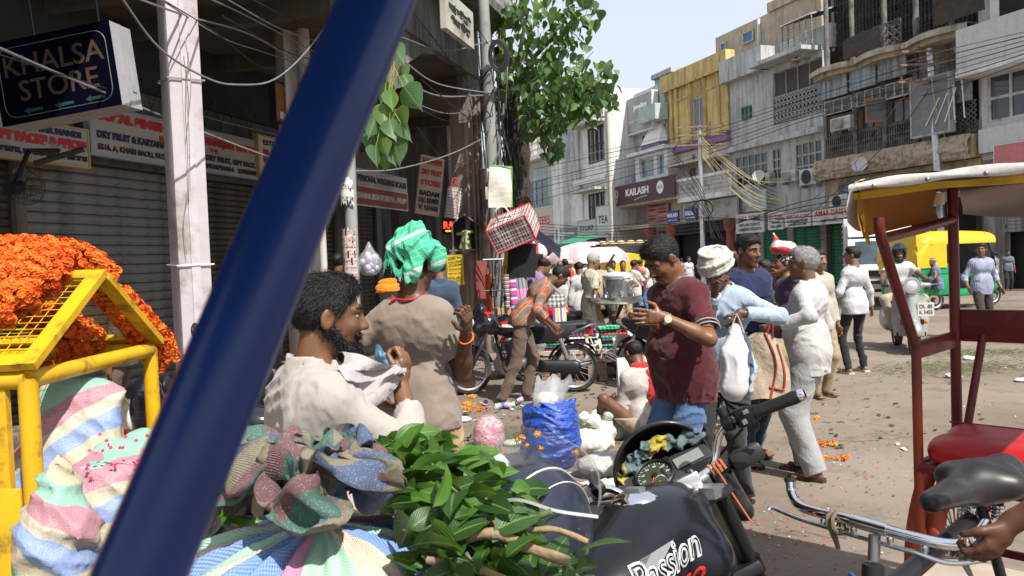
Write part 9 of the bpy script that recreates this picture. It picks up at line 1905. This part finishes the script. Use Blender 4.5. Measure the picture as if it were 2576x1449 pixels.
cl_=[(1300,30,13.2,.55,3),(1262,40,13.6,.45,2),(1270,110,13.6,.45,2),(1350,110,12.8,.55,4),(1400,60,12.5,.42,3),(1445,25,12.3,.38,3),(1440,90,12.3,.32,2),(1380,170,12.5,.6,5),(1330,190,13,.55,4),(1440,200,12.2,.5,5),(1490,215,12,.4,4),(1515,245,11.9,.25,2),(1400,250,12.4,.5,5),(1450,255,12.1,.35,3),(1350,260,12.8,.45,4),(1375,320,12.5,.28,2.5),(1385,370,12.4,.16,1.2),(1395,390,12.4,.1,.5),(1290,180,13.4,.4,2.5),(1330,320,12.8,.22,1.2),(1415,310,12.3,.18,.8),(1250,-20,13.6,.5,2),(1340,-20,13,.5,2),(1545,265,11.9,.08,.3),(1280,240,13.6,.3,1.2),(1470,5,12.2,.25,1.2)]
rr=random.Random(77);tot=sum(c[4]for c in cl_);leaves=[]
for px,py,D,r_,wt in cl_:
 for k in range(int(930*wt/tot)):
  p=V((rr.gauss(0,1),rr.gauss(0,1),rr.gauss(0,1)));p=p.normalized()*(rr.random()**.45)*r_*1.12;p=W(px,py,D)+V((p.x,p.y*1.2,p.z));leaves.append(p)
leaves.sort(key=lambda p:p.y);Tl=[]
def leafrot():return(Matrix.Rotation(rr.uniform(0,6.283),4,'Z')@Matrix.Rotation(math.radians(rr.gauss(-62,24)),4,'X')@Matrix.Rotation(rr.gauss(0,.5),4,'Y'))
for k,p in enumerate(leaves):
 s_=rr.uniform(.75,1.3);Mx=Matrix.Translation(p-tr.location)@leafrot()@Matrix.Scale(s_,4)
 if k<300:
  o=link('leaf',rr.choice(pme)if rr.random()<.9 else rr.choice(pml),tr);o.matrix_basis=Mx
 else:Tl.append(Mx)
b0=pme[0];bv=[tuple(v_.co)for v_ in b0.vertices];bf=[tuple(p.vertices)for p in b0.polygons]
for j,(mt,nm)in enumerate(((PPM,'crown_leaves'),(leafmat('peepal_dark',(.04,.10,.04),(.07,.14,.05),.38),'crown_leaves'),(PPL,'crown_leaves'))):
 sel=[t_ for i,t_ in enumerate(Tl)if(i%10<5,5<=i%10<9,i%10==9)[j]];o=scatter(nm,(bv,bf),sel,[mt],tr)
m=MB()
for k in range(110):p=leaves[rr.randrange(len(leaves))]-tr.location;m.tube([p,p+V((rr.gauss(0,.12),rr.gauss(0,.12),rr.uniform(.05,.25)))],.006,4)
m.build('twigs',M('twig_pale',(.22,.2,.1),.8),tr,kind='stuff')
tg=thing('peepal_twig','drooping peepal twig of large heart leaves hanging near the blue pole','twig',W(985,90,4.4));rr=random.Random(5)
st_=spline([V((0,0,0)),W(990,180,4.4)-tg.location,W(968,260,4.4)-tg.location,W(968,330,4.4)-tg.location,W(955,400,4.4)-tg.location],6);MB().tube(st_,.0035,6).build('stem',M('stem_yellow',(.30,.32,.06),.6),tg,smooth=60)
for px,py,L,a in((1000,140,55,35),(1008,190,48,12),(1020,215,48,20),(968,235,58,0),(1030,265,75,28),(972,300,66,5),(1008,310,60,24),(945,325,62,-12),(985,335,55,8),(1020,340,52,40),(970,352,50,0),(1000,360,52,14),(930,360,55,-14),(965,378,45,2),(995,390,62,10),(948,402,58,-6),(962,410,42,4),(980,395,55,0),(1040,240,45,35),(985,260,50,-10)):
 o=link('leaf',rr.choice(pme)if rr.random()<.7 else rr.choice(pml),tg);o.location=W(px-.25*L*math.sin(math.radians(a)),py-L*.5,4.4)+V((0,rr.uniform(-.06,.06),0))-tg.location;s_=L*4.4/2022/.15*1.05
 o.rotation_euler=Euler((math.radians(-88+rr.uniform(-12,12)),rr.uniform(-.25,.25)+math.radians(-a),rr.uniform(-.9,.9)));o.scale=(s_,)*3
 MB().tube([o.location,st_[min(len(st_)-1,rr.randrange(len(st_)))]],.0016,4).build('leaf_stalk',M('stem_yellow'),tg)
 # overhead cables
ORD=['lowest','second lowest','third from the bottom','fourth from the bottom','fifth from the bottom','third from the top','second from the top','topmost'];OTP=['topmost','second from the top','third from the top','fourth from the top','fifth from the top','sixth from the top','third from the bottom','second lowest','lowest']
def cable(label,pts,r,mat=WIRE,grp='overhead cables',sp=6):
 P=spline([W(*p)for p in pts],sp)if len(pts)>2 else[W(*p)for p in pts];o=link('overhead_cable',MB().tube([p-P[0]for p in P],r,5).mesh('overhead_cable',mat,60));o.location=P[0];return tag(o,label,'cable',grp)
LC=[([(-30,108,5),(160,190,6),(430,300,7.2),(650,385,8.5),(760,420,9.5)],.011,WIREG,'thick pale cable slanting down across the hanging light box sign'),([(-30,128,5.2),(300,232,6.6),(560,306,8),(720,345,9.4)],.005,WIRE,'thin cable running just above the thick pale one'),([(295,-20,5.5),(400,120,6),(520,196,6.5),(600,213,7),(690,200,8),(770,130,9),(850,20,9.7)],.009,WIREG,'looping cable that sags between the pillars'),([(330,-10,6),(470,40,7),(640,92,9),(800,190,10.5)],.010,WIREG,'cable bundle strand passing the white pillar top'),([(375,-20,6),(560,95,8),(660,130,9.5),(770,165,10.6)],.007,WIREG,'second strand under the bundle at the pillar'),([(395,-10,6.2),(540,80,7.4),(650,165,9),(720,172,10)],.005,WIRE,'thin drooping strand right of the white pillar'),([(490,-20,6.5),(620,40,8.5),(790,130,10.6)],.009,WIREG,'upper strand of the bundle right of the pillar'),([(540,-20,6.5),(700,70,9),(800,105,10.4)],.007,WIREG,'topmost strand crossing the arcade ceiling'),([(600,-20,7),(760,60,10),(860,70,10.4)],.006,WIRE,'short dark strand near the pipe top'),([(560,40,7.5),(720,130,9.8),(800,152,10.5),(870,165,9.7)],.006,WIRE,'strand meeting the noticed pole'),([(1010,150,9.7),(1100,210,11),(1235,235,12.2)],.011,WIREG,'pale cable from the blue bar to the grey pole'),([(1000,90,10),(1120,128,11.5),(1225,105,12.2)],.009,WIREG,'cable across the stained beam'),([(990,190,9.7),(1100,240,11),(1215,240,12.2)],.012,WIREG,'thick lower cable to the grey pole'),([(1040,30,10),(1130,150,11.5),(1240,300,12.3)],.008,WIRE,'steep dark cable before the beam'),([(880,430,9.6),(1000,425,10.5),(1140,385,12),(1262,322,12.4)],.009,WIREG,'sagging pale cable from the noticed pole to the grey pole'),([(1020,250,10),(1120,285,11.5),(1190,278,13)],.008,WIREG,'short sagging cable under the beam'),([(1030,260,10),(1130,305,11.5),(1200,290,13)],.006,WIRE,'lower short sagging cable under the beam'),([(1050,320,10.5),(1110,395,12),(1180,420,13.5)],.006,WIRE,'dark cable hanging into the arcade'),([(1060,200,10),(1180,300,12),(1260,370,12.4)],.007,WIRE,'diagonal dark cable before the brown pillar'),([(1150,10,11),(1200,70,12),(1228,110,12.2)],.006,WIRE,'cable dropping by the cream upper sign')]
for p,r_,mt,lb in LC:cable(lb,p,r_,mt)
rr=random.Random(12)
for k in range(34):
 x0,x1=rr.uniform(1205,1300),rr.uniform(1225,1315);y0,y1=sorted((rr.uniform(90,560),rr.uniform(120,700)));D=rr.uniform(12.6,13.8)
 if y1-y0<120:y1+=150
 cable('one of many black cables hanging in the tangle between pole and tree trunk',[(x0,y0,D),((x0+x1)/2+rr.uniform(-22,22),(y0+y1)/2+rr.uniform(-10,40),D+rr.uniform(-.2,.2)),(x1,y1,D)],rr.choice((.008,.011,.016,.022)),rr.choice((WIRE,WIRE,WIRE,WIREG)),'cable tangle by the tree')
cc=thing('cable_coil','black coil of spare cable tied high on the grey pole by the tree','cable coil',W(1254,140,12.0));m=MB()
for k in range(13):R0=.17+rr.uniform(-.03,.02);ph=rr.uniform(-.1,.1);m.tube([V((R0*.75*math.cos(a)+ph*.2,rr.uniform(-.004,.004)+.05*ph,R0*1.25*math.sin(a)))for a in[2*PI*i/22 for i in range(22)]],.009,5,closed=True)
m.build('coil',WIRE,cc)
for k in range(8):
 e=rr.uniform(-6,6);a_=(1340,505-13*k+e,46-.6*k);cable('long parallel power line across the right facades, %s'%ORD[k],[a_,(1765,352-10*k+40,37),(2060,262-9*k+30,32.5),(2338,196-14*k+40,28.8),(2700,95-9*k+20,19)],.016,WIREG if k%2 else WIRE,'power lines across the right facades')
for k in range(5):cable('low dark cable sagging across the right shop signs, %s'%ORD[k],[(1330,560+8*k,48),(1500,590+7*k-20,46),(1765,568+9*k-20,37),(2000,560-12*k,33),(2180,540-16*k,30)],.018,WIRE,'low cables before the right shops')
YWM=M('cable_cream',(.42,.37,.27),.6,v=.1);YWY=M('cable_yellow',(.55,.42,.06),.6,v=.1)
for k in range(9):e=rr.uniform(-14,14);cable('cream or yellow service cable fanning from the silver pole, %s'%OTP[k],[(1766,345+6*k,36.8),(1830+e,400+8*k,36.5),(1905+e,452+9*k,36),(1975,470+10*k+e,35)],.015,YWM if k%4 else YWY,'cream service cables')
for k in range(6):e=rr.uniform(-20,20);cable('dark service cable crossing the silver pole by the corner house, %s'%OTP[k],[(1700+e,380+14*k,37),(1765,470+12*k,36.8),(1800+e,600,36.6)],.016,WIRE,'dark tangle at the silver pole')
cable('yellow cable loop hanging from the pole before the timber building',[(2342,170,28.6),(2350,250,28.6),(2372,330,28.5),(2400,385,28.4),(2432,405,28.2)],.016,YWM);cable('rust red stay wire crossing the timber building',[(1990,545,32),(2150,410,31),(2290,230,29.5),(2460,195,27)],.012,M('rust'))
cable('dark drop wire in front of the timber building left bay',[(1930,600,33),(2060,520,32),(2250,340,30),(2345,215,28.8)],.012,WIRE);cable('dark wire rising from the truck to the pole',[(1995,640,32),(2150,560,30),(2300,470,29),(2350,425,28.6)],.012,WIRE)
for k,pts in enumerate(([(473,130,6.8),(470,250,6.8),(475,330,6.8),(478,480,6.8)],[(466,100,6.8),(480,210,6.8),(470,330,6.8)],[(470,640,6.8),(462,560,6.8),(474,470,6.8)])):cable('thin grey wire dangling down the white pillar, %s'%('longest','uppermost short one','lowest one')[k],pts,.004,M('wire_beige',(.25,.22,.19),.8),'wires on the white pillar')
PT=[V((.155*math.cos(a),.155*math.sin(a),.012*math.sin(2*a+1)))for a in[2*PI*k/8+.4 for k in range(8)]]
for y_,mt,lb in((207,M('wire_beige'),'brown rope tied round the white pillar above the signs'),(668,M('strip_white'),'white plastic strip knotted round the white pillar')):
 z_=W(476,y_,7.0).z;sq=[V((x*.152,y*.152,0))for x,y in((-1,-1),(1,-1),(1,1),(-1,1))];Rq=Matrix.Rotation(math.radians(38),3,'Z');o=link('tied_rope',MB().tube([Rq@p+V((0,0,.03*math.sin(3*i)))for i,p in enumerate(sq)],.008,6,closed=True).mesh('tied_rope',mt,60));o.location=(P1.x,P1.y,z_);tag(o,lb,'rope')
o=scatter('sack_petals',([(-.5,-.35,.1),(.1,-.5,0),(.6,0,.16),(.1,.5,0),(-.5,.35,.1),(0,0,-.06)],[(0,1,5),(1,2,5),(2,3,5),(3,4,5),(4,0,5)]),pt_,[PINK]);tag(o,'rose petals stuck on the striped sacks by the barricade','petals')
